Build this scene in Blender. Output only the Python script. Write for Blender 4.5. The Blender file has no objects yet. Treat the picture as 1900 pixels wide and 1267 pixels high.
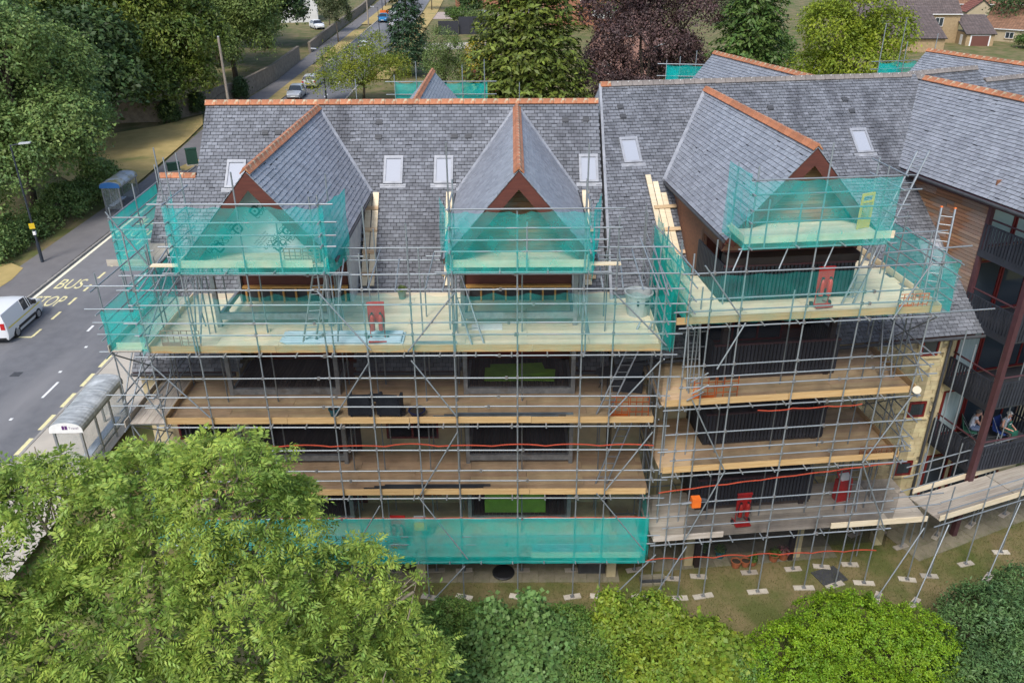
import bpy, math, random
import numpy as np
from mathutils import Vector, Matrix, noise

R = math.radians
rng = random.Random(7)
NR = np.random.default_rng(11)
SC = bpy.context.scene
COL = SC.collection

# ------------------------------------------------------------------ camera, sky, sun, exposure
cam = bpy.data.cameras.new('camera')
cam.lens = 28.66
cam.sensor_width = 36.0
cam.clip_start = 0.1
cam.clip_end = 1500.0
camo = bpy.data.objects.new('camera', cam)
COL.objects.link(camo)
def cam_matrix(pitch, yaw, roll, loc):
    f = Vector((math.sin(yaw) * math.cos(pitch), math.cos(yaw) * math.cos(pitch), -math.sin(pitch)))
    r = f.cross(Vector((0, 0, 1))).normalized()
    u = r.cross(f)
    c, s = math.cos(roll), math.sin(roll)
    r2 = r * c + u * s
    u2 = -r * s + u * c
    m = Matrix((r2, u2, -f)).transposed().to_4x4()
    m.translation = loc
    return m
camo.matrix_world = cam_matrix(R(26.415), R(-0.091), R(-0.274), Vector((0, -22.3, 21.41)))
SC.camera = camo

world = bpy.data.worlds.new('World')
SC.world = world
world.use_nodes = True
wn = world.node_tree
bg = wn.nodes['Background']
sky = wn.nodes.new('ShaderNodeTexSky')
sky.sky_type = 'NISHITA'
sky.sun_disc = False
sky.sun_elevation = R(52)
sky.sun_rotation = R(200)
sky.air_density = 1.0
sky.dust_density = 2.0
sky.ozone_density = 0.6
wn.links.new(sky.outputs[0], bg.inputs[0])
bg.inputs[1].default_value = 0.11

sd = bpy.data.lights.new('sun', 'SUN')
sd.energy = 1.25
sd.angle = R(18)
sd.color = (1.0, 0.985, 0.96)
so = bpy.data.objects.new('sun', sd)
COL.objects.link(so)
_se, _sr = R(52), R(200)
# direction towards the sun (Nishita: rotation measured from +Y, clockwise seen from above)
_sdir = Vector((math.sin(_sr) * math.cos(_se), math.cos(_sr) * math.cos(_se), math.sin(_se)))
so.rotation_euler = _sdir.to_track_quat('Z', 'Y').to_euler()
so.location = (0, 0, 60)

SC.view_settings.view_transform = 'Standard'
SC.view_settings.look = 'None'
SC.view_settings.gamma = 1.0
SC.view_settings.use_curve_mapping = False
SC.view_settings.exposure = 1.12
SC.cycles.transparent_max_bounces = 24
SC.cycles.max_bounces = 6
SC.cycles.diffuse_bounces = 3
SC.cycles.use_denoising = True

# ------------------------------------------------------------------ materials
MATS = {}
def _node(nt, t, **kw):
    n = nt.nodes.new(t)
    for k, v in kw.items():
        setattr(n, k, v)
    return n
def col4(c):
    return (c[0], c[1], c[2], 1.0)
def pm(name, c1, c2=None, scale=4.0, rough=0.7, stretch=(1, 1, 1), rnd=0.0, bump=0.0, metal=0.0, detail=4.0,
       lo=0.35, hi=0.65, c3=None, s3=0.6, lo3=0.55, hi3=0.7, bscale=None, spec=0.4, stretch3=(1, 1, 1), rsat=0.0, world=False):
    """Principled material: two colours mixed by noise, an optional third in large patches, a random value per piece."""
    if name in MATS:
        return MATS[name]
    m = bpy.data.materials.new(name)
    m.use_nodes = True
    nt = m.node_tree
    b = nt.nodes['Principled BSDF']
    b.inputs['Roughness'].default_value = rough
    b.inputs['Metallic'].default_value = metal
    b.inputs['Specular IOR Level'].default_value = spec
    L = nt.links.new
    if world:
        gco = _node(nt, 'ShaderNodeNewGeometry').outputs['Position']
    else:
        gco = _node(nt, 'ShaderNodeTexCoord').outputs['Object']
    def noise_fac(sc, st, a, z, det=4.0):
        mp = _node(nt, 'ShaderNodeMapping')
        mp.inputs['Scale'].default_value = st
        L(gco, mp.inputs['Vector'])
        n = _node(nt, 'ShaderNodeTexNoise')
        n.inputs['Scale'].default_value = sc
        n.inputs['Detail'].default_value = det
        n.inputs['Roughness'].default_value = 0.6
        L(mp.outputs[0], n.inputs['Vector'])
        r = _node(nt, 'ShaderNodeMapRange')
        r.inputs['From Min'].default_value = a
        r.inputs['From Max'].default_value = z
        L(n.outputs['Fac'], r.inputs['Value'])
        return r.outputs[0], n.outputs['Fac']
    out = None
    raw = None
    if c2 is None:
        rgb = _node(nt, 'ShaderNodeRGB')
        rgb.outputs[0].default_value = col4(c1)
        out = rgb.outputs[0]
    else:
        fac, raw = noise_fac(scale, stretch, lo, hi, detail)
        mx = _node(nt, 'ShaderNodeMix', data_type='RGBA')
        mx.inputs[6].default_value = col4(c1)
        mx.inputs[7].default_value = col4(c2)
        L(fac, mx.inputs[0])
        out = mx.outputs[2]
    if c3 is not None:
        fac3, _ = noise_fac(s3, stretch3, lo3, hi3)
        mx = _node(nt, 'ShaderNodeMix', data_type='RGBA')
        L(out, mx.inputs[6])
        mx.inputs[7].default_value = col4(c3)
        L(fac3, mx.inputs[0])
        out = mx.outputs[2]
    if rnd > 0 or rsat > 0:
        oi = _node(nt, 'ShaderNodeObjectInfo')
        ge = _node(nt, 'ShaderNodeNewGeometry')
        ad = _node(nt, 'ShaderNodeMath', operation='ADD')
        L(oi.outputs['Random'], ad.inputs[0])
        L(ge.outputs['Random Per Island'], ad.inputs[1])
        fr = _node(nt, 'ShaderNodeMath', operation='FRACT')
        L(ad.outputs[0], fr.inputs[0])
        hs = _node(nt, 'ShaderNodeHueSaturation')
        if rnd > 0:
            r = _node(nt, 'ShaderNodeMapRange')
            r.inputs['To Min'].default_value = 1 - rnd
            r.inputs['To Max'].default_value = 1 + rnd
            L(fr.outputs[0], r.inputs['Value'])
            L(r.outputs[0], hs.inputs['Value'])
        if rsat > 0:
            m2 = _node(nt, 'ShaderNodeMath', operation='MULTIPLY')
            m2.inputs[1].default_value = 7.31
            L(fr.outputs[0], m2.inputs[0])
            f2 = _node(nt, 'ShaderNodeMath', operation='FRACT')
            L(m2.outputs[0], f2.inputs[0])
            r = _node(nt, 'ShaderNodeMapRange')
            r.inputs['To Min'].default_value = 0.5 - rsat
            r.inputs['To Max'].default_value = 0.5 + rsat
            L(f2.outputs[0], r.inputs['Value'])
            L(r.outputs[0], hs.inputs['Hue'])
        L(out, hs.inputs['Color'])
        out = hs.outputs[0]
    L(out, b.inputs['Base Color'])
    if bump > 0:
        _, hb = noise_fac(bscale or scale * 2, stretch, 0, 1)
        bm = _node(nt, 'ShaderNodeBump')
        bm.inputs['Strength'].default_value = bump
        bm.inputs['Distance'].default_value = 0.02
        L(hb, bm.inputs['Height'])
        L(bm.outputs[0], b.inputs['Normal'])
    MATS[name] = m
    return m

def leaf_mat(name, c1, c2, rnd=0.3, rsat=0.02, trans=0.25, rough=0.5, clump=0.25, s=0.7):
    if name in MATS:
        return MATS[name]
    m = pm(name, c1, c2, scale=s, rough=rough, rnd=rnd, rsat=rsat, spec=0.3, lo=0.38, hi=0.62)
    nt = m.node_tree
    b = nt.nodes['Principled BSDF']
    src = b.inputs['Base Color'].links[0].from_socket
    tr = _node(nt, 'ShaderNodeBsdfTranslucent')
    nt.links.new(src, tr.inputs['Color'])
    mx = _node(nt, 'ShaderNodeMixShader')
    mx.inputs[0].default_value = trans
    nt.links.new(b.outputs[0], mx.inputs[1])
    nt.links.new(tr.outputs[0], mx.inputs[2])
    nt.links.new(mx.outputs[0], nt.nodes['Material Output'].inputs['Surface'])
    return m

def net_mat(name, c, alpha, trans=0.5):
    """Fine debris netting: woven threads with open holes between them, too fine to see one by one."""
    m = bpy.data.materials.new(name)
    m.use_nodes = True
    nt = m.node_tree
    nt.nodes.remove(nt.nodes['Principled BSDF'])
    L = nt.links.new
    d = _node(nt, 'ShaderNodeBsdfDiffuse')
    d.inputs[0].default_value = col4(c)
    t = _node(nt, 'ShaderNodeBsdfTranslucent')
    t.inputs[0].default_value = col4(c)
    mt = _node(nt, 'ShaderNodeMixShader')
    mt.inputs[0].default_value = trans
    L(d.outputs[0], mt.inputs[1])
    L(t.outputs[0], mt.inputs[2])
    tp = _node(nt, 'ShaderNodeBsdfTransparent')
    mx = _node(nt, 'ShaderNodeMixShader')
    n = _node(nt, 'ShaderNodeTexNoise')
    n.inputs['Scale'].default_value = 1.9
    n.inputs['Detail'].default_value = 6
    tc = _node(nt, 'ShaderNodeTexCoord')
    L(tc.outputs['Object'], n.inputs['Vector'])
    r = _node(nt, 'ShaderNodeMapRange')
    r.inputs['From Min'].default_value = 0.3
    r.inputs['From Max'].default_value = 0.7
    r.inputs['To Min'].default_value = alpha - min(0.12, alpha * 0.4)
    r.inputs['To Max'].default_value = alpha + min(0.12, alpha * 0.4)
    L(n.outputs['Fac'], r.inputs['Value'])
    L(r.outputs[0], mx.inputs[0])
    L(tp.outputs[0], mx.inputs[1])
    L(mt.outputs[0], mx.inputs[2])
    L(mx.outputs[0], nt.nodes['Material Output'].inputs['Surface'])
    MATS[name] = m
    return m

def glass_mat(name, c=(0.03, 0.04, 0.05), rough=0.06):
    m = pm(name, c, rough=rough, spec=0.9)
    return m

# ------------------------------------------------------------------ mesh helpers
class MB:
    def __init__(s):
        s.v = []
        s.f = []
    def add(s, vs, fs):
        o = len(s.v)
        s.v += [tuple(p) for p in vs]
        s.f += [tuple(i + o for i in f) for f in fs]
        return s
    def box(s, c, d, M=None, top=1.0):
        x, y, z = d[0] / 2, d[1] / 2, d[2] / 2
        t = top
        vs = [Vector(p) for p in ((-x, -y, -z), (x, -y, -z), (x, y, -z), (-x, y, -z), (-x * t, -y * t, z), (x * t, -y * t, z), (x * t, y * t, z), (-x * t, y * t, z))]
        if M is not None:
            vs = [M @ p for p in vs]
        c = Vector(c)
        vs = [p + c for p in vs]
        return s.add(vs, [(3, 2, 1, 0), (4, 5, 6, 7), (0, 1, 5, 4), (1, 2, 6, 5), (2, 3, 7, 6), (3, 0, 4, 7)])
    def bb(s, x0, x1, y0, y1, z0, z1):
        return s.box(((x0 + x1) / 2, (y0 + y1) / 2, (z0 + z1) / 2), (abs(x1 - x0), abs(y1 - y0), abs(z1 - z0)))
    def prism(s, pts, vec):
        pts = [Vector(p) for p in pts]
        vec = Vector(vec)
        n = len(pts)
        vs = pts + [p + vec for p in pts]
        fs = [tuple(range(n - 1, -1, -1)), tuple(range(n, 2 * n))]
        fs += [(i, (i + 1) % n, (i + 1) % n + n, i + n) for i in range(n)]
        return s.add(vs, fs)
    def poly(s, pts):
        return s.add(pts, [tuple(range(len(pts)))])
    def tube(s, p, q, r0, r1=None, n=8, caps=True):
        p, q = Vector(p), Vector(q)
        r1 = r0 if r1 is None else r1
        d = (q - p)
        if d.length < 1e-6:
            return s
        d.normalize()
        a = d.orthogonal().normalized()
        b = d.cross(a)
        vs = []
        for c, r in ((p, r0), (q, r1)):
            for i in range(n):
                t = 2 * math.pi * i / n
                vs.append(c + a * math.cos(t) * r + b * math.sin(t) * r)
        fs = [(i, (i + 1) % n, (i + 1) % n + n, i + n) for i in range(n)]
        if caps:
            fs += [tuple(range(n - 1, -1, -1)), tuple(range(n, 2 * n))]
        return s.add(vs, fs)
    def path(s, pts, r, n=6):
        for a, b in zip(pts[:-1], pts[1:]):
            s.tube(a, b, r, n=n)
        return s
    def lathe(s, prof, n=16, c=(0, 0, 0)):
        vs = []
        for r, z in prof:
            for i in range(n):
                t = 2 * math.pi * i / n
                vs.append((c[0] + r * math.cos(t), c[1] + r * math.sin(t), c[2] + z))
        fs = []
        for k in range(len(prof) - 1):
            for i in range(n):
                j = (i + 1) % n
                fs.append((k * n + i, k * n + j, (k + 1) * n + j, (k + 1) * n + i))
        fs.append(tuple(range(n - 1, -1, -1)))
        fs.append(tuple(range((len(prof) - 1) * n, len(prof) * n)))
        return s.add(vs, fs)
    def mesh(s, name, mat=None, smooth=False):
        me = bpy.data.meshes.new(name)
        me.from_pydata(s.v, [], s.f)
        if mat is not None:
            me.materials.append(mat)
        if smooth:
            me.polygons.foreach_set('use_smooth', [True] * len(me.polygons))
        me.update()
        return me
    def build(s, name, mat, parent=None, smooth=False, loc=None, rz=0.0, **tags):
        o = link(name, s.mesh(name, mat, smooth), parent, **tags)
        if loc is not None:
            o.location = loc
        if rz:
            o.rotation_euler.z = rz
        return o

def link(name, data, parent=None, M=None, label=None, cat=None, group=None, kind=None):
    o = bpy.data.objects.new(name, data)
    COL.objects.link(o)
    if parent is not None:
        o.parent = parent
    if M is not None:
        o.matrix_basis = M
    if label:
        o['label'] = label
    if cat:
        o['category'] = cat
    if group:
        o['group'] = group
    if kind:
        o['kind'] = kind
    return o
def thing(name, label, cat, loc=(0, 0, 0), rz=0.0, group=None):
    o = link(name, None, label=label, cat=cat, group=group)
    o.location = loc
    o.rotation_euler.z = rz
    o.empty_display_size = 0.2
    return o
def part(name, mat, parent, *boxes, smooth=False, **tags):
    m = MB()
    for b in boxes:
        m.bb(*b)
    return m.build(name, mat, parent, smooth=smooth, **tags)
def dup(root, loc=None, rz=None, **tags):
    r = root.copy()
    COL.objects.link(r)
    if loc is not None:
        r.location = loc
    if rz is not None:
        r.rotation_euler.z = rz
    for k, v in tags.items():
        r[{'cat': 'category'}.get(k, k)] = v
    for ch in list(root.children):
        c = ch.copy()
        COL.objects.link(c)
        c.parent = r
        for g in list(ch.children):
            d = g.copy()
            COL.objects.link(d)
            d.parent = c
    return r

_CYL = {}
def cylmesh(mat, n=10):
    k = (mat.name, n)
    if k not in _CYL:
        m = MB()
        m.tube((0, 0, 0), (0, 0, 1), 1.0, n=n)
        me = m.mesh('tube', mat)
        me.polygons.foreach_set('use_smooth', [len(p.vertices) == 4 for p in me.polygons])
        _CYL[k] = me
    return _CYL[k]
def tube(name, p, q, parent, mat, r=0.0242):
    p, q = Vector(p), Vector(q)
    d = q - p
    M = Matrix.Translation(p) @ d.to_track_quat('Z', 'Y').to_matrix().to_4x4() @ Matrix.Diagonal((r, r, d.length, 1))
    return link(name, cylmesh(mat), parent, M=M)
_BOX = {}
def boxobj(name, c, d, parent, mat, rot=None):
    """A box part with mesh data shared between pieces of the same size."""
    k = (mat.name, round(d[0], 3), round(d[1], 3), round(d[2], 3))
    if k not in _BOX:
        m = MB()
        m.box((0, 0, 0), d)
        _BOX[k] = m.mesh(name, mat)
    M = Matrix.Translation(Vector(c))
    if rot is not None:
        M = M @ rot
    return link(name, _BOX[k], parent, M=M)

_TXT = {}
def text_mesh(name, txt, mat, parent, size=1.0):
    """Flat lettering as a mesh."""
    key = (txt, size, mat.name)
    if key in _TXT:
        return link(name, _TXT[key], parent)
    cu = bpy.data.curves.new(name, 'FONT')
    cu.body = txt
    cu.size = size
    cu.fill_mode = 'FRONT'
    o = bpy.data.objects.new(name, cu)
    COL.objects.link(o)
    bpy.context.view_layer.update()
    me = bpy.data.meshes.new_from_object(o.evaluated_get(bpy.context.evaluated_depsgraph_get()))
    bpy.data.objects.remove(o)
    me.materials.clear()
    me.materials.append(mat)
    _TXT[key] = me
    return link(name, me, parent)

def fast_quads(name, V, mat, parent=None, smooth=False, **tags):
    """V: (N,4,3) array of quads -> one mesh."""
    V = np.ascontiguousarray(V, dtype=np.float32)
    n = V.shape[0]
    me = bpy.data.meshes.new(name)
    me.vertices.add(4 * n)
    me.vertices.foreach_set('co', V.reshape(-1))
    me.loops.add(4 * n)
    me.loops.foreach_set('vertex_index', np.arange(4 * n, dtype=np.int32))
    me.polygons.add(n)
    me.polygons.foreach_set('loop_start', np.arange(0, 4 * n, 4, dtype=np.int32))
    me.materials.append(mat)
    me.update(calc_edges=True)
    return link(name, me, parent, **tags)

# frame of the block to the right (turned 6 degrees) and of the wing beyond it (turned 15 degrees)
AB = R(6.0)
OB = Vector((6.3, -0.05, 0))
UB = Vector((math.cos(AB), math.sin(AB), 0))
VB = Vector((-math.sin(AB), math.cos(AB), 0))
def B2W(s, t, z):
    return OB + UB * s + VB * t + Vector((0, 0, z))
AC = R(15.0)
PC = Vector((17.053, 14.353, 0))
UC = Vector((math.cos(AC), math.sin(AC), 0))
VC = Vector((-math.sin(AC), math.cos(AC), 0))
def C2W(a, b, z):
    return PC + UC * a + VC * b + Vector((0, 0, z))

def sstep(a, b, v):
    t = min(1.0, max(0.0, (v - a) / (b - a)))
    return t * t * (3 - 2 * t)
def gz(x, y):
    """Ground height: lawn at 0 in front, the street a metre higher, rising away from the camera."""
    r = 1.0 + max(0.0, y - 20) * 0.023
    return r * max(sstep(-15, -19, x), sstep(9, 20, y))

# ------------------------------------------------------------------ common materials
GALV = pm('galvanised_tube', (0.21, 0.235, 0.25), (0.33, 0.36, 0.375), scale=9, rough=0.45, metal=0.4, rnd=0.16, stretch=(1, 1, 3), c3=(0.30, 0.28, 0.26), s3=2.0, lo3=0.62, hi3=0.75)
COUP = pm('coupler_steel', (0.30, 0.31, 0.32), (0.20, 0.18, 0.16), scale=12, rough=0.5, metal=0.5, rnd=0.2)
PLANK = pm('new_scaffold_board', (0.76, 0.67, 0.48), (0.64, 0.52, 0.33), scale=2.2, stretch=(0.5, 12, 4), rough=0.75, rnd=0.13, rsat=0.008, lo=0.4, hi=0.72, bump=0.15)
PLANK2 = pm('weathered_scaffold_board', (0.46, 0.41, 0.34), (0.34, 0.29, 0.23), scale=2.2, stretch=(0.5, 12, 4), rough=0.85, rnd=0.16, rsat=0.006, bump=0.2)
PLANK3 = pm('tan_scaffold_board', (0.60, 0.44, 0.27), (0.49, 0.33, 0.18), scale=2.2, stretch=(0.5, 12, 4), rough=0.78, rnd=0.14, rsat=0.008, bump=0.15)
TOE = pm('toe_board_wood', (0.53, 0.36, 0.17), (0.44, 0.27, 0.11), scale=2.0, stretch=(0.6, 6, 9), rough=0.7, rnd=0.1, bump=0.1)
PALE = pm('pale_timber', (0.74, 0.63, 0.45), (0.64, 0.52, 0.34), scale=2.0, stretch=(0.6, 10, 4), rough=0.75, rnd=0.08)
TEAL = net_mat('teal_netting', (0.02, 0.76, 0.68), 0.36)
TEALD = net_mat('heavy_teal_netting', (0.015, 0.72, 0.63), 0.56)
TEALT = net_mat('thin_teal_netting', (0.06, 0.70, 0.63), 0.17)
DARK = net_mat('black_netting', (0.022, 0.022, 0.026), 0.36, trans=0.2)
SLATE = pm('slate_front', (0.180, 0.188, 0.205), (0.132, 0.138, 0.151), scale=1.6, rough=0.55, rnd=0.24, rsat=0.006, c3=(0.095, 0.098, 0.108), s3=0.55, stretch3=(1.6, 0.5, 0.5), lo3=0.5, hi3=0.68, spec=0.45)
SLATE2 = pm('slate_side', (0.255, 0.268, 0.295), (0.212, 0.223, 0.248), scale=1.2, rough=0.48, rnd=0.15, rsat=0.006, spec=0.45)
UNDER = pm('roof_underlay', (0.035, 0.035, 0.04), rough=0.9)
RIDGE = pm('terracotta_ridge', (0.43, 0.165, 0.075), (0.33, 0.13, 0.065), scale=5, rough=0.75, rnd=0.16, c3=(0.42, 0.36, 0.24), s3=4.0, lo3=0.58, hi3=0.68, bump=0.2)
RIDGEG = pm('grey_ridge', (0.24, 0.21, 0.19), (0.18, 0.16, 0.145), scale=5, rough=0.85, rnd=0.12, c3=(0.55, 0.54, 0.50), s3=5.0, lo3=0.66, hi3=0.72, bump=0.2)
LEAD = pm('lead_flashing', (0.36, 0.37, 0.39), (0.26, 0.27, 0.29), scale=3, rough=0.55, metal=0.2)
BARGE = pm('red_brown_board', (0.125, 0.037, 0.026), (0.09, 0.027, 0.02), scale=4, rough=0.55, stretch=(0.6, 4, 4))
CLAD = pm('weathered_cladding', (0.30, 0.15, 0.075), (0.19, 0.10, 0.058), scale=2.0, stretch=(0.5, 9, 9), rough=0.8, rnd=0.28, rsat=0.012, bump=0.15, c3=(0.25, 0.20, 0.16), s3=0.8, lo3=0.55, hi3=0.7)
STONE = pm('cream_stone', (0.56, 0.47, 0.27), (0.47, 0.38, 0.21), scale=3, rough=0.9, rnd=0.13, rsat=0.008, bump=0.35, bscale=9)
STONEP = pm('cream_stone_plain', (0.52, 0.44, 0.27), (0.44, 0.36, 0.21), scale=2, rough=0.9, bump=0.2)
DKDECK = pm('dark_decking', (0.085, 0.062, 0.05), (0.055, 0.042, 0.035), scale=2.5, stretch=(9, 0.6, 4), rough=0.75, rnd=0.25)
NAVY = pm('navy_slat', (0.022, 0.026, 0.036), (0.03, 0.033, 0.042), scale=4, rough=0.5, rnd=0.25)
MAROON = pm('maroon_steel', (0.085, 0.035, 0.04), (0.065, 0.027, 0.032), scale=4, rough=0.45)
REDF = pm('red_frame', (0.17, 0.016, 0.014), (0.13, 0.012, 0.012), scale=4, rough=0.45)
GLASS = glass_mat('window_glass')
GLASSB = glass_mat('painted_sky_glass', (0.36, 0.38, 0.42), rough=0.15)  # pale base colour stands in for sky reflected in the skylight panes
WHITE = pm('white_paint', (0.78, 0.78, 0.76), (0.70, 0.70, 0.68), scale=5, rough=0.45)
BLACK = pm('black_plastic', (0.02, 0.02, 0.022), rough=0.5)
DGREY = pm('dark_grey', (0.06, 0.062, 0.066), (0.045, 0.046, 0.05), scale=6, rough=0.6)
TIMBER = pm('new_stud_timber', (0.62, 0.33, 0.10), (0.52, 0.26, 0.07), scale=3, stretch=(4, 4, 0.6), rough=0.7)
BEAM = pm('galvanised_beam', (0.36, 0.38, 0.39), (0.26, 0.275, 0.285), scale=5, rough=0.55, metal=0.35, c3=(0.22, 0.20, 0.18), s3=1.5)
# ------------------------------------------------------------------ ground, street
GRASS = pm('lawn', (0.095, 0.105, 0.028), (0.19, 0.148, 0.068), scale=0.55, rough=0.95, detail=8, lo=0.40, hi=0.60, bump=0.5, bscale=14, c3=(0.085, 0.105, 0.022), s3=0.3, lo3=0.52, hi3=0.66)
DRY = pm('dry_grass', (0.42, 0.31, 0.12), (0.33, 0.25, 0.09), scale=0.8, rough=0.95, detail=8, bump=0.5, bscale=12, c3=(0.20, 0.20, 0.06), s3=0.25, lo3=0.56, hi3=0.72)
ASPH = pm('asphalt', (0.155, 0.155, 0.16), (0.125, 0.125, 0.13), scale=1.2, rough=0.85, detail=10, c3=(0.20, 0.195, 0.195), s3=0.16, stretch3=(1.6, 0.25, 1), lo3=0.48, hi3=0.68, bump=0.2, bscale=60)
ASPH2 = pm('footway_asphalt', (0.17, 0.16, 0.155), (0.14, 0.132, 0.13), scale=0.8, rough=0.9, detail=10, bump=0.2, bscale=60)
CONC = pm('concrete_footway', (0.47, 0.42, 0.345), (0.40, 0.36, 0.30), scale=0.9, rough=0.9, detail=8, bump=0.1, bscale=20)
KERB = pm('kerb_stone', (0.33, 0.31, 0.28), (0.26, 0.245, 0.22), scale=3, rough=0.9, rnd=0.12)
YEL = pm('worn_yellow_paint', (0.72, 0.64, 0.33), (0.45, 0.42, 0.28), scale=6, rough=0.8, lo=0.5, hi=0.75)
YELW = pm('cream_paint', (0.80, 0.74, 0.55), (0.62, 0.57, 0.40), scale=4, rough=0.8, lo=0.5, hi=0.75)
WHP = pm('white_road_paint', (0.75, 0.75, 0.72), (0.45, 0.45, 0.44), scale=6, rough=0.8, lo=0.5, hi=0.75)
SLAB = pm('paving_slab', (0.245, 0.215, 0.15), (0.19, 0.168, 0.115), scale=2, rough=0.92, rnd=0.14, bump=0.15, c3=(0.14, 0.15, 0.07), s3=0.7, lo3=0.56, hi3=0.72)

def sheet(name, xs, ys, zf, mat, lift=0.0, **tags):
    m = MB()
    nx, ny = len(xs), len(ys)
    for y in ys:
        for x in xs:
            m.v.append((x, y, zf(x, y) + lift))
    for j in range(ny - 1):
        for i in range(nx - 1):
            a = j * nx + i
            m.f.append((a, a + 1, a + 1 + nx, a + nx))
    return m.build(name, mat, smooth=True, **tags)
gx = [-260, -180, -120, -90, -70, -55, -45, -38, -34, -30, -26, -22, -19] + [-18.5 + 0.5 * i for i in range(8)] + [-14, -10, -5, 0, 5, 10, 15, 20, 28, 40, 60, 90, 130, 190, 280]
gy = [-40, -30, -20, -10, -5, 0, 4, 8] + [9 + i for i in range(12)] + [25, 32, 40, 50, 60, 75, 90, 110, 130, 160, 200, 260, 330, 420]
sheet('ground', gx, gy, gz, GRASS, kind='structure')

def strip(name, edge, mat, lift, **tags):
    """edge: list of (y, x_left, x_right) along the street."""
    m = MB()
    for y, a, b in edge:
        for x in (a, b):
            m.v.append((x, y, gz(min(a, -19.5), y) + lift))
    for i in range(len(edge) - 1):
        m.f.append((2 * i, 2 * i + 1, 2 * i + 3, 2 * i + 2))
    return m.build(name, mat, **tags)
road = strip('road', [(-40, -30.5, -21.75), (20, -30.5, -21.75), (60, -30.2, -21.7), (110, -29.8, -21.6), (190, -30.2, -21.8), (300, -34, -25)], ASPH, 0.008, kind='structure')
strip('footway', [(-40, -34.0, -30.62), (20, -34.0, -30.62), (34, -33.6, -30.62), (50, -33.3, -30.5), (64, -34.2, -30.4), (78, -35.2, -30.2)], ASPH2, 0.125, kind='structure')
strip('footway', [(78, -35.2, -30.2), (84, -34.5, -31.6), (100, -33.9, -31.7), (116, -34.5, -31.8), (190, -35.5, -32.6), (300, -39, -36)], ASPH2, 0.13, kind='structure')
strip('verge', [(84, -31.6, -29.95), (92, -31.7, -29.95), (113, -31.8, -29.85)], DRY, 0.14, kind='structure')
strip('verge', [(121, -32.0, -29.95), (140, -32.3, -30.0), (158, -32.5, -30.1)], DRY, 0.14, kind='structure')
strip('verge', [(166, -32.6, -30.2), (200, -32.9, -30.4), (300, -36, -34)], DRY, 0.14, kind='structure')
strip('verge', [(100, -21.2, -17.8), (190, -21.4, -18.0), (300, -24.6, -21)], DRY, 0.14, kind='structure')
strip('pavement', [(-40, -21.6, -17.6), (20, -21.6, -17.9), (34, -21.55, -18.8), (60, -21.5, -19.0)], CONC, 0.118, kind='structure')
m = MB()
dry = [(-33.5, 49), (-34.5, 64), (-35.3, 72), (-37.0, 77.0), (-40, 71.5), (-46, 66), (-46, 56), (-40, 50)]
m.poly([(x, y, gz(-30, y) + 0.15) for x, y in dry])
m.build('dry_grass_bank', DRY, kind='structure')
m = MB()
m.poly([(x, y, gz(-30, y) + 0.14) for x, y in [(-36.5, 24), (-33.3, 24), (-33.0, 27.6), (-33.3, 29.6), (-34.6, 30.5), (-37, 29.6)]])
m.build('dry_grass_corner', DRY, kind='structure')
# kerb stones along both sides of the road
kst = MB().box((0, 0, 0), (0.14, 0.89, 0.16)).mesh('kerb_stone', KERB)
for nm, x0, ya, yb in (('kerb', -30.56, 6, 62), ('kerb', -21.68, -4, 40)):
    k = link(nm, None, kind='structure')
    k.empty_display_size = 0.2
    y = ya
    while y < yb:
        x = x0 + (max(0, y - 20) * 0.0075 if x0 < -25 else 0)
        link('kerb_stone', kst, k, M=Matrix.Translation((x, y, gz(-30, y) + 0.055)))
        y += 0.91
kb = MB()
for ya, yb, xa, xb in ((62, 110, -30.24, -29.86), (110, 190, -29.86, -30.26), (40, 110, -21.65, -21.55), (110, 190, -21.55, -21.75)):
    n = 6
    for i in range(n):
        t0, t1 = i / n, (i + 1) / n
        p = Vector((xa + (xb - xa) * t0, ya + (yb - ya) * t0, 0))
        q = Vector((xa + (xb - xa) * t1, ya + (yb - ya) * t1, 0))
        p.z, q.z = gz(-30, p.y), gz(-30, q.y)
        kb.prism([p + Vector((-0.09, 0, 0)), p + Vector((0.09, 0, 0)), q + Vector((0.09, 0, 0)), q + Vector((-0.09, 0, 0))], (0, 0, 0.135))
kb.build('far_kerb', CONC, kind='structure')

# markings (children of the road)
def mark(name, x0, x1, y0, y1, mat=YEL, skew=0.0):
    mm = MB()
    n = max(1, int((y1 - y0) / 4))
    for i in range(n):
        a, b = y0 + (y1 - y0) * i / n, y0 + (y1 - y0) * (i + 1) / n
        mm.poly([(x0 + skew * (a - y0), a, gz(-25, a) + 0.013), (x1 + skew * (a - y0), a, gz(-25, a) + 0.013), (x1 + skew * (b - y0), b, gz(-25, b) + 0.013), (x0 + skew * (b - y0), b, gz(-25, b) + 0.013)])
    return mm.build(name, mat, road)
mark('edge_line', -30.33, -30.1, 22.6, 46, YELW, skew=-0.004 + 0.0075)
for i in range(12):
    y = 21.9 + i * 2.05
    mark('bay_dash', -27.62, -27.46, y, y + 1.05)
mark('bay_corner', -28.4, -27.5, 19.5, 19.66)
mark('bay_corner', -27.6, -27.45, 19.66, 20.6)
for y, l in ((12.7, 1.6), (20.3, 0.75), (5.5, 1.6), (27.5, 1.6), (35, 1.6), (43, 1.6), (52, 2), (61, 2), (70, 2), (79, 2), (88, 2), (97, 2), (106, 2)):
    mark('centre_dash', -24.75 if y > 18 else -23.45, -24.6 if y > 18 else -23.32, y, y + l, WHP)
for y in (10.6, 15.3, 18.2):
    mark('road_stud', -23.9, -23.75, y, y + 0.2, WHP)
for i in range(13):
    y = 3.6 + i * 2.05
    mark('edge_dash', -22.08, -21.86, y, y + 1.35)
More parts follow.
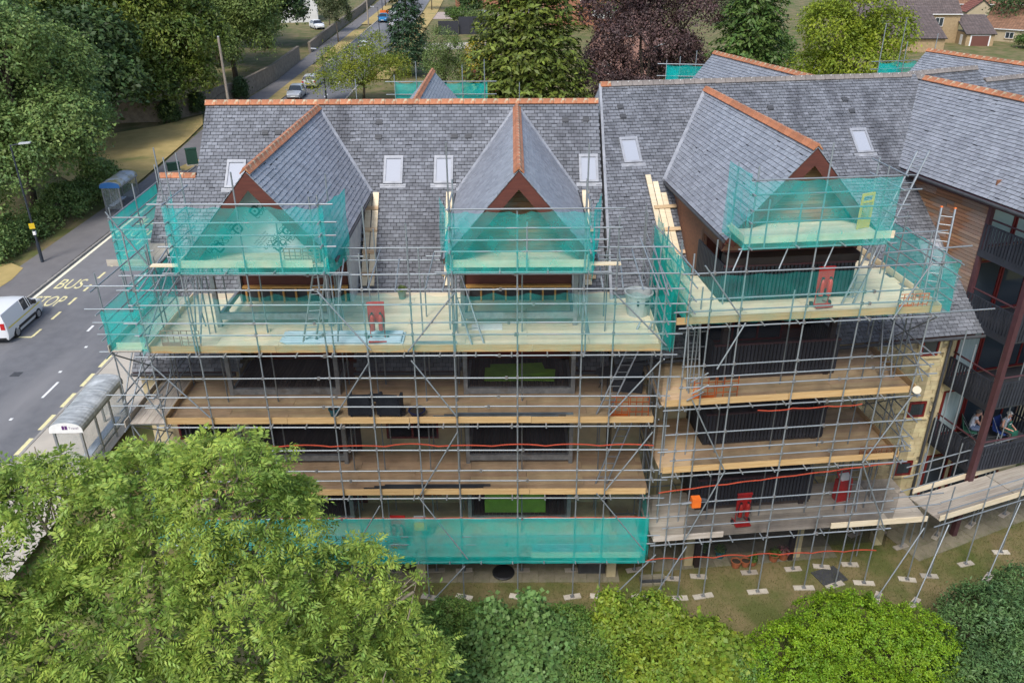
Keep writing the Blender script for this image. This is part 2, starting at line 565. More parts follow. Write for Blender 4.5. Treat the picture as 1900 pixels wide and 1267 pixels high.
def lettering(txt, x, y, w, h):
    o = text_mesh('lettering', txt, YEL, road)
    bpy.context.view_layer.update()
    dx, dy = o.dimensions.x, o.dimensions.y
    o.scale = (w / dx, h / dy, 1)
    o.location = (x, y, gz(-25, y) + 0.016)
    o.rotation_euler.x = math.atan(0.023) if y > 20 else 0
    return o
lettering('BUS', -29.8, 26.4, 1.68, 1.55)
lettering('STOP', -30.05, 23.75, 1.92, 1.5)
lettering('BUS', -29.62, 38.6, 1.68, 1.55)
lettering('STOP', -29.75, 36.0, 1.92, 1.55)
PATCH = pm('asphalt_patch', (0.185, 0.18, 0.18), (0.165, 0.16, 0.16), scale=2, rough=0.9)
mark('resurfaced_patch', -30.05, -28.3, 20.0, 46, PATCH)
mark('drain_cover', -26.25, -25.75, 14.9, 15.4, DGREY)

# paved strip under the balconies, slab by slab
pat = link('patio', None, kind='structure')
sl = MB().box((0, 0, 0), (0.59, 0.59, 0.05)).mesh('paving_slab', SLAB)
for i in range(27):
    for j in range(4):
        link('paving_slab', sl, pat, M=Matrix.Translation((-12.0 + i * 0.6, 1.05 + j * 0.6, 0.012 + rng.uniform(-0.004, 0.004))))
pat2 = link('patio', None, kind='structure')
pat2.location = B2W(0, 0, 0)
pat2.rotation_euler.z = AB
for i in range(12):
    for j in range(4):
        link('paving_slab', sl, pat2, M=Matrix.Translation((-0.6 + i * 0.6, 1.75 + j * 0.6, 0.012 + rng.uniform(-0.004, 0.004))))
pat3 = link('patio', None, kind='structure')
pat3.location = (15.6, 2.2, 0)
pat3.rotation_euler.z = R(24)
for i in range(14):
    for j in range(6):
        link('paving_slab', sl, pat3, M=Matrix.Translation((i * 0.6, j * 0.6, 0.012 + rng.uniform(-0.004, 0.004))))
# drain cover and kerb line on the lawn, path behind the block
m = MB()
m.box((0, 0, 0.01), (1.05, 0.8, 0.04))
m.build('inspection_cover', DGREY, loc=(11.75, 1.02, 0), rz=R(20), label='dark rectangular inspection cover set in the lawn below the walkway', cat='drain cover')
# ------------------------------------------------------------------ roofs
def clip(poly, pts):
    """Clip polygon pts by convex counter-clockwise poly."""
    out = pts
    n = len(poly)
    for i in range(n):
        ax, ay = poly[i]
        bx, by = poly[(i + 1) % n]
        inp, out = out, []
        if not inp:
            return []
        def side(p):
            return (bx - ax) * (p[1] - ay) - (by - ay) * (p[0] - ax)
        for k in range(len(inp)):
            p, q = inp[k], inp[(k + 1) % len(inp)]
            sp, sq = side(p), side(q)
            if sp >= 0:
                out.append(p)
            if (sp >= 0) != (sq >= 0):
                t = sp / (sp - sq)
                out.append((p[0] + (q[0] - p[0]) * t, p[1] + (q[1] - p[1]) * t))
    return out
def area(p):
    return abs(sum(p[i][0] * p[(i + 1) % len(p)][1] - p[(i + 1) % len(p)][0] * p[i][1] for i in range(len(p)))) / 2
SW, SG = 0.215, 0.15
_SL = {}
def slate_mesh(mat):
    if mat.name not in _SL:
        m = MB()
        h0, h1 = 0.026, 0.004
        w, g = SW - 0.016, SG - 0.009  # short of the course: bared dark deck stands in for the shadow line
        m.add([(0, 0, h0), (w, 0, h0), (w, g, h1), (0, g, h1), (0, 0, 0), (w, 0, 0), (w, g, -0.006), (0, g, -0.006)],
              [(0, 1, 2, 3), (4, 5, 1, 0), (5, 6, 2, 1), (7, 4, 0, 3)])
        _SL[mat.name] = m.mesh('slate', mat)
    return _SL[mat.name]
def roof_slope(roof, O, e, u, poly, mat, skip=None, single=0, near=None, seed=1):
    """Slates laid on a plane: O origin, e along the eave, u up the slope; poly convex in (e,u) metres.
    The `single` slates nearest to `near` are parts of their own, the rest one joined part."""
    O, e, u = Vector(O), Vector(e).normalized(), Vector(u).normalized()
    n = e.cross(u).normalized()
    if n.z < 0:
        n = -n
    if sum(poly[i][0] * poly[(i + 1) % len(poly)][1] - poly[(i + 1) % len(poly)][0] * poly[i][1] for i in range(len(poly))) < 0:
        poly = poly[::-1]
    r = random.Random(seed)
    a0, a1 = min(p[0] for p in poly), max(p[0] for p in poly)
    b0, b1 = min(p[1] for p in poly), max(p[1] for p in poly)
    m = MB()
    deck = MB()
    whole = []
    row = 0
    b = b0
    while b < b1:
        a = a0 - (SW / 2 if row % 2 else 0)
        dc = clip(poly, [(a0, b), (a1, b), (a1, b + SG), (a0, b + SG)])
        if len(dc) >= 3 and skip is None:
            deck.poly([O + e * p[0] + u * p[1] - n * 0.004 for p in dc])
        while a < a1:
            w = SW - 0.016
            g = SG - 0.009  # dark deck left showing imitates shade under the course above
            ja, jb = r.uniform(-0.006, 0.006), (r.uniform(-0.007, 0.004) if r.random() > 0.012 else -0.03)
            rect = [(a + ja, b + jb), (a + ja + w, b + jb), (a + ja + w, b + jb + g), (a + ja, b + jb + g)]
            c = clip(poly, rect)
            if len(c) >= 3 and area(c) > 0.003:
                cen = O + e * (a + w / 2) + u * (b + g / 2)
                if skip is None or not skip(cen):
                    if skip is not None:
                        dd = clip(poly, [(a - 0.01, b), (a + SW + 0.01, b), (a + SW + 0.01, b + SG + 0.01), (a - 0.01, b + SG + 0.01)])
                        deck.poly([O + e * p[0] + u * p[1] - n * 0.004 for p in dd])
                    jit = r.uniform(-0.002, 0.005)
                    if area(c) > w * g * 0.999 and single:
                        whole.append(((cen - Vector(near)).length if near else r.random(), O + e * (a + ja) + u * (b + jb) + n * jit))
                    else:
                        add_slate(m, O, e, u, n, c, b, jit)
            a += SW
        b += SG
        row += 1
    whole.sort(key=lambda q: q[0])
    me = slate_mesh(mat)
    basis = Matrix((e, u, n)).transposed().to_4x4()
    flip = basis.determinant() < 0
    for d, p in whole[:single]:
        if flip:
            q = Matrix((-e, u, n)).transposed().to_4x4()
            M = Matrix.Translation(p + e * (SW - 0.016)) @ q
        else:
            M = Matrix.Translation(p) @ basis
        link('slate', me, roof, M=M)
    for d, p in whole[single:]:
        w, g = SW - 0.016, SG - 0.009
        h = [0.026, 0.026, 0.004, 0.004]
        q = [p, p + e * w, p + e * w + u * g, p + u * g]
        vs = [q[i] + n * h[i] for i in range(4)] + [q[i] - n * 0.006 for i in range(4)]
        m.add(vs, [(0, 1, 2, 3), (4, 5, 1, 0), (5, 6, 2, 1), (7, 4, 0, 3)])
    if m.v:
        m.build('slates', mat, roof, kind='stuff')
    deck.build('roof_deck', UNDER, roof)
def add_slate(m, O, e, u, n, c, b, jit):
    k = len(c)
    top = [O + e * p[0] + u * p[1] + n * (0.026 - 0.022 * (p[1] - b) / (SG - 0.009) + jit) for p in c]
    bot = [O + e * p[0] + u * p[1] - n * 0.006 for p in c]
    fs = [tuple(range(k))] + [((i + 1) % k, i, i + k, (i + 1) % k + k) for i in range(k)]
    m.add(top + bot, fs)
_RT = {}
def ridge_mesh(mat, L, hw=0.16, drop=0.13):
    k = (mat.name, round(L, 3))
    if k not in _RT:
        m = MB()
        prof = [(-hw, -drop), (-hw * 0.55, -drop * 0.38), (-0.045, 0.028), (0.045, 0.028), (hw * 0.55, -drop * 0.38), (hw, -drop), (hw - 0.02, -drop - 0.03), (0, -0.03), (-hw + 0.02, -drop - 0.03)]
        m.prism([(0, y, z) for y, z in prof], (L, 0, 0))
        _RT[k] = m.mesh('ridge_tile', mat)
    return _RT[k]
def ridge(roof, p, q, mat, mats=None, L=0.44, seed=0):
    p, q = Vector(p), Vector(q)
    d = q - p
    n = max(1, int(round(d.length / L)))
    L = d.length / n
    d.normalize()
    y = Vector((0, 0, 1)).cross(d).normalized()
    z = d.cross(y)
    r = random.Random(seed)
    for i in range(n):
        mt = mat if mats is None else mats(i)
        M = Matrix((d, y, z)).transposed().to_4x4()
        M.translation = p + d * (i * L) + z * r.uniform(-0.004, 0.006)
        link('ridge_tile', ridge_mesh(mt, L - 0.012), roof, M=M)
def strip_part(name, p, q, w, th, up, mat, parent):
    """A flat strip from p to q lying on a surface with normal up."""
    p, q, up = Vector(p), Vector(q), Vector(up).normalized()
    d = (q - p).normalized()
    s = d.cross(up).normalized() * (w / 2)
    m = MB()
    m.prism([p - s, p + s, q + s, q - s], up * th)
    return m.build(name, mat, parent)
def skylight(roof, c, e, u, w=0.78, h=1.18):
    e, u = Vector(e).normalized(), Vector(u).normalized()
    n = e.cross(u)
    if n.z < 0:
        n = -n
    M = Matrix((e, u, n)).transposed()
    sk = link('skylight', None, roof)
    M4 = M.to_4x4()
    M4.translation = Vector(c)
    sk.matrix_basis = M4
    f = 0.085
    fr = MB()
    fr.bb(-w / 2, w / 2, -h / 2, -h / 2 + f, 0, 0.09)
    fr.bb(-w / 2, w / 2, h / 2 - f * 1.5, h / 2, 0, 0.10)
    fr.bb(-w / 2, -w / 2 + f, -h / 2 + f, h / 2 - f * 1.5, 0, 0.09)
    fr.bb(w / 2 - f, w / 2, -h / 2 + f, h / 2 - f * 1.5, 0, 0.09)
    fr.build('frame', LEAD, sk)
    part('pane', GLASSB, sk, (-w / 2 + f, w / 2 - f, -h / 2 + f, h / 2 - f * 1.5, 0.03, 0.055))
    part('flashing', LEAD, sk, (-w / 2 - 0.12, w / 2 + 0.12, -h / 2 - 0.16, -h / 2, 0.016, 0.026))
    return sk
def vent(roof, c, e, u):
    e, u = Vector(e).normalized(), Vector(u).normalized()
    n = e.cross(u)
    if n.z < 0:
        n = -n
    M4 = Matrix((e, u, n)).transposed().to_4x4()
    M4.translation = Vector(c)
    m = MB()
    m.bb(-0.12, 0.12, -0.1, 0.1, 0.0, 0.05)
    o = m.build('roof_vent', DGREY, roof)
    o.matrix_basis = M4
def gable_boards(parent, cx, y, zr, hw, ze, w=0.34, th=0.05):
    """Two barge boards under a verge in the plane y (local frame), meeting at the apex."""
    for s in (-1, 1):
        d = Vector((s * hw, 0, ze - zr)).normalized()
        nn = Vector((-d.z * s, 0, d.x * s))
        if nn.z > 0:
            nn = -nn
        a = Vector((cx, y, zr - 0.03))
        b = Vector((cx + s * hw, y, ze - 0.03))
        a2 = Vector((cx, y, zr - 0.03 - w / abs(nn.z)))
        b2 = b + nn * w
        m = MB()
        m.prism([a, b, b2, a2], (0, th, 0))
        m.build('barge_board', BARGE, parent)
def clad_gable(parent, cx, y, zb, zr, hw, mat, bw=0.14):
    """Horizontal cladding boards filling a gable triangle."""
    z = zb
    sl = hw / (zr - zb)
    while z < zr - 0.1:
        h = min(bw - 0.012, zr - z - 0.02)
        wa = (zr - z) * sl
        wb = (zr - z - h) * sl
        m = MB()
        m.prism([(cx - wa, y, z), (cx + wa, y, z), (cx + wb, y + 0.012, z + h), (cx - wb, y + 0.012, z + h)], (0, 0.03, 0))
        m.build('cladding_board', mat, parent)
        z += bw

def window_unit(parent, c, w, h, depth_dir=1, frame=REDF, glass=GLASS, ax='x', n=1, name='window'):
    """Window in a wall facing -y (ax='x') or -x (ax='y'), centre c, in the parent's frame."""
    wn_ = link(name, None, parent)
    M = Matrix.Translation(Vector(c))
    if ax == 'y':
        M = M @ Matrix.Rotation(R(-90), 4, 'Z')
    wn_.matrix_basis = M
    f = 0.07
    fr = MB()
    fr.bb(-w / 2, w / 2, -0.03, 0.05, -h / 2, -h / 2 + f)
    fr.bb(-w / 2, w / 2, -0.03, 0.05, h / 2 - f, h / 2)
    fr.bb(-w / 2, -w / 2 + f, -0.03, 0.05, -h / 2 + f, h / 2 - f)
    fr.bb(w / 2 - f, w / 2, -0.03, 0.05, -h / 2 + f, h / 2 - f)
    for i in range(1, n):
        x = -w / 2 + w * i / n
        fr.bb(x - f / 2, x + f / 2, -0.025, 0.05, -h / 2 + f, h / 2 - f)
    fr.build('frame', frame, wn_)
    part('pane', glass, wn_, (-w / 2 + f, w / 2 - f, 0.01, 0.025, -h / 2 + f, h / 2 - f))
    return wn_

# ------------------------------------------------------------------ block A (left)
blkA = thing('apartment_block', 'long grey slate apartment block with orange ridge tiles behind the left scaffold', 'building')
SA = 1.02
def yA(z):
    return 4.77 + (z - 10) / SA
ZRA, ZEA = 15.64, 7.87
roofA = part('roof', UNDER, blkA, (-11.6, 3.3, 10.2, 10.4, 15.0, 15.5))
_uA = Vector((0, 1, SA)).normalized()
_LA = (ZRA - ZEA) / _uA.z
DORM = [(-7.55, 2.25), (0.18, 2.25)]
ZRD, ZED, YVD = 15.5, 12.85, 0.42
def skipA(p):
    for cx, hw in DORM:
        dx = abs(p.x - cx)
        if p.z < ZED + 0.1 and dx < 1.98:
            return True
        if p.z >= ZED and dx < hw * (ZRD - p.z) / (ZRD - ZED) - 0.05:
            return True
    return False
O = Vector((-11.92, yA(ZEA), ZEA))
roof_slope(roofA, O, (1, 0, 0), _uA, [(0, 0), (15.28, 0), (15.28, _LA), (0, _LA)], SLATE, skip=skipA, seed=3)
# lower roof strip at the left end, same slope
_zl = 13.37
roof_slope(roofA, Vector((-13.3, yA(ZEA), ZEA)), (1, 0, 0), _uA, [(0, 0), (1.37, 0), (1.37, (_zl - ZEA) / _uA.z), (0, (_zl - ZEA) / _uA.z)], SLATE, seed=4)
ridge(roofA, (-13.33, yA(_zl) + 0.05, _zl + 0.07), (-11.95, yA(_zl) + 0.05, _zl + 0.07), RIDGE, seed=2)
m = MB()   # back slopes
m.prism([(-11.92, yA(ZRA), ZRA), (3.36, yA(ZRA), ZRA), (3.36, 2 * yA(ZRA) - yA(ZEA), ZEA), (-11.92, 2 * yA(ZRA) - yA(ZEA), ZEA)], (0, 0.0, -0.12))
m.prism([(-13.3, yA(_zl), _zl), (-11.92, yA(_zl), _zl), (-11.92, 2 * yA(_zl) - yA(9.5), 9.5), (-13.3, 2 * yA(_zl) - yA(9.5), 9.5)], (0, 0, -0.12))
m.build('rear_slope', SLATE, roofA)
_nrm = Vector((0, -SA, 1)).normalized()
ridge(roofA, (-11.95, yA(ZRA), ZRA + 0.09), (3.36, yA(ZRA), ZRA + 0.09), RIDGE, seed=1)
for x, y in ((-4.5, 8.2), (-2.6, 8.2), (2.88, 8.22), (-10.45, 8.1)):
    skylight(roofA, (x, y, 10 + (y - 4.77) * SA), (1, 0, 0), _uA, w=0.72)
for x, y in ((-5.13, 9.66), (-5.13, 9.2), (-2.22, 9.22), (-1.68, 9.22), (2.05, 9.7), (2.85, 9.72), (-9.5, 9.35), (-9.0, 9.35)):
    vent(roofA, Vector((x, y, 10 + (y - 4.77) * SA)) + _nrm * 0.01, (1, 0, 0), _uA)
# dormers
for k, (cx, hw) in enumerate(DORM):
    rise = ZRD - ZED
    for s in (-1, 1):
        ud = Vector((-s * hw, 0, rise)).normalized()
        Ld = math.hypot(hw, rise)
        Od = Vector((cx + s * hw, 0, ZED))
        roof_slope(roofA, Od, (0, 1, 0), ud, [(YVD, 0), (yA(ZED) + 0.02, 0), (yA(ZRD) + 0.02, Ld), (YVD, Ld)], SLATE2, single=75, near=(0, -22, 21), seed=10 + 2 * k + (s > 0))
        nd = Vector((s * rise, 0, hw)).normalized()
        # valley flashing
        strip_part('valley_flashing', Vector((cx + s * hw, yA(ZED), ZED)) + Vector((0, -0.05, 0.02)), Vector((cx, yA(ZRD), ZRD)) + Vector((0, -0.05, 0.02)), 0.16, 0.035, (nd + _nrm), LEAD, roofA)
        # cheek wall
        xc = cx + s * (hw - 0.27)
        ck = MB()
        ck.prism([(xc, 1.45, 12.2), (xc, yA(12.2) + 0.1, 12.2), (xc, yA(ZED) + 0.2, ZED - 0.02), (xc, 1.45, ZED - 0.02)], (-s * 0.12, 0, 0))
        ck.prism([(xc, 3.9, 8.0), (xc, yA(8) + 0.9, 8.0), (xc, yA(12.2) + 0.5, 12.2), (xc, 3.9, 12.2)], (-s * 0.12, 0, 0))
        ck.build('cheek_wall', LEAD if s < 0 else pm('breather_membrane', (0.62, 0.64, 0.64), (0.5, 0.52, 0.53), scale=3, rough=0.6), blkA)
        part('fascia', BARGE, blkA, (cx + s * (hw - 0.04), cx + s * (hw + 0.0), YVD + 0.06, yA(ZED) - 0.25, ZED - 0.17, ZED - 0.015))
        gt = MB()
        gt.tube((cx + s * (hw + 0.05), YVD + 0.05, ZED - 0.05), (cx + s * (hw + 0.05), yA(ZED) - 0.2, ZED - 0.05), 0.05)
        gt.build('gutter', DGREY, blkA)
    ridge(roofA, (cx, YVD - 0.02, ZRD + 0.08), (cx, yA(ZRD) - 0.05, ZRD + 0.08), RIDGE, seed=20 + k)
    gable_boards(blkA, cx, YVD + 0.02, ZRD, hw, ZED)
    part('soffit', BARGE, blkA, (cx - 0.05, cx + 0.05, YVD + 0.08, 1.4, ZRD - 0.2, ZRD - 0.12))
    if k == 1:
        clad_gable(blkA, cx, 1.36, 12.35, ZRD - 0.12, hw - 0.12, CLAD)
    g = MB()
    g.prism([(cx - hw + 0.15, 1.40, 12.3), (cx + hw - 0.15, 1.40, 12.3), (cx + hw - 0.15, 1.40, ZED - 0.02), (cx, 1.40, ZRD - 0.08), (cx - hw + 0.15, 1.40, ZED - 0.02)], (0, 0.14, 0))
    if k == 0:
        g.build('gable_membrane', pm('printed_membrane', (0.66, 0.69, 0.69), (0.58, 0.61, 0.61), scale=2, rough=0.6), blkA)
    else:
        g.build('gable_wall', BARGE, blkA)
    # recess: red boards, stud partition, posts, beams, balcony floors
    part('recess_wall', BARGE, blkA, (cx - 1.85, cx + 1.85, 3.98, 4.15, 0.05, 12.3))
    part('recess_ceiling', BARGE, blkA, (cx - 1.85, cx + 1.85, 1.42, 3.98, 12.2, 12.3))
    for i in range(9):
        part('wall_stud', TIMBER, blkA, (cx - 1.75 + i * 0.43, cx - 1.69 + i * 0.43, 3.83, 3.92, 10.0, 10.52))
    part('top_plate', TIMBER, blkA, (cx - 1.82, cx + 1.84, 3.80, 3.95, 10.52, 10.6))
    part('stud_infill', DGREY, blkA, (cx - 1.82, cx + 1.82, 3.92, 3.98, 9.9, 10.52))
    for z in (7.9, 5.1, 2.3):
        dw = window_unit(blkA, (cx, 3.95, z + 0.95), 2.6, 1.9, n=3, name='balcony_door')
    pc = cx + (-0.23 if k == 0 else 0.02)
    for s in (-1, 1):
        part('post', BEAM, blkA, (pc + s * 1.82 - 0.07, pc + s * 1.82 + 0.07, 1.81, 1.95, 0, 12.25))
    for z in (10.48, 7.66, 4.94, 2.2):
        part('beam', BEAM, blkA, (pc - 1.75, pc + 1.75, 1.82, 1.94, z - 0.22, z))
        for s in (-1, 1):
            part('joist', BEAM, blkA, (pc + s * 1.75 - 0.05, pc + s * 1.75 + 0.05, 1.94, 3.95, z - 0.2, z - 0.02))
    for z in (7.66, 4.94, 2.2):
        n = 24
        for i in range(n):
            x = pc - 1.7 + i * 3.4 / n
            boxobj('decking_board', (x + 0.07, 2.93, z + 0.015), (3.4 / n - 0.014, 2.0, 0.03), blkA, DKDECK)
# walls
w = MB()
for x0, x1 in ((-13.2, -9.65), (-5.6, -1.8), (2.1, 3.4)):
    w.bb(x0, x1, 3.0, 4.0, 0, 7.72)
w.build('wall', STONEP, blkA)
part('core_wall', STONEP, blkA, (-11.7, 3.3, 4.16, 17.4, 0, 7.7), (-13.2, -11.7, 4.1, 12, 0, 7.7))
for x0, x1 in ((-13.3, -9.7), (-5.55, -1.85), (2.15, 3.4)):
    part('fascia', BARGE, blkA, (x0, x1, 2.72, 2.76, 7.66, 7.86))
    gg = MB()
    gg.tube((x0, 2.62, 7.8), (x1, 2.62, 7.8), 0.06)
    gg.build('gutter', DGREY, blkA)
for z in (5.5, 2.9):
    for x in (-11.3, -3.7):
        window_unit(blkA, (x, 2.99, z), 1.9, 1.2, n=2)
g = MB()
g.prism([(-11.9, yA(ZEA) + 0.3, ZEA - 0.2), (-11.9, 2 * yA(ZRA) - yA(ZEA) - 0.3, ZEA - 0.2), (-11.9, yA(ZRA), ZRA - 0.15)], (0.2, 0, 0))
g.prism([(-13.25, yA(ZEA) + 0.3, ZEA - 0.2), (-13.25, 2 * yA(_zl) - yA(ZEA) - 0.3, ZEA - 0.2), (-13.25, yA(_zl), _zl - 0.15)], (0.2, 0, 0))
g.build('gable_wall', STONEP, blkA)
for x in (-9.4, -3.45, 3.6):
    part('pier', STONEP, blkA, (x - 0.17, x + 0.17, 1.0, 1.34, 0, 1.9))
part('ground_floor_slab', STONEP, blkA, (-12, 3.6, 1.4, 3.0, 1.75, 1.95))
# rear gable, showing above the ridge
def rear_gable(blk, roof, apex, d, hw, rise, L, seed):
    """Gable roof running back from the ridge: apex = far end of its ridge, d = unit vector towards the viewer."""
    apex, d = Vector(apex), Vector(d).normalized()
    sx = Vector((d.y, -d.x, 0))
    for s in (-1, 1):
        ud = (-sx * s * hw + Vector((0, 0, rise))).normalized()
        Ld = math.hypot(hw, rise)
        roof_slope(roof, apex + sx * s * hw - Vector((0, 0, rise)), d, ud, [(0, 0), (L, 0), (L, Ld), (0, Ld)], SLATE2, seed=seed + s)
    ridge(roof, apex + Vector((0, 0, 0.08)), apex + d * L + Vector((0, 0, 0.08)), RIDGE, seed=seed)
rear_gable(blkA, roofA, (-4.2, 22.6, 15.1), (0.0, -1, 0), 2.2, 2.5, 11.6, 30)
# ------------------------------------------------------------------ block B (turned 6 degrees)
blkB = thing('apartment_block', 'middle slate apartment block with grey ridge tiles and slatted black balconies', 'building', OB, AB)
DB = R(3.1)
EB = Vector((math.cos(DB), math.sin(DB), 0))
WB = Vector((-math.sin(DB), math.cos(DB), 0))
MBS = 0.834          # pitch of this roof
KB = math.sqrt(1 + MBS * MBS)
P0B = Vector((-1.57, 11.72, 16.09))
def zB(s, t):
    return 16.09 + MBS * (Vector((s, t, 0)) - Vector((-1.57, 11.72, 0))).dot(WB)
def tB(s, z):
    return 11.72 + ((z - 16.09) / MBS + math.sin(DB) * (s + 1.57)) / math.cos(DB)
uBs = (WB + Vector((0, 0, MBS))).normalized()
nBs = (-WB * MBS + Vector((0, 0, 1))).normalized()
LB = 9.17 * KB
O2 = P0B - uBs * LB
roofB = part('roof', UNDER, blkB, (-1.2, 11.5, 12.3, 12.5, 14.6, 15.0))
CBX, HWB, ZRB, ZEB, YVB = 2.78, 2.45, 15.85, 13.1, 1.3
def skipB(p):
    dx = abs(p.x - CBX)
    if p.z < ZEB + 0.1 and dx < 2.05:
        return True
    if p.z >= ZEB and dx < HWB * (ZRB - p.z) / (ZRB - ZEB) - 0.05:
        return True
    return False
def eb(s, t):
    d = Vector((s, t, 0)) - Vector((-1.57, 11.72, 0))
    return d.dot(EB), LB + d.dot(WB) * KB
k45 = 42 * SG
lo = [(eb(-2.6, 2.6)[0], 0.0), (eb(11.28, 3.2)[0], 0.0), (eb(10.48, 8.1)[0], k45), (eb(-2.1, 7.6)[0], k45)]
hi = [(eb(-2.1, 7.6)[0], k45), (eb(12.2, 9)[0], k45), (eb(12.2, 12)[0], LB), (0.0, LB)]
roof_slope(roofB, O2, EB, uBs, lo, SLATE, skip=skipB, seed=41)
roof_slope(roofB, O2, EB, uBs, hi, SLATE, skip=skipB, seed=42)
rl = P0B.copy()
rr = P0B + EB * 13.5
m = MB()
m.prism([rl, rr, rr + WB * 8 - Vector((0, 0, 8 * MBS)), rl + WB * 8 - Vector((0, 0, 8 * MBS))], (0, 0, -0.12))
m.build('rear_slope', SLATE, roofB)
ridge(roofB, rl + Vector((0, 0, 0.08)), rr + Vector((0, 0, 0.08)), RIDGEG, mats=lambda i: RIDGE if i == 0 else RIDGEG, seed=5)
strip_part('verge_flashing', O2 + EB * lo[0][0] + uBs * 0.2 + nBs * 0.0, rl + nBs * 0.0, 0.10, 0.05, nBs, LEAD, roofB)
g = MB()
gb = O2 + EB * (lo[0][0] + 0.05)
g.prism([gb - Vector((0, 0, 0.2)), rl - Vector((0, 0, 0.06)), rl + WB * 8 - Vector((0, 0, 8 * MBS + 0.1)), ], (0.1, 0, 0))
g.build('gable_wall', LEAD, blkB)
for s, t in ((-0.8, 9.25), (8.75, 9.75), (5.0, 9.6)):
    skylight(roofB, (s, t, zB(s, t)), EB, uBs, w=0.72)
skylight(roofB, (10.2, 5.7, zB(10.2, 5.7)), EB, uBs, w=0.9, h=1.3)
for s, t in ((-0.9, 10.85), (-0.86, 10.5), (5.3, 10.95), (5.35, 10.4), (8.6, 11.35), (8.75, 10.9)):
    vent(roofB, Vector((s, t, zB(s, t))) + nBs * 0.01, EB, uBs)
riseB = ZRB - ZEB
for s in (-1, 1):
    ud = Vector((-s * HWB, 0, riseB)).normalized()
    Ld = math.hypot(HWB, riseB)
    ye, yr = tB(CBX + s * HWB, ZEB), tB(CBX, ZRB)
    roof_slope(roofB, (CBX + s * HWB, 0, ZEB), (0, 1, 0), ud, [(YVB, 0), (ye, 0), (yr, Ld), (YVB, Ld)], SLATE2, single=200 if s < 0 else 80, near=(-6, -22, 21), seed=50 + s)
    nd = Vector((s * riseB, 0, HWB)).normalized()
    strip_part('valley_flashing', (CBX + s * HWB, ye - 0.05, ZEB + 0.02), (CBX, yr - 0.05, ZRB + 0.02), 0.17, 0.035, nd + nBs, LEAD, roofB)
    xc = CBX + s * (HWB - 0.27)
    ck = MB()
    ck.prism([(xc, 4.05, 8.4), (xc, tB(xc, 8.4) + 0.9, 8.4), (xc, tB(xc, ZEB) + 0.3, ZEB - 0.02), (xc, 2.0, ZEB - 0.02), (xc, 2.0, 12.5), (xc, 4.05, 12.5)], (-s * 0.12, 0, 0))
    ck.build('cheek_wall', CLAD, blkB)
    part('fascia', BARGE, blkB, (CBX + s * (HWB - 0.04), CBX + s * HWB, YVB + 0.06, ye - 0.25, ZEB - 0.17, ZEB - 0.015))
    gt = MB()
    gt.tube((CBX + s * (HWB + 0.05), YVB + 0.05, ZEB - 0.05), (CBX + s * (HWB + 0.05), ye - 0.2, ZEB - 0.05), 0.05)
    gt.build('gutter', DGREY, blkB)
ridge(roofB, (CBX, YVB - 0.02, ZRB + 0.08), (CBX, tB(CBX, ZRB) - 0.05, ZRB + 0.08), RIDGE, seed=60)
gable_boards(blkB, CBX, YVB + 0.02, ZRB, HWB, ZEB)
clad_gable(blkB, CBX, 1.88, 12.55, ZRB - 0.12, HWB - 0.12, CLAD)
g = MB()
g.prism([(CBX - HWB + 0.15, 1.93, 12.5), (CBX + HWB - 0.15, 1.93, 12.5), (CBX + HWB - 0.15, 1.93, ZEB - 0.02), (CBX, 1.93, ZRB - 0.08), (CBX - HWB + 0.15, 1.93, ZEB - 0.02)], (0, 0.12, 0))
g.build('gable_wall', BARGE, blkB)
part('recess_wall', BARGE, blkB, (0.6, 4.95, 4.06, 4.2, 0.05, 12.5))
part('recess_ceiling', BARGE, blkB, (0.6, 4.95, 1.95, 4.06, 12.4, 12.5))
DKWOOD = pm('dark_stained_timber', (0.035, 0.022, 0.02), (0.025, 0.017, 0.016), scale=3, rough=0.6, rnd=0.1)
for s in (0.75, 4.42):
    part('post', DKWOOD, blkB, (s - 0.09, s + 0.09, 1.46, 1.64, 0, 12.4))
part('lintel', DKWOOD, blkB, (0.5, 4.85, 1.42, 1.95, 12.2, 12.45))
for k, z in enumerate((11.0, 8.25, 5.62, 2.9)):
    bal = link('balcony', None, blkB)
    part('floor', DKDECK, bal, (0.42, 4.72, 1.5, 4.05, z - 0.14, z))
    part('handrail', MAROON, bal, (0.42, 4.72, 1.40, 1.49, z + 1.16, z + 1.22))
    part('lower_rail', NAVY, bal, (0.42, 4.72, 1.43, 1.47, z + 0.12, z + 0.18))
    part('side_rail', NAVY, bal, (0.42, 0.47, 1.5, 4.0, z + 1.14, z + 1.2), (4.67, 4.72, 1.5, 4.0, z + 1.14, z + 1.2))
    n = 34
    for i in range(n):
        x = 0.46 + i * 4.2 / (n - 1)
        boxobj('slat', (x, 1.43, z + 0.6), (0.085, 0.03, 1.14), bal, NAVY)
    for i in range(18):
        boxobj('slat', (0.43, 1.58 + i * 0.14, z + 0.6), (0.03, 0.085, 1.14), bal, NAVY)
        boxobj('slat', (4.71, 1.58 + i * 0.14, z + 0.6), (0.03, 0.085, 1.14), bal, NAVY)
    window_unit(blkB, (2.5, 4.02, z + 1.0), 2.8, 2.0, n=3, name='balcony_door')
w = MB()
w.bb(-2.35, 0.6, 3.4, 5.2, 0, 8.1)
w.bb(4.95, 10.3, 3.74, 5.2, 0, 8.35)
w.bb(-2.3, 11.0, 5.2, 14, 0, 7.5)
w.build('wall', STONEP, blkB)
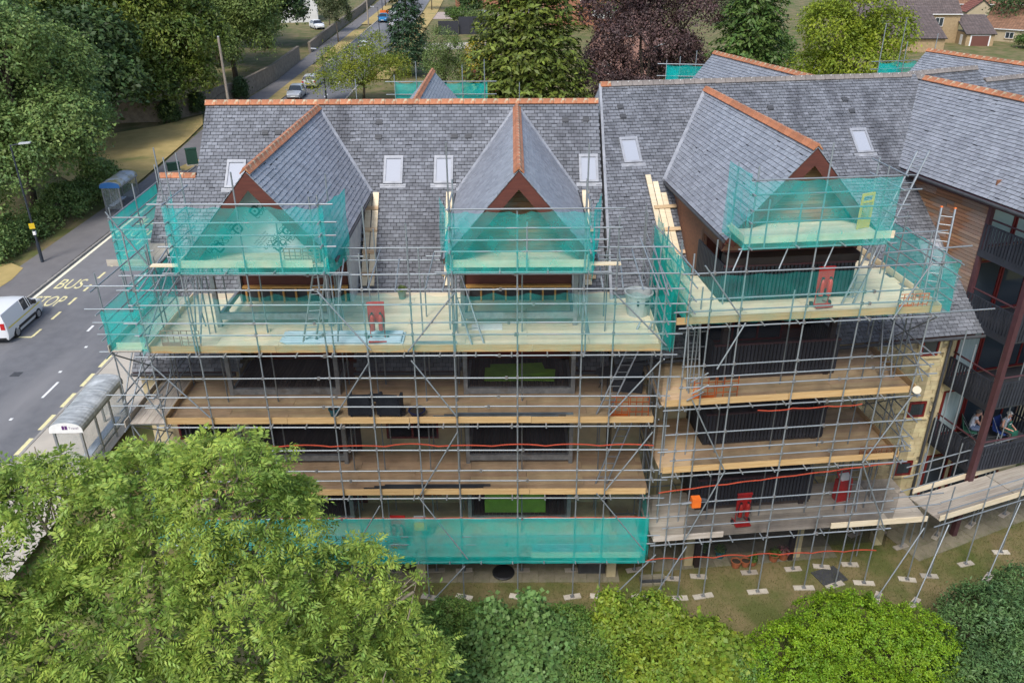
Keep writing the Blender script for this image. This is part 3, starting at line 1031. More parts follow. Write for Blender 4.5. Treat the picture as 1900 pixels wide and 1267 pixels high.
# coursed stone facing on the open right-hand wall, block by block around the windows
WINB = [(9.49, 7.78), (9.57, 5.12), (9.63, 2.4)]
st = MB()
rs = random.Random(5)
z = 0.02
row = 0
while z < 8.25:
    h = rs.choice((0.17, 0.19, 0.21))
    s = 4.95 - rs.uniform(0, 0.3)
    while s < 10.28:
        l = rs.uniform(0.28, 0.62)
        a, b = max(s, 4.95), min(s + l, 10.3)
        hit = any(abs(z + h / 2 - wz) < 0.33 + h / 2 and b > ws - 0.40 and a < ws + 0.40 for ws, wz in WINB)
        if not hit and b - a > 0.05:
            st.bb(a + 0.006, b - 0.006, 3.6 - rs.uniform(0, 0.015), 3.75, z + 0.005, min(z + h, 8.3) - 0.006)
        s += l
    z += h
st.build('stonework', STONE, blkB, kind='stuff')
part('mortar', pm('mortar', (0.36, 0.31, 0.20), (0.30, 0.25, 0.16), scale=6, rough=0.95), blkB, (4.96, 10.29, 3.66, 3.73, 0, 8.3))
for ws, wz in WINB:
    wu = window_unit(blkB, (ws, 3.57, wz), 0.68, 0.66)
    part('sill', STONE, blkB, (ws - 0.48, ws + 0.48, 3.49, 3.65, wz - 0.42, wz - 0.34))
    part('surround', STONE, blkB, (ws - 0.44, ws - 0.345, 3.57, 3.67, wz - 0.335, wz + 0.36), (ws + 0.345, ws + 0.44, 3.57, 3.67, wz - 0.335, wz + 0.36), (ws - 0.44, ws + 0.44, 3.565, 3.67, wz + 0.37, wz + 0.5))
part('fascia', BARGE, blkB, (4.95, 11.0, 3.38, 3.42, 8.2, 8.42))
gg = MB()
gg.tube((-2.6, tB(-2.6, 8.42) - 0.05, 8.36), (0.5, tB(0.5, 8.42) - 0.05, 8.36), 0.065)
gg.tube((5.0, tB(5.0, 8.42) - 0.05, 8.36), (11.2, tB(11.2, 8.42) - 0.05, 8.36), 0.065)
gg.build('gutter', DGREY, blkB)
dp = MB()
dp.tube((10.2, 3.5, 8.3), (10.2, 3.5, 0.1), 0.05)
dp.build('downpipe', DGREY, blkB)
part('pier', STONE, blkB, (8.05, 8.35, 1.95, 2.35, 0, 2.5), (0.3, 0.62, 1.6, 2.0, 0, 2.7), (4.55, 4.85, 1.6, 2.0, 0, 2.7))
rear_gable(blkB, roofB, blkB.matrix_world.inverted() @ Vector((0, 0, 0)) if False else Matrix.Rotation(-AB, 4, 'Z') @ (Vector((11.2, 25.2, 15.6)) - OB), Matrix.Rotation(-AB, 4, 'Z') @ Vector((0.28, -1, 0)), 2.3, 2.6, 11.2, 70)

# ------------------------------------------------------------------ wing C (turned 15 degrees)
blkC = thing('apartment_block', 'projecting wing with timber-clad wall, corner balconies and pale blue-grey slate roof', 'building', PC, AC)
roofC = part('roof', UNDER, blkC, (0.2, 2.6, -11.2, -0.8, 13.2, 13.3))
uCs = Vector((1, 0, 1)).normalized()
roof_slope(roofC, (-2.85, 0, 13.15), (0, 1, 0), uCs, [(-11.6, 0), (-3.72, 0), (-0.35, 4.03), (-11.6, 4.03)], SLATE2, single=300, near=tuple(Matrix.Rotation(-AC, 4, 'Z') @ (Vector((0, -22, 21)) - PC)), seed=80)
m = MB()
m.prism([(0, -11.6, 16.0), (0, 0.5, 16.0), (2.85, 0.5, 13.15), (2.85, -11.6, 13.15)], (0, 0, -0.1))
m.build('far_slope', SLATE2, roofC)
ridge(roofC, (0, -0.25, 16.09), (0, -11.6, 16.09), RIDGE, mats=lambda i: RIDGEG if i < 2 else RIDGE, seed=81)
strip_part('valley_flashing', (-2.85, -3.75, 13.17), (-0.1, -0.5, 15.92), 0.2, 0.05, Vector((-0.5, -0.5, 1)), LEAD, roofC)
part('fascia', MAROON, blkC, (-2.84, -2.79, -11.5, -4.3, 12.93, 13.12))
gg = MB()
gg.tube((-2.93, -11.5, 13.06), (-2.93, -4.0, 13.06), 0.06)
gg.build('gutter', DGREY, blkC)
part('soffit', MAROON, blkC, (-2.79, -2.3, -11.5, -4.0, 12.9, 12.94))
# timber-clad side wall, board by board
z = 7.9
r3 = random.Random(9)
while z < 12.9:
    y = -8.45
    while y < -2.5:
        l = min(r3.uniform(1.2, 2.6), -2.4 - y)
        boxobj('cladding_board', (-2.51 + r3.uniform(-0.004, 0.004), y + l / 2, z + 0.065), (0.03, round(l, 1) - 0.006, 0.128), blkC, pm('side_cladding', (0.33, 0.17, 0.085), (0.22, 0.115, 0.06), scale=2.0, stretch=(9, 0.5, 9), rough=0.8, rnd=0.24, rsat=0.012, c3=(0.24, 0.20, 0.17), s3=0.5, lo3=0.5, hi3=0.68), rot=Matrix.Rotation(R(3), 4, 'Y'))
        y += l
    z += 0.14
part('wall', STONEP, blkC, (-2.48, 2.6, -8.4, 3, 0, 12.9))
part('corner_post', MAROON, blkC, (-2.55, -2.40, -8.62, -8.47, 8.2, 12.9))
part('corner_post', MAROON, blkC, (-2.56, -2.36, -10.86, -10.66, 0, 12.9))
RC = random.Random(4)
for k, z in enumerate((11.25, 8.65, 5.95, 3.2)):
    bal = link('balcony', None, blkC)
    part('floor', DGREY if k else NAVY, bal, (-2.5, 3.0, -10.72, -8.46, z - 0.2, z))
    part('edge_beam', NAVY, bal, (-2.56, -2.5, -10.66, -8.5, z - 0.24, z + 0.02))
    hr = MB()
    hr.tube((-2.42, -8.5, z + 1.12), (-2.42, -10.7, z + 1.12), 0.035)
    hr.tube((-2.42, -10.72, z + 1.12), (2.4, -10.72, z + 1.12), 0.035)
    hr.build('handrail', MAROON, bal)
    part('top_rail', NAVY, bal, (-2.55, -2.5, -10.66, -8.5, z + 0.9, z + 0.95), (-2.36, 2.4, -10.80, -10.75, z + 0.9, z + 0.95))
    for i in range(16):
        boxobj('slat', (-2.55, -8.56 - i * 0.137, z + 0.43), (0.03, 0.085, 1.05), bal, NAVY)
    for i in range(30):
        boxobj('slat', (-2.26 + i * 0.137, -10.79, z + 0.43), (0.085, 0.03, 1.05), bal, NAVY)
    wz = z + 1.06
    pale = pm('pale_curtained_glass', (0.33, 0.42, 0.38), (0.28, 0.37, 0.34), scale=2, rough=0.12, spec=0.8)
    drape = pm('curtain_glass', (0.35, 0.42, 0.42), (0.27, 0.34, 0.34), scale=3, stretch=(9, 9, 0.3), rough=0.2)
    window_unit(blkC, (-1.75, -8.44, wz), 1.1, 2.05, glass=pale if k == 0 else (GLASS if k == 1 else drape), name='balcony_door')
    window_unit(blkC, (-0.55, -8.44, wz), 1.2, 2.05, glass=pale if k == 0 else GLASS, n=1, name='balcony_door')
    window_unit(blkC, (0.85, -8.44, wz), 1.5, 2.05, glass=GLASS, n=2, name='balcony_door')
    part('panel_wall', CLAD if k < 2 else STONEP, blkC, (-2.46, 2.6, -8.46, -8.41, z + 2.1, z + 2.5))
    if k > 1:
        for i in range(15):
            boxobj('slat', (1.35, -8.6 - i * 0.14, z + 0.6), (0.03, 0.07, 1.3), bal, NAVY)
        part('screen_rail', NAVY, bal, (1.32, 1.38, -10.7, -8.5, z + 1.25, z + 1.31), (1.32, 1.38, -10.7, -8.5, z + 0.55, z + 0.6))
for a_ in (-1.75, -0.4, 1.1):
    window_unit(blkC, (a_, -8.44, 1.15), 1.1, 2.1, glass=GLASS, name='patio_door')
# roofs running on behind the wing
RW = Matrix.Rotation(-AC, 4, 'Z')
def toC(v):
    return RW @ (Vector(v) - PC)
p1, p2 = toC((17.1, 14.4, 16.0)), toC((21.0, 16.2, 16.0))
dd = (p2 - p1).normalized()
ww = Vector((-dd.y, dd.x, 0))
uu = (ww + Vector((0, 0, 1))).normalized()
roof_slope(roofC, p1 - uu * 5.0, dd, uu, [(0, 0), ((p2 - p1).length, 0), ((p2 - p1).length, 5.0), (0, 5.0)], SLATE, seed=90)
m = MB()
m.prism([p1, p2, p2 + ww * 5 - Vector((0, 0, 5)), p1 + ww * 5 - Vector((0, 0, 5))], (0, 0, -0.1))
m.build('rear_slope', SLATE, roofC)
ridge(roofC, p1 + Vector((0, 0, 0.08)), p2 + Vector((0, 0, 0.08)), RIDGEG, seed=91)
p3, p4 = toC((22.3, 16.6, 15.45)), toC((27.0, 18.9, 15.45))
dd = (p4 - p3).normalized()
ww = Vector((-dd.y, dd.x, 0))
uu = (ww + Vector((0, 0, 1))).normalized()
roof_slope(roofC, p3 - uu * 5.0 - dd * 1.0, dd, uu, [(0, 0), (6.2, 0), (6.2, 5.0), (0, 5.0)], SLATE, seed=92)
ridge(roofC, p3 - dd * 0.9 + Vector((0, 0, 0.08)), p4 + Vector((0, 0, 0.08)), RIDGEG, seed=93)
rear_gable(blkC, roofC, toC((23.7, 26.7, 15.5)), RW @ Vector((2.25, -5.8, 0)).normalized(), 2.5, 2.7, 9.5, 95)
# ------------------------------------------------------------------ scaffold helpers
coup_me = MB().box((0, 0, 0), (0.075, 0.085, 0.09)).mesh('coupler', COUP)
def coupler(parent, p):
    M = Matrix.Translation(Vector(p)) @ Matrix.Rotation(rng.uniform(-0.2, 0.2), 4, 'Z')
    link('coupler', coup_me, parent, M=M)
def rail_x(parent, xs, y, z, name='guard_rail', seg=5.6, slope=0.0, y1=None):
    """A long horizontal run of tubes from xs[0] to xs[1], butted with overlaps."""
    x, end = xs
    k = 0
    while x < end - 0.2:
        x2 = min(x + seg + rng.uniform(-0.5, 0.6), end)
        if end - x2 < 0.8:
            x2 = end
        dz = rng.uniform(-0.012, 0.012)
        tube(name, (x - (0.12 if k else 0), y, z + dz), (x2, y, z - dz), parent, GALV)
        if x2 < end:
            coupler(parent, (x2, y, z))
        x = x2
        k += 1
def deck(parent, x0, x1, y0, y1, ztop, mat, board=3.9, seed=0, gaps=None, wid=0.226):
    r = random.Random(seed)
    y = y0
    row = 0
    while y + wid <= y1 + 0.05:
        x = x0 - (board * (0.5 if row % 4 > 1 else 0.0))
        while x < x1 - 0.02:
            a, b = max(x, x0), min(x + board, x1)
            if b - a > 0.15 and not (gaps and gaps((a + b) / 2, y + wid / 2)):
                L = round(b - a - 0.008, 2)
                boxobj('plank', ((a + b) / 2, y + wid / 2, ztop - 0.019 + r.uniform(-0.004, 0.004)), (L, wid - 0.007, 0.038), parent, mat)
            x += board
        y += wid
        row += 1
def toe(parent, p, q, z, mat=TOE, h=0.225):
    p, q = Vector((p[0], p[1], z)), Vector((q[0], q[1], z))
    d = q - p
    n = max(1, int(round(d.length / 3.9)))
    for i in range(n):
        a, b = p + d * (i / n), p + d * ((i + 1) / n)
        c = (a + b) / 2 + Vector((0, 0, h / 2 + rng.uniform(-0.012, 0.008)))
        L = round((b - a).length - 0.01, 2)
        ang = math.atan2(d.y, d.x)
        boxobj('toe_board', c, (L, 0.036, h), parent, mat, rot=Matrix.Rotation(ang, 4, 'Z'))
def net(parent, p, q, z0, z1, mat, ties=None, sag=0.08, amp=0.025, seed=0, name='netting', lowsag=0.0, dn=None):
    """Netting hung between p and q (plan points) from z1 down to z0, scalloped between its ties."""
    p, q = Vector((p[0], p[1], 0)), Vector((q[0], q[1], 0))
    d = q - p
    L = d.length
    d.normalize()
    nrm = Vector((d.y, -d.x, 0)) if dn is None else Vector(dn)
    ties = ties or max(2, int(L / 1.1))
    nu, nv = max(8, int(L / 0.12)), max(6, int((z1 - z0) / 0.16))
    vs, fs = [], []
    for j in range(nv + 1):
        v = j / nv
        for i in range(nu + 1):
            uu_ = i / nu
            ph = (uu_ * ties) % 1.0
            sc = 4 * ph * (1 - ph)
            irr = 0.6 + 0.8 * noise.noise(Vector((math.floor(uu_ * ties) * 1.7 + seed, 3.1, 0)))
            zt = z1 - sag * sc * irr
            zb = z0 + lowsag * sc * irr
            z = zb + (zt - zb) * v
            w = noise.noise(Vector((uu_ * L * 0.9 + seed * 3.3, z * 0.7, seed))) + 0.4 * noise.noise(Vector((uu_ * L * 3.1, z * 1.1 + seed, 5.0)))
            pt = p + d * (uu_ * L) + nrm * (amp * w * (1 - 0.5 * abs(2 * v - 1)))
            vs.append((pt.x, pt.y, z))
    for j in range(nv):
        for i in range(nu):
            a = j * (nu + 1) + i
            fs.append((a, a + 1, a + nu + 2, a + nu + 1))
    m = MB()
    m.add(vs, fs)
    return m.build(name, mat, parent, smooth=True)
REDW = pm('orange_red_webbing', (0.50, 0.075, 0.035), (0.40, 0.06, 0.03), scale=5, rough=0.7)
def band(parent, p, q, z, ties, sag=0.05, r=0.016, seed=0, zq=None):
    p, q = Vector((p[0], p[1], z)), Vector((q[0], q[1], z if zq is None else zq))
    n = ties * 6
    pts = []
    for i in range(n + 1):
        t = i / n
        ph = (t * ties) % 1.0
        irr = 0.5 + 1.2 * abs(noise.noise(Vector((math.floor(t * ties) * 1.3 + seed, 1.7, 0))))
        pts.append(p + (q - p) * t + Vector((0, 0, sag * irr * (4 * ph * (1 - ph)) + 0.03 * noise.noise(Vector((t * 9, seed, 0))))))
    m = MB()
    for a, b in zip(pts[:-1], pts[1:]):
        m.prism([a + Vector((0, -0.006, -r)), b + Vector((0, -0.006, -r)), b + Vector((0, -0.006, r)), a + Vector((0, -0.006, r))], (0, 0.012, 0))
    return m.build('edge_band', REDW, parent)
PLANK3G = pm('pale_sole_board', (0.52, 0.47, 0.38), (0.42, 0.37, 0.29), scale=3, rough=0.9, rnd=0.2)
def sole(parent, x, y, rot=0.0, l=0.62, z=0.0):
    boxobj('sole_board', (x, y, z + 0.03), (l, 0.225, 0.04), parent, PLANK2 if abs(y) > 0.5 else PLANK3G, rot=Matrix.Rotation(rot, 4, 'Z'))
    boxobj('base_plate', (x, y, z + 0.055), (0.15, 0.15, 0.008), parent, COUP, rot=Matrix.Rotation(rot, 4, 'Z'))

# ------------------------------------------------------------------ scaffold A
scA = thing('scaffold', 'tall tube scaffold with teal-netted top decks along the left block', 'scaffold')
XS = [-11.19, -9.66, -7.81, -5.73, -4.47, -3.06, -1.81, 0.13, 2.1, 3.05, 4.55]
TOPS = [13.9, 12.4, 15.6, 14.9, 13.2, 14.1, 16.4, 14.45, 16.35, 14.3, 12.3]
LEV = [1.71, 4.47, 7.31, 9.88]
RAILS = [12.08, 11.6, 11.0, 10.6, 9.88, 9.1, 8.43, 8.06, 7.31, 6.41, 5.6, 5.2, 4.47, 3.62, 2.85, 2.5, 1.71]
for x, tp in zip(XS, TOPS):
    tube('standard', (x, 0, 0.06), (x, 0, tp), scA, GALV)
    sole(scA, x, 0, rng.uniform(-0.3, 0.3))
    for z in RAILS:
        coupler(scA, (x, -0.03, z))
for z in RAILS:
    rail_x(scA, (-11.45 - rng.uniform(0, 0.35), 4.85 + rng.uniform(0, 0.35)), -0.052, z, name='ledger' if z in LEV else 'guard_rail')
rs = random.Random(3)
for row, yy in ((1, 1.38), (2, 2.55)):
    for i, x in enumerate(XS):
        xx = x + rs.uniform(-0.12, 0.2)
        if any(abs(xx - (cx - 0.1)) < 1.6 for cx, _ in DORM) and row == 2:
            continue
        if row == 1:
            under = any(abs(xx - cx) < 2.3 for cx, _ in DORM)
            top = 12.1 if under else rs.uniform(11.6, 14.2)
        else:
            top = rs.uniform(11.4, 13.2)
        tube('standard', (xx, yy, 0.06), (xx, yy, top), scA, GALV)
        if row == 1:
            sole(scA, xx, yy, rs.uniform(-0.3, 0.3))
for z in LEV:
    for yy in (1.38, 2.55):
        rail_x(scA, (-11.5, 4.7), yy + 0.05, z, name='ledger')
    for i in range(15):
        x = -11.05 + i * 1.1
        tube('transom', (x, -0.22, z + 0.05), (x, 2.75 if z < 9 else 4.55, z + 0.05), scA, GALV)
for x0, z0, x1, z1 in [(-5.79, 12.07, -4.36, 10.11), (-1.72, 12.0, -3.22, 10.05), (2.97, 11.99, 4.67, 10.22), (-11.17, 9.62, -9.67, 7.71), (-4.46, 9.65, -5.72, 7.69), (-3.14, 9.74, -1.82, 7.73), (4.54, 9.7, 3.03, 7.71), (-1.8, 7.14, -3.14, 4.65), (4.48, 7.11, 3.08, 4.82), (-4.53, 4.2, -5.55, 2.34), (-3.21, 4.58, -1.62, 1.87), (2.78, 4.68, 4.52, 2.25)]:
    tube('brace', (x0, -0.09, z0), (x1, -0.09, z1), scA, GALV)
for x0, z0, x1, z1, yb in [(-1.73, 1.57, -2.9, 0.03, -0.12), (4.95, 2.05, 3.4, 0.03, -0.2)]:
    tube('raker', (x0, -0.1, z0), (x1, yb, z1), scA, GALV)
# decks
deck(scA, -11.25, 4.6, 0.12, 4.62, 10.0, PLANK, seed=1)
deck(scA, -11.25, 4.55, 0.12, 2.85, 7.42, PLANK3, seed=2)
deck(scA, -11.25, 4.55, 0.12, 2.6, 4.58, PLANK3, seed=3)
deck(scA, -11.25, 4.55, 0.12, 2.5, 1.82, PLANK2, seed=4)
toe(scA, (-11.25, 0.075), (4.55, 0.075), 9.96)
toe(scA, (-11.2, 0.075), (4.5, 0.075), 7.38, TOE)
toe(scA, (-11.2, 0.075), (4.45, 0.075), 4.54, TOE)
toe(scA, (0.6, 0.075), (4.45, 0.075), 1.78, PALE)
toe(scA, (-11.22, 0.12), (-11.28, 4.4), 9.98, PALE)
toe(scA, (4.57, 0.12), (4.62, 4.5), 9.98, PALE)
toe(scA, (-11.2, 0.12), (-11.2, 2.8), 7.4, TOE)
for z in (10.6, 11.0, 11.6, 12.08):
    tube('guard_rail', (4.63, -0.35, z + 0.05), (4.66, 4.75, z + 0.05), scA, GALV)
    tube('guard_rail', (-11.27, -0.25, z + 0.05), (-11.3, 4.6, z + 0.05), scA, GALV)
for z in (8.06, 8.43, 5.2, 5.6):
    tube('guard_rail', (-11.27, -0.25, z + 0.05), (-11.27, 2.9, z + 0.05), scA, GALV)
    tube('guard_rail', (4.6, -0.25, z + 0.05), (4.6, 2.9, z + 0.05), scA, GALV)
for y in (1.7, 3.4, 4.7):
    tube('standard', (4.62, y, 0.06), (4.62, y, 12.4 + rs.uniform(0, 0.6)), scA, GALV)
    tube('standard', (-11.25, y, 0.06), (-11.25, y, 12.2 + rs.uniform(0, 0.5)), scA, GALV)
tube('brace', (-11.33, 3.6, 12.1), (-11.33, 0.1, 10.15), scA, GALV)
tube('brace', (-11.33, 2.6, 9.5), (-11.33, 0.2, 7.6), scA, GALV)
tube('brace', (4.7, 0.2, 7.4), (4.7, 2.9, 4.6), scA, GALV)
tube('brace', (4.7, 0.2, 9.6), (4.7, 2.9, 7.6), scA, GALV)
# top platforms in front of the two gables
for k, (x0, x1, zz) in enumerate(((-9.75, -5.5, 14.7), (-1.78, 2.2, 14.52))):
    deck(scA, x0, x1, 0.12, 1.3, 12.77, PLANK, board=4.4, seed=20 + k)
    toe(scA, (x0 - 0.02, 0.075), (x1 + (0.05 if k else -0.35), 0.075), 12.74, PALE)
    toe(scA, (x0, 0.12), (x0, 1.25), 12.74, PALE)
    toe(scA, (x1, 0.12), (x1, 1.25), 12.74, PALE)
    for z in (zz, zz - 0.55, zz - 0.92, zz - 1.26):
        tube('guard_rail', (x0 - 0.45 * rs.random() - 0.1, -0.052, z), (x1 + 0.3 + rs.random() * (0.8 if k else 0.2), -0.052, z + rs.uniform(-0.02, 0.02)), scA, GALV)
        tube('guard_rail', (x0 - 0.03, -0.35, z + 0.05), (x0 - 0.03, 1.75, z + 0.05), scA, GALV)
        tube('guard_rail', (x1 + 0.03, -0.35, z + 0.05), (x1 + 0.03, 1.75, z + 0.05), scA, GALV)
    tube('ledger', (x0 - 0.5, -0.052, 12.62), (x1 + 0.7, -0.052, 12.62), scA, GALV)
    tube('ledger', (x0 - 0.9, 1.36, 12.6), (x1 + 0.9, 1.36, 12.6), scA, GALV)
    tube('ledger', (x0 - 0.3, 0.3, 12.45), (x1 + 0.3, 0.3, 12.45), scA, GALV)
    for x in (x0, x0 + 1.4, x0 + 2.8, x1):
        tube('transom', (x, -0.3, 12.67), (x, 1.6, 12.67), scA, GALV)
    for x in (x0, x1):
        tube('standard', (x, 1.3, 10.0), (x, 1.3, zz + 0.5), scA, GALV)
        tube('standard', (x, 0.0, 9.9), (x, 0.0, zz + 0.25), scA, GALV)
    xm = (x0 + x1) / 2 + (0.2 if k else 0.9)
    tube('standard', (xm, -0.05, 12.6), (xm, -0.05, 14.15), scA, GALV)
    net(scA, (x0 - 0.15, -0.09), (x1 + 0.15, -0.09), 12.6, zz - 0.05, TEAL, ties=6 + k, sag=0.12, amp=0.06, seed=31 + k)
    net(scA, (x0 - 0.10, -0.05), (x0 - 0.45, 1.6), 12.5, zz - 0.02, TEAL, ties=2, sag=0.15, amp=0.16, seed=33 + k)
    net(scA, (x1 + 0.10, -0.05), (x1 + 0.45, 1.6), 12.5 - 0.2 * k, zz - 0.02, TEALD, ties=2, sag=0.15, amp=0.2, seed=35 + k)
    b2 = MB()
    if k == 0:
        b2.box((x0 - 0.45, 0.2, 12.78), (0.9, 0.22, 0.04))
    else:
        b2.box((x1 + 0.5, 0.2, 12.78), (0.95, 0.22, 0.04))
    b2.build('plank', PALE, scA)
for z in (12.85, 12.45):
    tube('guard_rail', (-5.4, 1.42, z), (-1.6, 1.42, z), scA, GALV)
    tube('guard_rail', (2.1, 1.42, z), (4.9, 1.42, z), scA, GALV)
rail_x(scA, (-11.6, 4.9), 0.05, 12.52, name='guard_rail')
for x, y0, y1, z in ((-5.0, -0.6, 1.0, 12.5), (-4.2, -0.5, 1.9, 12.55), (-3.4, -0.6, 1.0, 12.5), (-2.55, -0.4, 1.6, 12.5), (-2.05, -0.5, 1.2, 12.45), (2.6, -0.5, 1.2, 12.55), (3.2, -0.4, 2.2, 12.5), (3.75, -0.7, 1.6, 12.55), (4.25, -0.5, 2.8, 12.5), (4.5, -0.6, 2.6, 12.35), (-10.4, -0.5, 1.6, 12.5), (-10.9, -0.4, 2.4, 12.45), (-10.0, -0.6, 1.9, 12.4)):
    tube('transom', (x, y0, z - 0.25), (x + rs.uniform(-0.15, 0.15), y1, z + 0.15), scA, GALV)
# brackets of lattice tubes below the platforms
for x, s in ((-5.45, 1), (-9.7, -1), (-1.85, -1), (2.2, 1)):
    for i in range(4):
        tube('brace', (x + rs.uniform(-0.2, 0.2), rs.uniform(0.1, 0.9), 10.2 + rs.uniform(0, 0.8)), (x + rs.uniform(-0.25, 0.25), rs.uniform(0.6, 1.5), 12.5), scA, GALV)
# nets
net(scA, (-11.3, -0.09), (4.75, -0.09), 10.02, 12.0, TEALT, ties=15, sag=0.22, amp=0.05, seed=1, lowsag=0.13)
net(scA, (4.8, -0.05), (4.85, 4.4), 9.95, 12.1, TEALD, ties=4, sag=0.1, amp=0.12, seed=2)
net(scA, (4.9, 0.0), (4.95, 4.4), 9.95, 13.0, TEALD, ties=4, sag=0.25, amp=0.1, seed=12)
net(scA, (-11.36, -0.05), (-11.4, 3.2), 9.9, 12.05, TEAL, ties=3, sag=0.15, amp=0.08, seed=3)
net(scA, (-11.25, 0.105), (4.55, 0.105), 3.62, 9.78, DARK, ties=14, sag=0.16, amp=0.012, seed=4)
net(scA, (4.72, 0.1), (4.75, 2.9), 3.6, 9.7, DARK, ties=3, sag=0.2, amp=0.1, seed=5)
net(scA, (-11.3, -0.095), (4.6, -0.095), 1.68, 3.64, TEALD, ties=11, sag=-0.03, amp=0.05, seed=6, lowsag=-0.04)
net(scA, (4.66, -0.05), (4.7, 1.8), 1.75, 3.62, TEALD, ties=2, sag=0.05, amp=0.05, seed=7)
band(scA, (-11.2, -0.06), (4.6, -0.06), 3.63, 11, sag=0.04, seed=3)
band(scA, (-11.2, -0.06), (4.55, -0.06), 6.57, 9, sag=0.07, r=0.02, seed=8)
# return round the left end
for i, y in enumerate((0.3, 1.9, 3.8, 5.6)):
    tube('standard', (-12.45, y, 0.3), (-12.45, y, 12.5 if i == 0 else 11.9), scA, GALV)
    sole(scA, -12.45, y, 1.5)
for z in (4.47, 5.2, 5.6, 7.2, 7.9, 8.3, 9.85, 10.45, 10.85, 11.3, 12.05):
    tube('guard_rail', (-12.5, -0.1, z), (-12.5, 4.0, z), scA, GALV)
    if z > 7:
        tube('guard_rail', (-12.75 - rs.random() * 0.3, 0.26, z + 0.05), (-11.2, 0.26, z + 0.05), scA, GALV)
for y0, z0, y1, z1 in ((0.3, 9.8, 3.8, 7.3), (0.3, 7.2, 3.8, 4.6), (3.8, 9.8, 0.3, 7.4), (1.9, 9.6, 0.3, 8.0), (0.3, 4.4, 3.8, 1.8), (3.8, 7.2, 0.3, 4.7)):
    tube('brace', (-12.52, y0, z0), (-12.52, y1, z1), scA, GALV)
for x0, z0, x1, z1 in ((-12.4, 9.7, -11.3, 7.4), (-12.4, 7.2, -11.3, 4.6), (-11.3, 4.4, -12.4, 1.8)):
    tube('brace', (x0, 0.25, z0), (x1, 0.25, z1), scA, GALV)
deckL = [(-12.4 + 0.115 + 0.226 * i) for i in range(5)]
for zt, yb, mt in ((9.97, 4.2, PLANK2), (7.35, 2.8, PLANK2), (4.6, 2.8, PLANK2)):
    for x in deckL[:4 if zt > 9 else 5]:
        boxobj('plank', (x, 0.35 + yb / 2 - 0.2, zt), (yb, 0.219, 0.038), scA, mt, rot=Matrix.Rotation(R(90), 4, 'Z'))
toe(scA, (-12.47, 0.1), (-12.47, 4.2), 9.95, PLANK2)
toe(scA, (-12.5, 0.0), (-12.5, 3.2), 7.3, PLANK2)
toe(scA, (-12.3, 0.3), (-11.35, 0.3), 9.97, PALE)
net(scA, (-12.55, 0.25), (-12.6, 4.0), 9.95, 11.3, TEALD, ties=4, sag=0.06, amp=0.04, seed=8)
net(scA, (-12.5, 0.2), (-11.3, 0.2), 9.95, 11.3, TEAL, ties=2, sag=0.06, amp=0.03, seed=9)
net(scA, (-12.5, 0.22), (-11.35, 0.22), 2.2, 4.6, TEAL, ties=2, sag=0.1, amp=0.05, seed=10)
band(scA, (-12.5, 0.2), (-11.3, 0.2), 4.7, 2, sag=0.05, seed=18)
# raised platform at the gable end
for x, y, tp in ((-13.4, 3.9, 13.4), (-13.5, 6.1, 13.6), (-13.6, 8.4, 13.7), (-12.4, 3.95, 13.0), (-12.45, 6.0, 14.9), (-11.75, 5.0, 14.8), (-11.3, 5.0, 14.95)):
    tube('standard', (x, y, 0.3), (x, y, tp), scA, GALV)
for z in (11.25, 11.85, 12.25, 12.6, 13.02):
    tube('guard_rail', (-13.42, 3.7, z), (-13.66, 8.5, z), scA, GALV)
    tube('guard_rail', (-13.5, 3.88, z + 0.05), (-12.2, 3.88, z + 0.05), scA, GALV)
tube('brace', (-13.5, 3.8, 13.3), (-12.4, 3.8, 11.3), scA, GALV)
for i in range(5):
    boxobj('plank', (-13.3 + i * 0.226, 6.1, 11.36), (4.4, 0.219, 0.038), scA, PLANK2, rot=Matrix.Rotation(R(93), 4, 'Z'))
toe(scA, (-13.9, 3.9), (-12.4, 3.9), 11.35, PLANK2)
net(scA, (-13.47, 3.8), (-13.7, 8.4), 11.3, 13.0, TEALD, ties=5, sag=0.04, amp=0.03, seed=11)
net(scA, (-13.45, 3.82), (-12.3, 3.82), 11.2, 12.9, TEAL, ties=2, sag=0.3, amp=0.05, seed=13)

# ------------------------------------------------------------------ scaffold B
scB = thing('scaffold', 'tube scaffold with teal-netted deck and black netting on the middle block', 'scaffold', OB, AB)
SS = [-1.07, -0.42, 0.53, 2.57, 4.32, 5.51, 6.62]
TB = [13.2, 13.6, 15.7, 16.3, 15.6, 12.3, 12.9]
LEVB = [2.58, 5.43, 8.0, 10.85]
RB = [12.6, 11.78, 11.39, 10.85, 9.55, 9.14, 8.8, 8.0, 7.09, 6.44, 6.08, 5.43, 4.32, 3.79, 3.32, 2.58]
for s, tp in zip(SS, TB):
    tube('standard', (s, 0, 0.06), (s, 0, tp), scB, GALV)
    sole(scB, s, 0, rng.uniform(-0.3, 0.3), l=0.75)
    for z in RB:
        coupler(scB, (s, -0.03, z))
for z in RB:
    rail_x(scB, (-1.5 + rng.uniform(-0.2, 0.5), 6.85 + rng.uniform(0, 0.5)), -0.052, z, name='ledger' if z in LEVB else 'guard_rail')
tube('guard_rail', (6.6, -0.05, 10.95), (8.7, -0.05, 11.0), scB, GALV)
rb = random.Random(8)
for row, tt in ((1, 1.0), (2, 3.2)):
    for s in SS:
        if row == 2 and 0.2 < s < 4.9:
            continue
        ss_ = s + rb.uniform(-0.1, 0.15)
        top = 10.8 if 0.3 < s < 4.8 else rb.uniform(11.6, 13.0)
        tube('standard', (ss_, tt, 0.06), (ss_, tt, top), scB, GALV)
        sole(scB, ss_, tt, rb.uniform(-0.3, 0.3))
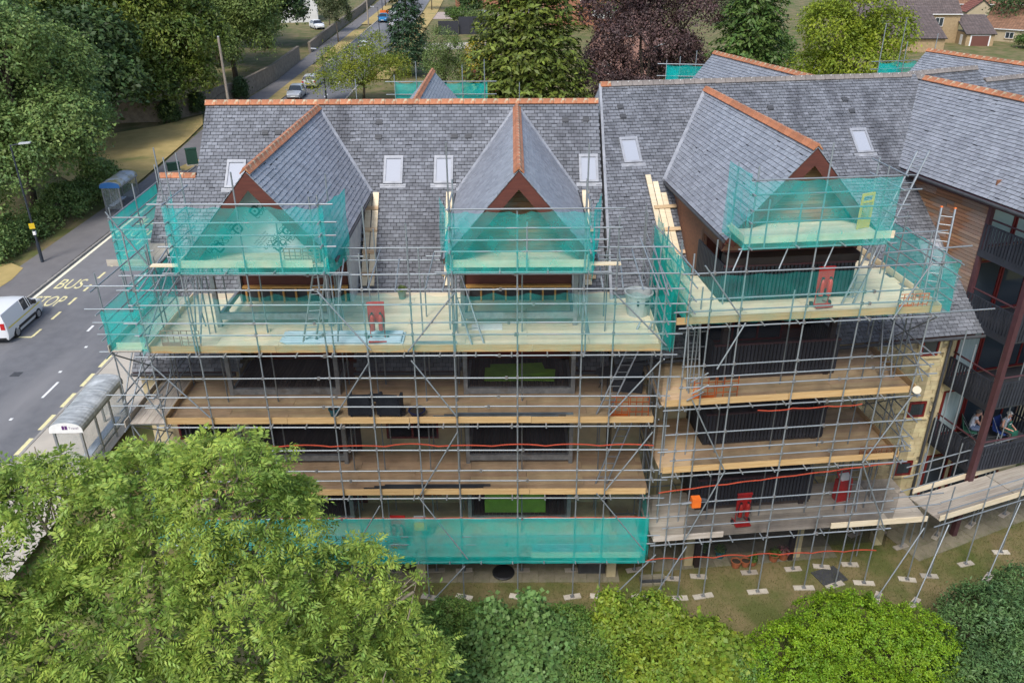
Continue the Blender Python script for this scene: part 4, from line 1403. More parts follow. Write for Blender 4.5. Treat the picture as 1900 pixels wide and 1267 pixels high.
for z in LEVB:
    for tt in (1.05, 3.25):
        rail_x(scB, (-1.4, 6.9), tt, z, name='ledger')
    for i in range(8):
        tube('transom', (-0.95 + i * 1.1, -0.22, z + 0.05), (-0.95 + i * 1.1, 3.4, z + 0.05), scB, GALV)
for s0, z0, s1, z1 in [(-0.75, 12.86, 0.53, 11.15), (0.7, 10.96, -0.02, 9.42), (6.25, 12.67, 5.37, 10.82), (-0.7, 8.35, 0.67, 5.55), (0.67, 5.55, -0.43, 2.77), (6.62, 8.0, 5.45, 5.52), (5.47, 5.46, 6.83, 2.59)]:
    tube('brace', (s0, -0.09, z0), (s1, -0.09, z1), scB, GALV)
tube('raker', (-0.35, -0.12, 2.5), (-1.55, -0.25, 0.05), scB, GALV)
deck(scB, -0.95, 6.98, 0.12, 3.9, 10.97, PLANK, seed=11)
deck(scB, 4.9, 6.98, 3.95, 5.6, 10.97, PLANK, seed=12)
deck(scB, -1.6, 6.8, 0.12, 3.4, 8.12, PLANK3, seed=13)
deck(scB, -1.45, 6.8, 0.12, 3.4, 5.55, PLANK3, seed=14)
deck(scB, -1.5, 8.55, 0.12, 2.7, 2.7, PLANK2, seed=15)
toe(scB, (-1.4, 0.075), (7.0, 0.075), 10.93)
toe(scB, (-1.55, 0.075), (6.6, 0.075), 8.08, TOE)
toe(scB, (-1.4, 0.075), (6.6, 0.075), 5.51, TOE)
toe(scB, (-1.5, 0.075), (1.0, 0.075), 2.66, PLANK2)
toe(scB, (4.9, 0.075), (8.5, 0.075), 2.66, PALE)
toe(scB, (7.0, 0.12), (7.08, 5.6), 10.95, PALE)
toe(scB, (-0.93, 0.12), (-0.9, 2.8), 10.95, TOE)
toe(scB, (6.82, 0.1), (6.85, 3.4), 8.1, TOE)
toe(scB, (6.8, 0.1), (6.82, 3.4), 5.53, TOE)
for z in (11.39, 11.78, 12.2, 12.6):
    tube('guard_rail', (7.05, -0.4, z + 0.05), (7.15, 5.9, z + 0.05), scB, GALV)
    tube('guard_rail', (-0.98, -0.3, z + 0.05), (-1.02, 4.2, z + 0.05), scB, GALV)
for z in (8.8, 9.14, 6.08, 6.44, 9.55, 7.09):
    tube('guard_rail', (6.9, -0.3, z + 0.05), (6.95, 3.6, z + 0.05), scB, GALV)
for tt in (1.4, 2.9, 4.4, 5.7):
    tube('standard', (7.03, tt, 0.06 if tt < 4 else 8.6), (7.03, tt, 12.9 + rb.uniform(-0.1, 0.4)), scB, GALV)
    tube('standard', (-1.0, tt, 0.06), (-1.0, tt, 12.8 + rb.uniform(-0.2, 0.6)), scB, GALV)
for t0, z0, t1, z1 in ((0.2, 10.7, 3.2, 8.2), (3.2, 10.7, 0.2, 8.4), (0.2, 7.9, 3.2, 5.7), (3.2, 7.9, 0.2, 5.7), (0.2, 5.3, 3.2, 2.8)):
    tube('brace', (7.08, t0, z0), (7.08, t1, z1), scB, GALV)
tube('guard_rail', (5.0, 2.2, 12.75), (8.1, 2.2, 12.8), scB, GALV)
tube('guard_rail', (5.0, 0.6, 12.75), (8.0, 0.75, 12.8), scB, GALV)
tube('guard_rail', (5.1, 4.5, 12.75), (8.0, 4.6, 12.8), scB, GALV)
# upper platform B
deck(scB, 0.45, 4.7, 0.12, 1.72, 13.45, PLANK, board=4.4, seed=25)
toe(scB, (0.4, 0.075), (4.95, 0.075), 13.42, PALE)
toe(scB, (0.42, 0.12), (0.42, 1.35), 13.42, PALE)
for z in (15.32, 14.9, 14.45, 14.09):
    tube('guard_rail', (0.35, -0.052, z), (4.75 + rb.uniform(0, 0.7), -0.052, z), scB, GALV)
    tube('guard_rail', (0.4, -0.3, z + 0.05), (0.4, 1.7, z + 0.05), scB, GALV)
    tube('guard_rail', (4.75, -0.3, z + 0.05), (4.75, 1.7, z + 0.05), scB, GALV)
tube('ledger', (0.2, -0.052, 13.3), (5.0, -0.052, 13.3), scB, GALV)
tube('ledger', (0.1, 1.35, 13.3), (5.2, 1.35, 13.3), scB, GALV)
for s in (0.5, 1.9, 3.3, 4.7):
    tube('transom', (s, -0.3, 13.36), (s, 1.6, 13.36), scB, GALV)
    tube('brace', (s - 0.35, 0.05, 12.6), (s, 0.3, 13.3), scB, GALV)
for s in (0.45, 4.75):
    tube('standard', (s, 1.3, 10.97), (s, 1.3, 15.5), scB, GALV)
for s, z0, z1 in ((0.95, 13.3, 14.75), (2.1, 10.8, 11.95), (1.9, 13.4, 14.6)):
    tube('standard', (s, -0.05, z0), (s, -0.05, z1), scB, GALV)
net(scB, (0.3, -0.09), (4.75, -0.09), 13.28, 15.3, TEAL, ties=7, sag=0.04, amp=0.05, seed=41)
net(scB, (0.34, -0.05), (0.25, 1.5), 13.3, 15.5, TEAL, ties=2, sag=0.05, amp=0.06, seed=42)
net(scB, (-1.1, -0.09), (7.2, -0.09), 10.95, 12.55, TEALT, ties=8, sag=0.06, amp=0.03, seed=43, lowsag=0.06)
net(scB, (7.2, -0.05), (7.3, 4.2), 10.95, 12.65, TEALD, ties=4, sag=0.12, amp=0.14, seed=44)
net(scB, (-1.12, 0.0), (-1.15, 4.0), 11.0, 12.75, TEALD, ties=4, sag=0.05, amp=0.06, seed=45)
net(scB, (-0.45, 0.105), (6.7, 0.105), 1.85, 10.72, DARK, ties=6, sag=0.14, amp=0.012, seed=46)
net(scB, (7.12, 0.05), (7.15, 3.3), 1.6, 9.0, DARK, ties=3, sag=0.6, amp=0.12, seed=47)
band(scB, (-1.5, -0.06), (6.65, -0.06), 4.82, 7, sag=0.03, seed=22, zq=5.4, r=0.02)
band(scB, (-1.7, -0.06), (6.75, -0.06), 1.95, 7, sag=0.10, seed=23, zq=1.6, r=0.02)
band(scB, (1.5, -0.07), (5.0, -0.07), 7.83, 3, sag=-0.05, seed=24)
# loading gap between the two scaffolds
for s, t, z0, z1 in ((-1.5, 0.05, 5.5, 9.2), (-1.75, 0.9, 7.0, 8.9), (-0.75, 0.9, 9.0, 10.8), (-0.55, 0.75, 7.4, 10.8)):
    tube('standard', (s, t, z0), (s, t, z1), scB, GALV)
for z in (9.35, 9.9, 10.3):
    tube('guard_rail', (-1.75, 1.6, z), (0.2, 1.6, z), scB, GALV)
for s, t, z in ((-0.45, -0.2, 8.9), (-0.35, 0.2, 9.1), (-0.5, 0.0, 8.55)):
    tube('brace', (s - 0.35, t, z - 0.25), (s + 0.15, t - 0.1, z + 0.1), scB, GALV)
# ------------------------------------------------------------------ walkway at the right
scW = thing('scaffold_walkway', 'low scaffold walkway of weathered boards on tall tubes across the lawn', 'scaffold', (15.2, 0.95, 0), R(21))
for i in range(6):
    boxobj('plank', (1.9, 0.15 + 0.226 * i, 2.66), (3.8, 0.219, 0.038), scW, PLANK2)
    boxobj('plank', (5.75, 0.15 + 0.226 * i, 2.665), (3.8, 0.219, 0.038), scW, PLANK2)
    boxobj('plank', (9.6, 0.15 + 0.226 * i, 2.66), (3.8, 0.219, 0.038), scW, PLANK2)
toe(scW, (0, 0.0), (11.4, 0.0), 2.64, PALE)
toe(scW, (0.3, 1.55), (11.4, 1.55), 2.66, PALE)
for x in (0.25, 2.05, 3.85, 5.7, 7.4, 9.4, 11.2):
    tube('standard', (x, -0.05, 0.06), (x, -0.05, 4.1 if x < 1 else 4.3), scW, GALV)
    tube('standard', (x + 0.25, 1.6, 0.06), (x + 0.25, 1.6, 4.4), scW, GALV)
    sole(scW, x, -0.05, rng.uniform(-0.5, 0.5))
    sole(scW, x + 0.25, 1.6, rng.uniform(-0.5, 0.5))
for z in (2.52, 3.15, 3.6):
    tube('guard_rail', (-0.3, -0.1, z), (11.6, -0.1, z), scW, GALV)
    tube('guard_rail', (-0.2, 1.66, z + 0.3), (11.6, 1.66, z + 0.3), scW, GALV)
for x, tp in ((1.0, 9.3), (1.65, 8.6), (3.1, 9.6), (4.4, 9.4), (0.65, 5.9)):
    tube('standard', (x, 1.66, 0.06), (x, 1.66, tp), scW, GALV)
for x in (0.4, 3.9, 7.3):
    tube('raker', (x, -0.12, 2.45), (x - 1.7, -0.9, 0.06), scW, GALV)
    sole(scW, x - 1.7, -0.9, 0.4)
# link between scaffold B and the walkway
for z in (3.3, 3.78, 4.05):
    tube('guard_rail', (7.0, 0.1 if z < 4 else 2.3, z), (8.9, 0.15 if z < 4 else 2.4, z + 0.03), scB, GALV)
for s, t, tp in ((8.3, 0.0, 4.4), (8.6, 2.6, 4.6), (7.6, 2.65, 5.2)):
    tube('standard', (s, t, 0.06), (s, t, tp), scB, GALV)
    sole(scB, s, t, rng.uniform(-0.4, 0.4))
tube('raker', (8.35, -0.08, 2.5), (6.75, -0.75, 0.06), scB, GALV)
sole(scB, 6.75, -0.75, 0.9)

# ------------------------------------------------------------------ scaffolds showing behind the roofs
def rear_scaffold(label, p, q, z0, z1, posts, seed):
    t = thing('rear_scaffold', label, 'scaffold', (p[0], p[1], gz(p[0], p[1])), 0)
    o = Vector((-p[0], -p[1], -gz(p[0], p[1])))
    def L(v):
        return Vector(v) + o
    for x, y, tp in posts:
        tube('standard', L((x, y, gz(x, y))), L((x, y, tp)), t, GALV)
    for z in (z0, (z0 + z1) / 2, z1):
        d = Vector((q[0] - p[0], q[1] - p[1], 0)).normalized() * 0.5
        tube('guard_rail', L((p[0] - d.x, p[1] - d.y, z)), L((q[0] + d.x, q[1] + d.y, z)), t, GALV)
    nn = net(t, (p[0] + o.x, p[1] + o.y + 0.08), (q[0] + o.x, q[1] + o.y + 0.08), z0 + o.z, z1 - 0.02 + o.z, TEALD, sag=0.16, amp=0.05, seed=seed)
    nn2 = net(t, (p[0] + o.x, p[1] + o.y + 0.08), (p[0] + o.x + 0.3, p[1] + o.y - 2), z0 + o.z, z1 - 0.02 + o.z, TEALD, sag=0.16, amp=0.05, seed=seed + 1)
    return t
rear_scaffold('teal-netted scaffold top behind the small rear gable of the left block', (-6.4, 23.7), (-1.35, 23.7), 13.0, 14.35, [(-6.4, 23.7, 14.7), (-5.2, 23.7, 15.4), (-2.7, 23.7, 15.2), (-1.5, 23.7, 15.5), (-8.4, 23.0, 14.6), (0.4, 23.7, 14.3)], 61)
rear_scaffold('teal netting and poles behind the middle block beside the copper beech', (8.75, 26.0), (12.2, 25.4), 13.6, 14.9, [(8.75, 26, 15.1), (9.5, 26, 15.3), (10.4, 26, 15.6), (11.6, 25.6, 15.0)], 63)
rear_scaffold('teal-netted scaffold top at the far right behind the ridges', (21.2, 27.0), (24.6, 27.6), 14.0, 14.85, [(21.2, 27, 16.9), (22.3, 27, 17.2), (22.7, 27.2, 15.9), (24.5, 27.5, 16.3)], 65)
# ------------------------------------------------------------------ vegetation
def unit(v):
    return v / np.maximum(np.linalg.norm(v, axis=-1, keepdims=True), 1e-9)
def leaf_quads(cen, nrm, size, aspect=0.5, r=None, droop=0.0, along=None):
    """Rhombic leaves: centre, facing normal, length; random roll about the normal."""
    r = r or NR
    n = len(cen)
    a = r.normal(size=(n, 3)) if along is None else along + 0.25 * r.normal(size=(n, 3))
    if droop:
        a[:, 2] -= droop
    nrm = unit(nrm)
    t = unit(a - nrm * np.sum(a * nrm, -1, keepdims=True))
    b = np.cross(nrm, t)
    size = np.asarray(size).reshape(-1, 1)
    L, W = t * size * 0.5, b * size * aspect * 0.5
    bend = nrm * size * 0.08
    return np.stack([cen - L, cen + W + bend - L * 0.1, cen + L - bend, cen - W + bend - L * 0.1], 1)
def lobes_clumps(lobes, k, r, shell=(0.72, 1.0), low=-0.55):
    """Clump centres and outward directions spread over ellipsoid lobes (cx,cy,cz,rx,ry,rz)."""
    lobes = np.array(lobes, float)
    wgt = (lobes[:, 3] * lobes[:, 4] + lobes[:, 4] * lobes[:, 5] + lobes[:, 3] * lobes[:, 5])
    pick = r.choice(len(lobes), size=k, p=wgt / wgt.sum())
    d = unit(r.normal(size=(k, 3)))
    bad = d[:, 2] < low
    d[bad, 2] *= -1
    rad = r.uniform(shell[0], shell[1], size=(k, 1))
    c = lobes[pick, :3] + d * lobes[pick, 3:6] * rad
    # keep clumps that are not buried deep in another lobe
    keep = np.ones(k, bool)
    for i, l in enumerate(lobes):
        q = np.sum(((c - l[:3]) / l[3:6]) ** 2, -1)
        keep &= ~((q < 0.42) & (pick != i))
    out = unit(d / lobes[pick, 3:6])
    return c[keep], out[keep]
BARK = pm('bark', (0.12, 0.095, 0.07), (0.075, 0.06, 0.045), scale=6, stretch=(1, 1, 0.3), rough=0.95, bump=0.5)
BARKL = pm('pale_bark', (0.24, 0.20, 0.15), (0.17, 0.14, 0.10), scale=6, stretch=(1, 1, 0.3), rough=0.95, bump=0.4)
def limbs(parent, base, lobes, r0, mat=BARK, fork=0.45, seed=0, extra=()):
    rr = random.Random(seed)
    m = MB()
    base = Vector(base)
    cz = np.mean([l[2] for l in lobes])
    f = base + Vector((rr.uniform(-0.3, 0.3), rr.uniform(-0.3, 0.3), (cz - base.z) * fork))
    m.tube(base, f, r0, r0 * 0.72, n=9)
    for l in lobes:
        tip = Vector(l[:3]) + Vector((0, 0, l[5] * 0.3))
        mid = f.lerp(tip, 0.5) + Vector((rr.uniform(-0.4, 0.4), rr.uniform(-0.4, 0.4), 0.3))
        m.tube(f, mid, r0 * 0.5, r0 * 0.32, n=7)
        m.tube(mid, tip, r0 * 0.32, r0 * 0.12, n=6)
        for j in range(3):
            e = tip + Vector((rr.uniform(-1, 1) * l[3] * 0.7, rr.uniform(-1, 1) * l[4] * 0.7, rr.uniform(-0.3, 0.7) * l[5]))
            m.tube(mid.lerp(tip, rr.uniform(0.2, 0.9)), e, r0 * 0.13, r0 * 0.04, n=5)
    for a, b, r1 in extra:
        m.tube(a, b, r1, r1 * 0.5, n=5)
    return m.build('trunk', mat, parent, smooth=True)
def broadleaf(label, cat, base, lobes, mat, clumps, per, lsize, csize, aspect=0.55, seed=1, r0=0.3, name='tree', flat=0.55, group=None, droop=0.15, low=-0.55, bark=BARK, inner=0.0, shell=(0.72, 1.0), fork=0.45):
    r = np.random.default_rng(seed)
    t = thing(name, label, cat, base, group=group)
    bx = np.array(base)
    lob = [tuple(np.array(l[:3]) - bx) + tuple(l[3:]) for l in lobes]
    c, out = lobes_clumps(lob, clumps, r, shell=shell, low=low)
    k = len(c)
    idx = np.repeat(np.arange(k), per)
    n = len(idx)
    off = r.normal(size=(n, 3)) * csize
    o = out[idx]
    off -= o * np.sum(off * o, -1, keepdims=True) * (1 - flat)
    cs = r.uniform(0.6, 1.3, size=(k, 1))[idx]
    cen = c[idx] + off * cs
    nrm = o * 0.9 + np.array([0, 0, 0.55]) + r.normal(size=(n, 3)) * 0.55
    V = leaf_quads(cen, nrm, lsize * r.uniform(0.65, 1.3, n), aspect, r, droop)
    if inner > 0:
        c2, o2 = lobes_clumps(lob, int(clumps * inner), r, shell=(0.25, 0.7))
        id2 = np.repeat(np.arange(len(c2)), per)
        cen2 = c2[id2] + r.normal(size=(len(id2), 3)) * csize * 1.5
        V2 = leaf_quads(cen2, r.normal(size=(len(id2), 3)), lsize * 1.3 * np.ones(len(id2)), aspect, r)
        V = np.concatenate([V, V2])
    fast_quads('crown', V, mat, t)
    limbs(t, (0, 0, 0), lob, r0, bark, seed=seed, fork=fork)
    return t
def conifer(label, base, H, rad, mat, seed=1, whorls=34, per_whorl=13, z0=0.6, spray=0.34, sp=26, droop=0.25, r0=0.3, cat='tree', name='conifer_tree', width=0.34, power=0.85, up=0.0, jag=0.25):
    """Whorled branches hung with flat sprays of needles."""
    r = np.random.default_rng(seed)
    t = thing(name, label, cat, base)
    V = []
    tr = MB()
    tr.tube((0, 0, 0), (0, 0, H * 0.97), r0, 0.03, n=9)
    for w in range(whorls):
        f = w / (whorls - 1)
        z = z0 + (H - z0) * f
        R0 = rad * (1 - f) ** power + 0.15
        nb = max(5, int(per_whorl * (1 - 0.55 * f)))
        for b in range(nb):
            th = 2 * math.pi * (b + r.uniform(-0.3, 0.3)) / nb + w * 0.7
            L = R0 * r.uniform(1 - jag, 1.1)
            d = np.array([math.cos(th), math.sin(th), 0])
            zz = z + r.uniform(-0.25, 0.25)
            tip = d * L + np.array([0, 0, zz - droop * L + up * L])
            if b % 3 == 0:
                tr.tube((0, 0, zz), tuple(tip * 0.85 + np.array([0, 0, zz]) * 0.15), 0.05 * (1 - f) + 0.012, 0.01, n=4)
            m_ = max(6, int(sp * (0.35 + L / rad)))
            s = r.uniform(0.15, 1.0, m_) ** 0.6
            sag = np.stack([d[0] * L * s, d[1] * L * s, zz - droop * L * s ** 1.5 + up * L * s ** 1.3], 1)
            side = np.cross(d, [0, 0, 1])
            lat = r.normal(size=(m_, 1)) * (0.28 * L * (1.1 - s[:, None]) + 0.12)
            cen = sag + side * lat + r.normal(size=(m_, 3)) * 0.10 - np.array([0, 0, 1]) * np.abs(lat) * 0.3
            al = d * 0.8 + side * np.sign(lat) * 0.6 + np.array([0, 0, -0.25 + up * 1.5]) + r.normal(size=(m_, 3)) * 0.2
            nrm = np.array([0, 0, 1.0]) + d * 0.5 + r.normal(size=(m_, 3)) * 0.35
            V.append(leaf_quads(cen, nrm, spray * r.uniform(0.7, 1.35, m_), width, r, along=al))
    fast_quads('crown', np.concatenate(V), mat, t)
    tr.build('trunk', BARK, t, smooth=True)
    return t
def fronds(cen, out, r, L=0.3, pairs=5, lw=0.085, droop=0.6):
    """Pinnate leaves: a rachis from each clump point with paired leaflets."""
    n = len(cen)
    d = unit(out + r.normal(size=(n, 3)) * 0.55)
    nrm = unit(np.array([0, 0, 1.0]) + out * 0.5 + r.normal(size=(n, 3)) * 0.3)
    side = unit(np.cross(d, nrm))
    nrm = np.cross(side, d)
    Ls = L * r.uniform(0.7, 1.25, (n, 1))
    V = []
    for k in range(pairs + 1):
        s = (k + 0.7) / (pairs + 0.7)
        p = cen + d * Ls * s - np.array([0, 0, 1.0]) * Ls * droop * s ** 2
        if k == pairs:
            dirs = [d - np.array([0, 0, 1.0]) * droop]
        else:
            dirs = [side * 0.85 + d * 0.55 - np.array([0, 0, 0.35]), -side * 0.85 + d * 0.55 - np.array([0, 0, 0.35])]
        for q in dirs:
            q = unit(q + r.normal(size=(n, 3)) * 0.12)
            l = lw * (1.15 - 0.35 * abs(2 * s - 0.9)) * r.uniform(0.85, 1.15, (n, 1))
            b = unit(np.cross(nrm, q))
            cen2 = p + q * l * 0.55
            V.append(np.stack([cen2 - q * l * 0.5, cen2 + b * l * 0.17, cen2 + q * l * 0.55, cen2 - b * l * 0.17], 1))
    return np.concatenate(V)

LF_ASH = leaf_mat('ash_leaf', (0.33, 0.43, 0.075), (0.20, 0.30, 0.055), rnd=0.32, rsat=0.018, trans=0.3, s=0.8)
LF_SYC = leaf_mat('sycamore_leaf', (0.198, 0.276, 0.074), (0.132, 0.211, 0.064), rnd=0.32, rsat=0.02, s=0.35)
LF_CHE = leaf_mat('chestnut_leaf', (0.177, 0.226, 0.035), (0.074, 0.123, 0.029), rnd=0.35, rsat=0.02, s=0.3)
LF_WIL = leaf_mat('lime_leaf', (0.217, 0.280, 0.072), (0.140, 0.204, 0.055), rnd=0.3, rsat=0.015, s=0.4)
LF_DK = leaf_mat('dark_leaf', (0.072, 0.120, 0.034), (0.048, 0.086, 0.029), rnd=0.35, rsat=0.02)
LF_SPR = leaf_mat('spruce_needle', (0.043, 0.088, 0.035), (0.027, 0.062, 0.027), rnd=0.35, rsat=0.015, trans=0.1)
LF_CYP = leaf_mat('cypress_spray', (0.163, 0.202, 0.031), (0.086, 0.119, 0.023), rnd=0.4, rsat=0.015, trans=0.12, s=0.6)
LF_COP = leaf_mat('copper_leaf', (0.112, 0.065, 0.057), (0.081, 0.053, 0.053), rnd=0.4, rsat=0.02, trans=0.12, s=0.5)
LF_GRN = leaf_mat('mid_green_leaf', (0.108, 0.184, 0.039), (0.076, 0.130, 0.030), rnd=0.32, rsat=0.02, s=0.5)
LF_YEL = leaf_mat('yellow_green_leaf', (0.300, 0.360, 0.030), (0.195, 0.262, 0.030), rnd=0.28, rsat=0.015, trans=0.35, s=0.5)
LF_ROB = leaf_mat('golden_leaf', (0.277, 0.307, 0.033), (0.150, 0.210, 0.038), rnd=0.3, rsat=0.02, trans=0.3, s=0.5)
LF_PAL = leaf_mat('pale_green_leaf', (0.184, 0.248, 0.072), (0.128, 0.184, 0.056), rnd=0.28, rsat=0.015, trans=0.3, s=0.6)
LF_PRI = leaf_mat('privet_leaf', (0.235, 0.37, 0.018), (0.15, 0.275, 0.018), rnd=0.3, rsat=0.015, trans=0.28, s=1.2)
LF_BLU = leaf_mat('blue_green_leaf', (0.117, 0.205, 0.059), (0.082, 0.156, 0.055), rnd=0.3, rsat=0.015, trans=0.2, s=1.2)
LF_HED = leaf_mat('hedge_leaf', (0.180, 0.282, 0.054), (0.108, 0.198, 0.042), rnd=0.32, rsat=0.02, trans=0.25, s=1.2)
LF_LIM = leaf_mat('lime_green_leaf', (0.256, 0.336, 0.035), (0.160, 0.248, 0.032), rnd=0.3, rsat=0.02, trans=0.3, s=1.5)
LF_RED = leaf_mat('red_shrub_leaf', (0.420, 0.100, 0.075), (0.300, 0.080, 0.060), rnd=0.3, rsat=0.02)
LF_GOLD = leaf_mat('gold_shrub_leaf', (0.450, 0.350, 0.020), (0.300, 0.270, 0.020), rnd=0.3, rsat=0.015)

def L8(c, spread, k, rr, seed, z=(0, 1)):
    """A handful of lobes around a centre."""
    q = random.Random(seed)
    out = []
    for i in range(k):
        th = 2 * math.pi * i / k + q.uniform(-0.4, 0.4)
        d = q.uniform(0.55, 1.0)
        s = q.uniform(0.75, 1.2)
        out.append((c[0] + math.cos(th) * spread[0] * d, c[1] + math.sin(th) * spread[1] * d, c[2] + spread[2] * q.uniform(*z), rr[0] * s, rr[1] * s, rr[2] * s))
    out.append((c[0], c[1], c[2] + spread[2] * 0.8, rr[0] * 1.1, rr[1] * 1.1, rr[2] * 1.1))
    return out
def G0(x, y):
    return (x, y, gz(x, y))
# left of the street
lob = L8((-37.6, 40.5, 7.0), (4.4, 4.4, 7.5), 9, (3.3, 3.3, 2.7), 1) + [(-36.0, 39, 15.0, 3.4, 3.2, 2.6), (-39, 42, 17, 3.5, 3.2, 2.6), (-35.0, 42.0, 6.2, 2.2, 2.6, 2.0), (-36.5, 36.0, 6.0, 2.8, 2.6, 2.2), (-40.5, 35.5, 9.5, 3, 3, 2.6), (-37.5, 33, 4.6, 2.4, 2.4, 2.2), (-34.8, 46, 8.6, 2.0, 2.6, 2.2), (-36, 43, 11.5, 3, 3, 2.6), (-42, 36, 13, 3.4, 3.2, 2.6)]
broadleaf('great sycamore leaning over the footway at the left edge beside the lamp', 'tree', G0(-38.5, 41), lob, LF_SYC, 2300, 30, 0.27, 0.36, seed=2, r0=0.45, inner=0.25)
lob = [(-36.2, 30.8 + i * 2.3, 1.9 + 0.5 * math.sin(i * 2.1), 1.6, 1.7, 1.5) for i in range(4)] + [(-35.6, 40.5, 2.6, 1.9, 1.9, 1.7), (-34.9, 45.6, 3.0, 1.7, 1.8, 2.2), (-35.6, 43.4, 2.4, 1.6, 1.6, 1.4), (-34.6, 47.6, 2.4, 1.2, 1.2, 1.3)]
broadleaf('dense leafy hedge along the back of the far footway', 'hedge', G0(-36, 37), lob, LF_SYC, 520, 34, 0.2, 0.26, seed=3, r0=0.12, name='hedge', inner=0.3)
lob = L8((-43.5, 77, 8), (6.3, 5.5, 10), 9, (4.2, 4.0, 3.2), 4) + [(-37.0, 76.5, 7.0, 2.8, 2.8, 2.6), (-40, 73.5, 6.2, 3.0, 2.8, 2.8), (-45, 71, 8, 3.5, 3, 3.4), (-42, 74, 19, 4, 4, 3), (-36.6, 79.5, 11.5, 3.2, 3.2, 3.2), (-50, 72, 14, 4, 4, 4), (-48, 69, 7.5, 3.4, 3, 3), (-41, 75, 13, 4, 3.6, 3.4), (-37.5, 80, 16.5, 3.6, 3.6, 3)]
broadleaf('dark horse chestnut with drooping yellow-green leaves above the dry bank', 'tree', G0(-44, 78), lob, LF_CHE, 2400, 26, 0.44, 0.5, aspect=0.45, seed=5, r0=0.6, droop=0.8, inner=0.3)
lob = L8((-39.2, 99, 9), (4.5, 4.5, 7), 8, (3.2, 3.2, 3.2), 6) + [(-34.9, 97.0, 9.4, 2.2, 2.2, 3.6), (-35.5, 95.5, 13.0, 3, 2.8, 3.4), (-38, 98, 18, 3.4, 3.4, 2.8), (-39, 93, 8, 2.8, 2.6, 3.4), (-36, 99, 17, 3.4, 3.2, 2.8), (-33.6, 98.5, 13.6, 2.0, 2.0, 3.0)]
broadleaf('drooping pale lime tree over the street behind the telegraph pole', 'tree', G0(-39.5, 99), lob, LF_WIL, 1900, 26, 0.34, 0.5, aspect=0.5, seed=7, r0=0.4, droop=1.2, inner=0.25)
for i, (x, y, h, sd) in enumerate(((-54, 60, 16, 8), (-54, 88, 18, 9), (-46, 112, 17, 10), (-60, 112, 19, 12), (-48, 47, 14, 13), (-58, 74, 18, 201), (-46, 62, 13, 202), (-68, 96, 19, 203), (-44, 132, 15, 204), (-56, 140, 17, 205))):
    lob = L8((x, y, gz(x, y) + h * 0.4), (6, 5, h * 0.45), 7, (4.6, 4.2, h * 0.24), sd)
    broadleaf(('tall dark tree filling the top left corner', 'dark tree behind the horse chestnut, second from the corner', 'dark tree behind the drooping lime tree', 'far dark tree on the skyline behind the chestnut', 'dark tree behind the great sycamore', 'dark tree between the sycamore and the chestnut', 'lower dark tree at the left of the dry bank', 'tallest dark tree at the top left edge', 'dark tree beside the white house on the street', 'far dark tree left of the white house')[i], 'tree', G0(x, y), lob, LF_DK, 760, 24, 0.55, 0.7, seed=sd, r0=0.5, inner=0.3, group='dark trees beyond the street')
# ivy on the far wall
lob = [(-37.6, 77.5, 3.6, 1.2, 0.8, 1.5), (-35.0, 86, 3.9, 0.9, 1.5, 1.6), (-39.5, 73.5, 3.4, 1.3, 0.9, 1.4)]
broadleaf('dark ivy climbing the old stone wall under the trees', 'ivy', G0(-37.3, 78.2), lob, LF_DK, 240, 26, 0.22, 0.25, seed=14, r0=0.06, name='ivy', inner=0.3)
# street and garden trees
lob = L8((-32.4, 139, 8.0), (1.9, 1.9, 4.5), 5, (1.9, 1.9, 2.0), 15)
broadleaf('small round street tree on the grass verge', 'tree', G0(-32.4, 139), lob, leaf_mat('grey_green_leaf', (0.085, 0.105, 0.040), (0.060, 0.080, 0.030), rnd=0.25), 420, 20, 0.3, 0.4, seed=16, r0=0.13, fork=0.62, bark=BARKL)
for x, y, s, lb in ((-19.8, 195, 17, 'street tree on the right verge beyond the spruce'), (-32.6, 205, 18, 'street tree on the left verge near the top edge'), (-36.5, 152, 19, 'garden tree behind the parked blue and white car')):
    lob = L8((x, y, gz(x, y) + 5), (2.2, 2.2, 4), 5, (2.2, 2.2, 2), s)
    broadleaf(lb, 'tree', G0(x, y), lob, LF_GRN, 260, 18, 0.42, 0.5, seed=s, r0=0.14, fork=0.6)
conifer('dark narrow spruce standing between the street and the gardens', G0(-15.3, 104), 19, 3.9, LF_SPR, seed=20, whorls=40, per_whorl=15, spray=0.5, sp=22, z0=2.6, droop=0.35)
lob = L8((-19.5, 84.5, 5.3), (4.6, 3.2, 3.2), 8, (2.2, 2.1, 1.5), 21, z=(-0.3, 1)) + [(-14.4, 85.5, 6.6, 1.9, 1.9, 1.6), (-24, 84, 5, 1.9, 1.9, 1.5), (-17.5, 86, 9.4, 2, 2, 1.5)]
broadleaf('feathery golden-green tree beside the parked silver cars', 'tree', G0(-19.2, 86), lob, LF_ROB, 620, 24, 0.26, 0.45, aspect=0.4, seed=22, r0=0.18, inner=0.1)
lob = L8((-8.4, 82, 6.0), (1.9, 1.9, 5.0), 6, (1.6, 1.6, 1.6), 23)
broadleaf('slender pale green tree right of the rear gable', 'tree', G0(-8.4, 82), lob, LF_PAL, 400, 24, 0.24, 0.36, aspect=0.45, seed=24, r0=0.12)
lob = [(-4.9, 92, 7.2, 1.5, 1.3, 2.0), (-5.6, 91, 5.5, 1.6, 1.4, 1.7), (-3.4, 92, 6.1, 1.2, 1.2, 1.5)]
broadleaf('yellow-leaved shrub left of the big cypress', 'shrub', G0(-4.9, 92), lob, LF_GOLD, 160, 22, 0.26, 0.3, seed=25, r0=0.08, name='shrub')
lob = [(-4.6, 84, 5.2, 1.5, 1.2, 1.2), (-3.4, 84, 4.2, 1.3, 1.2, 1.2)]
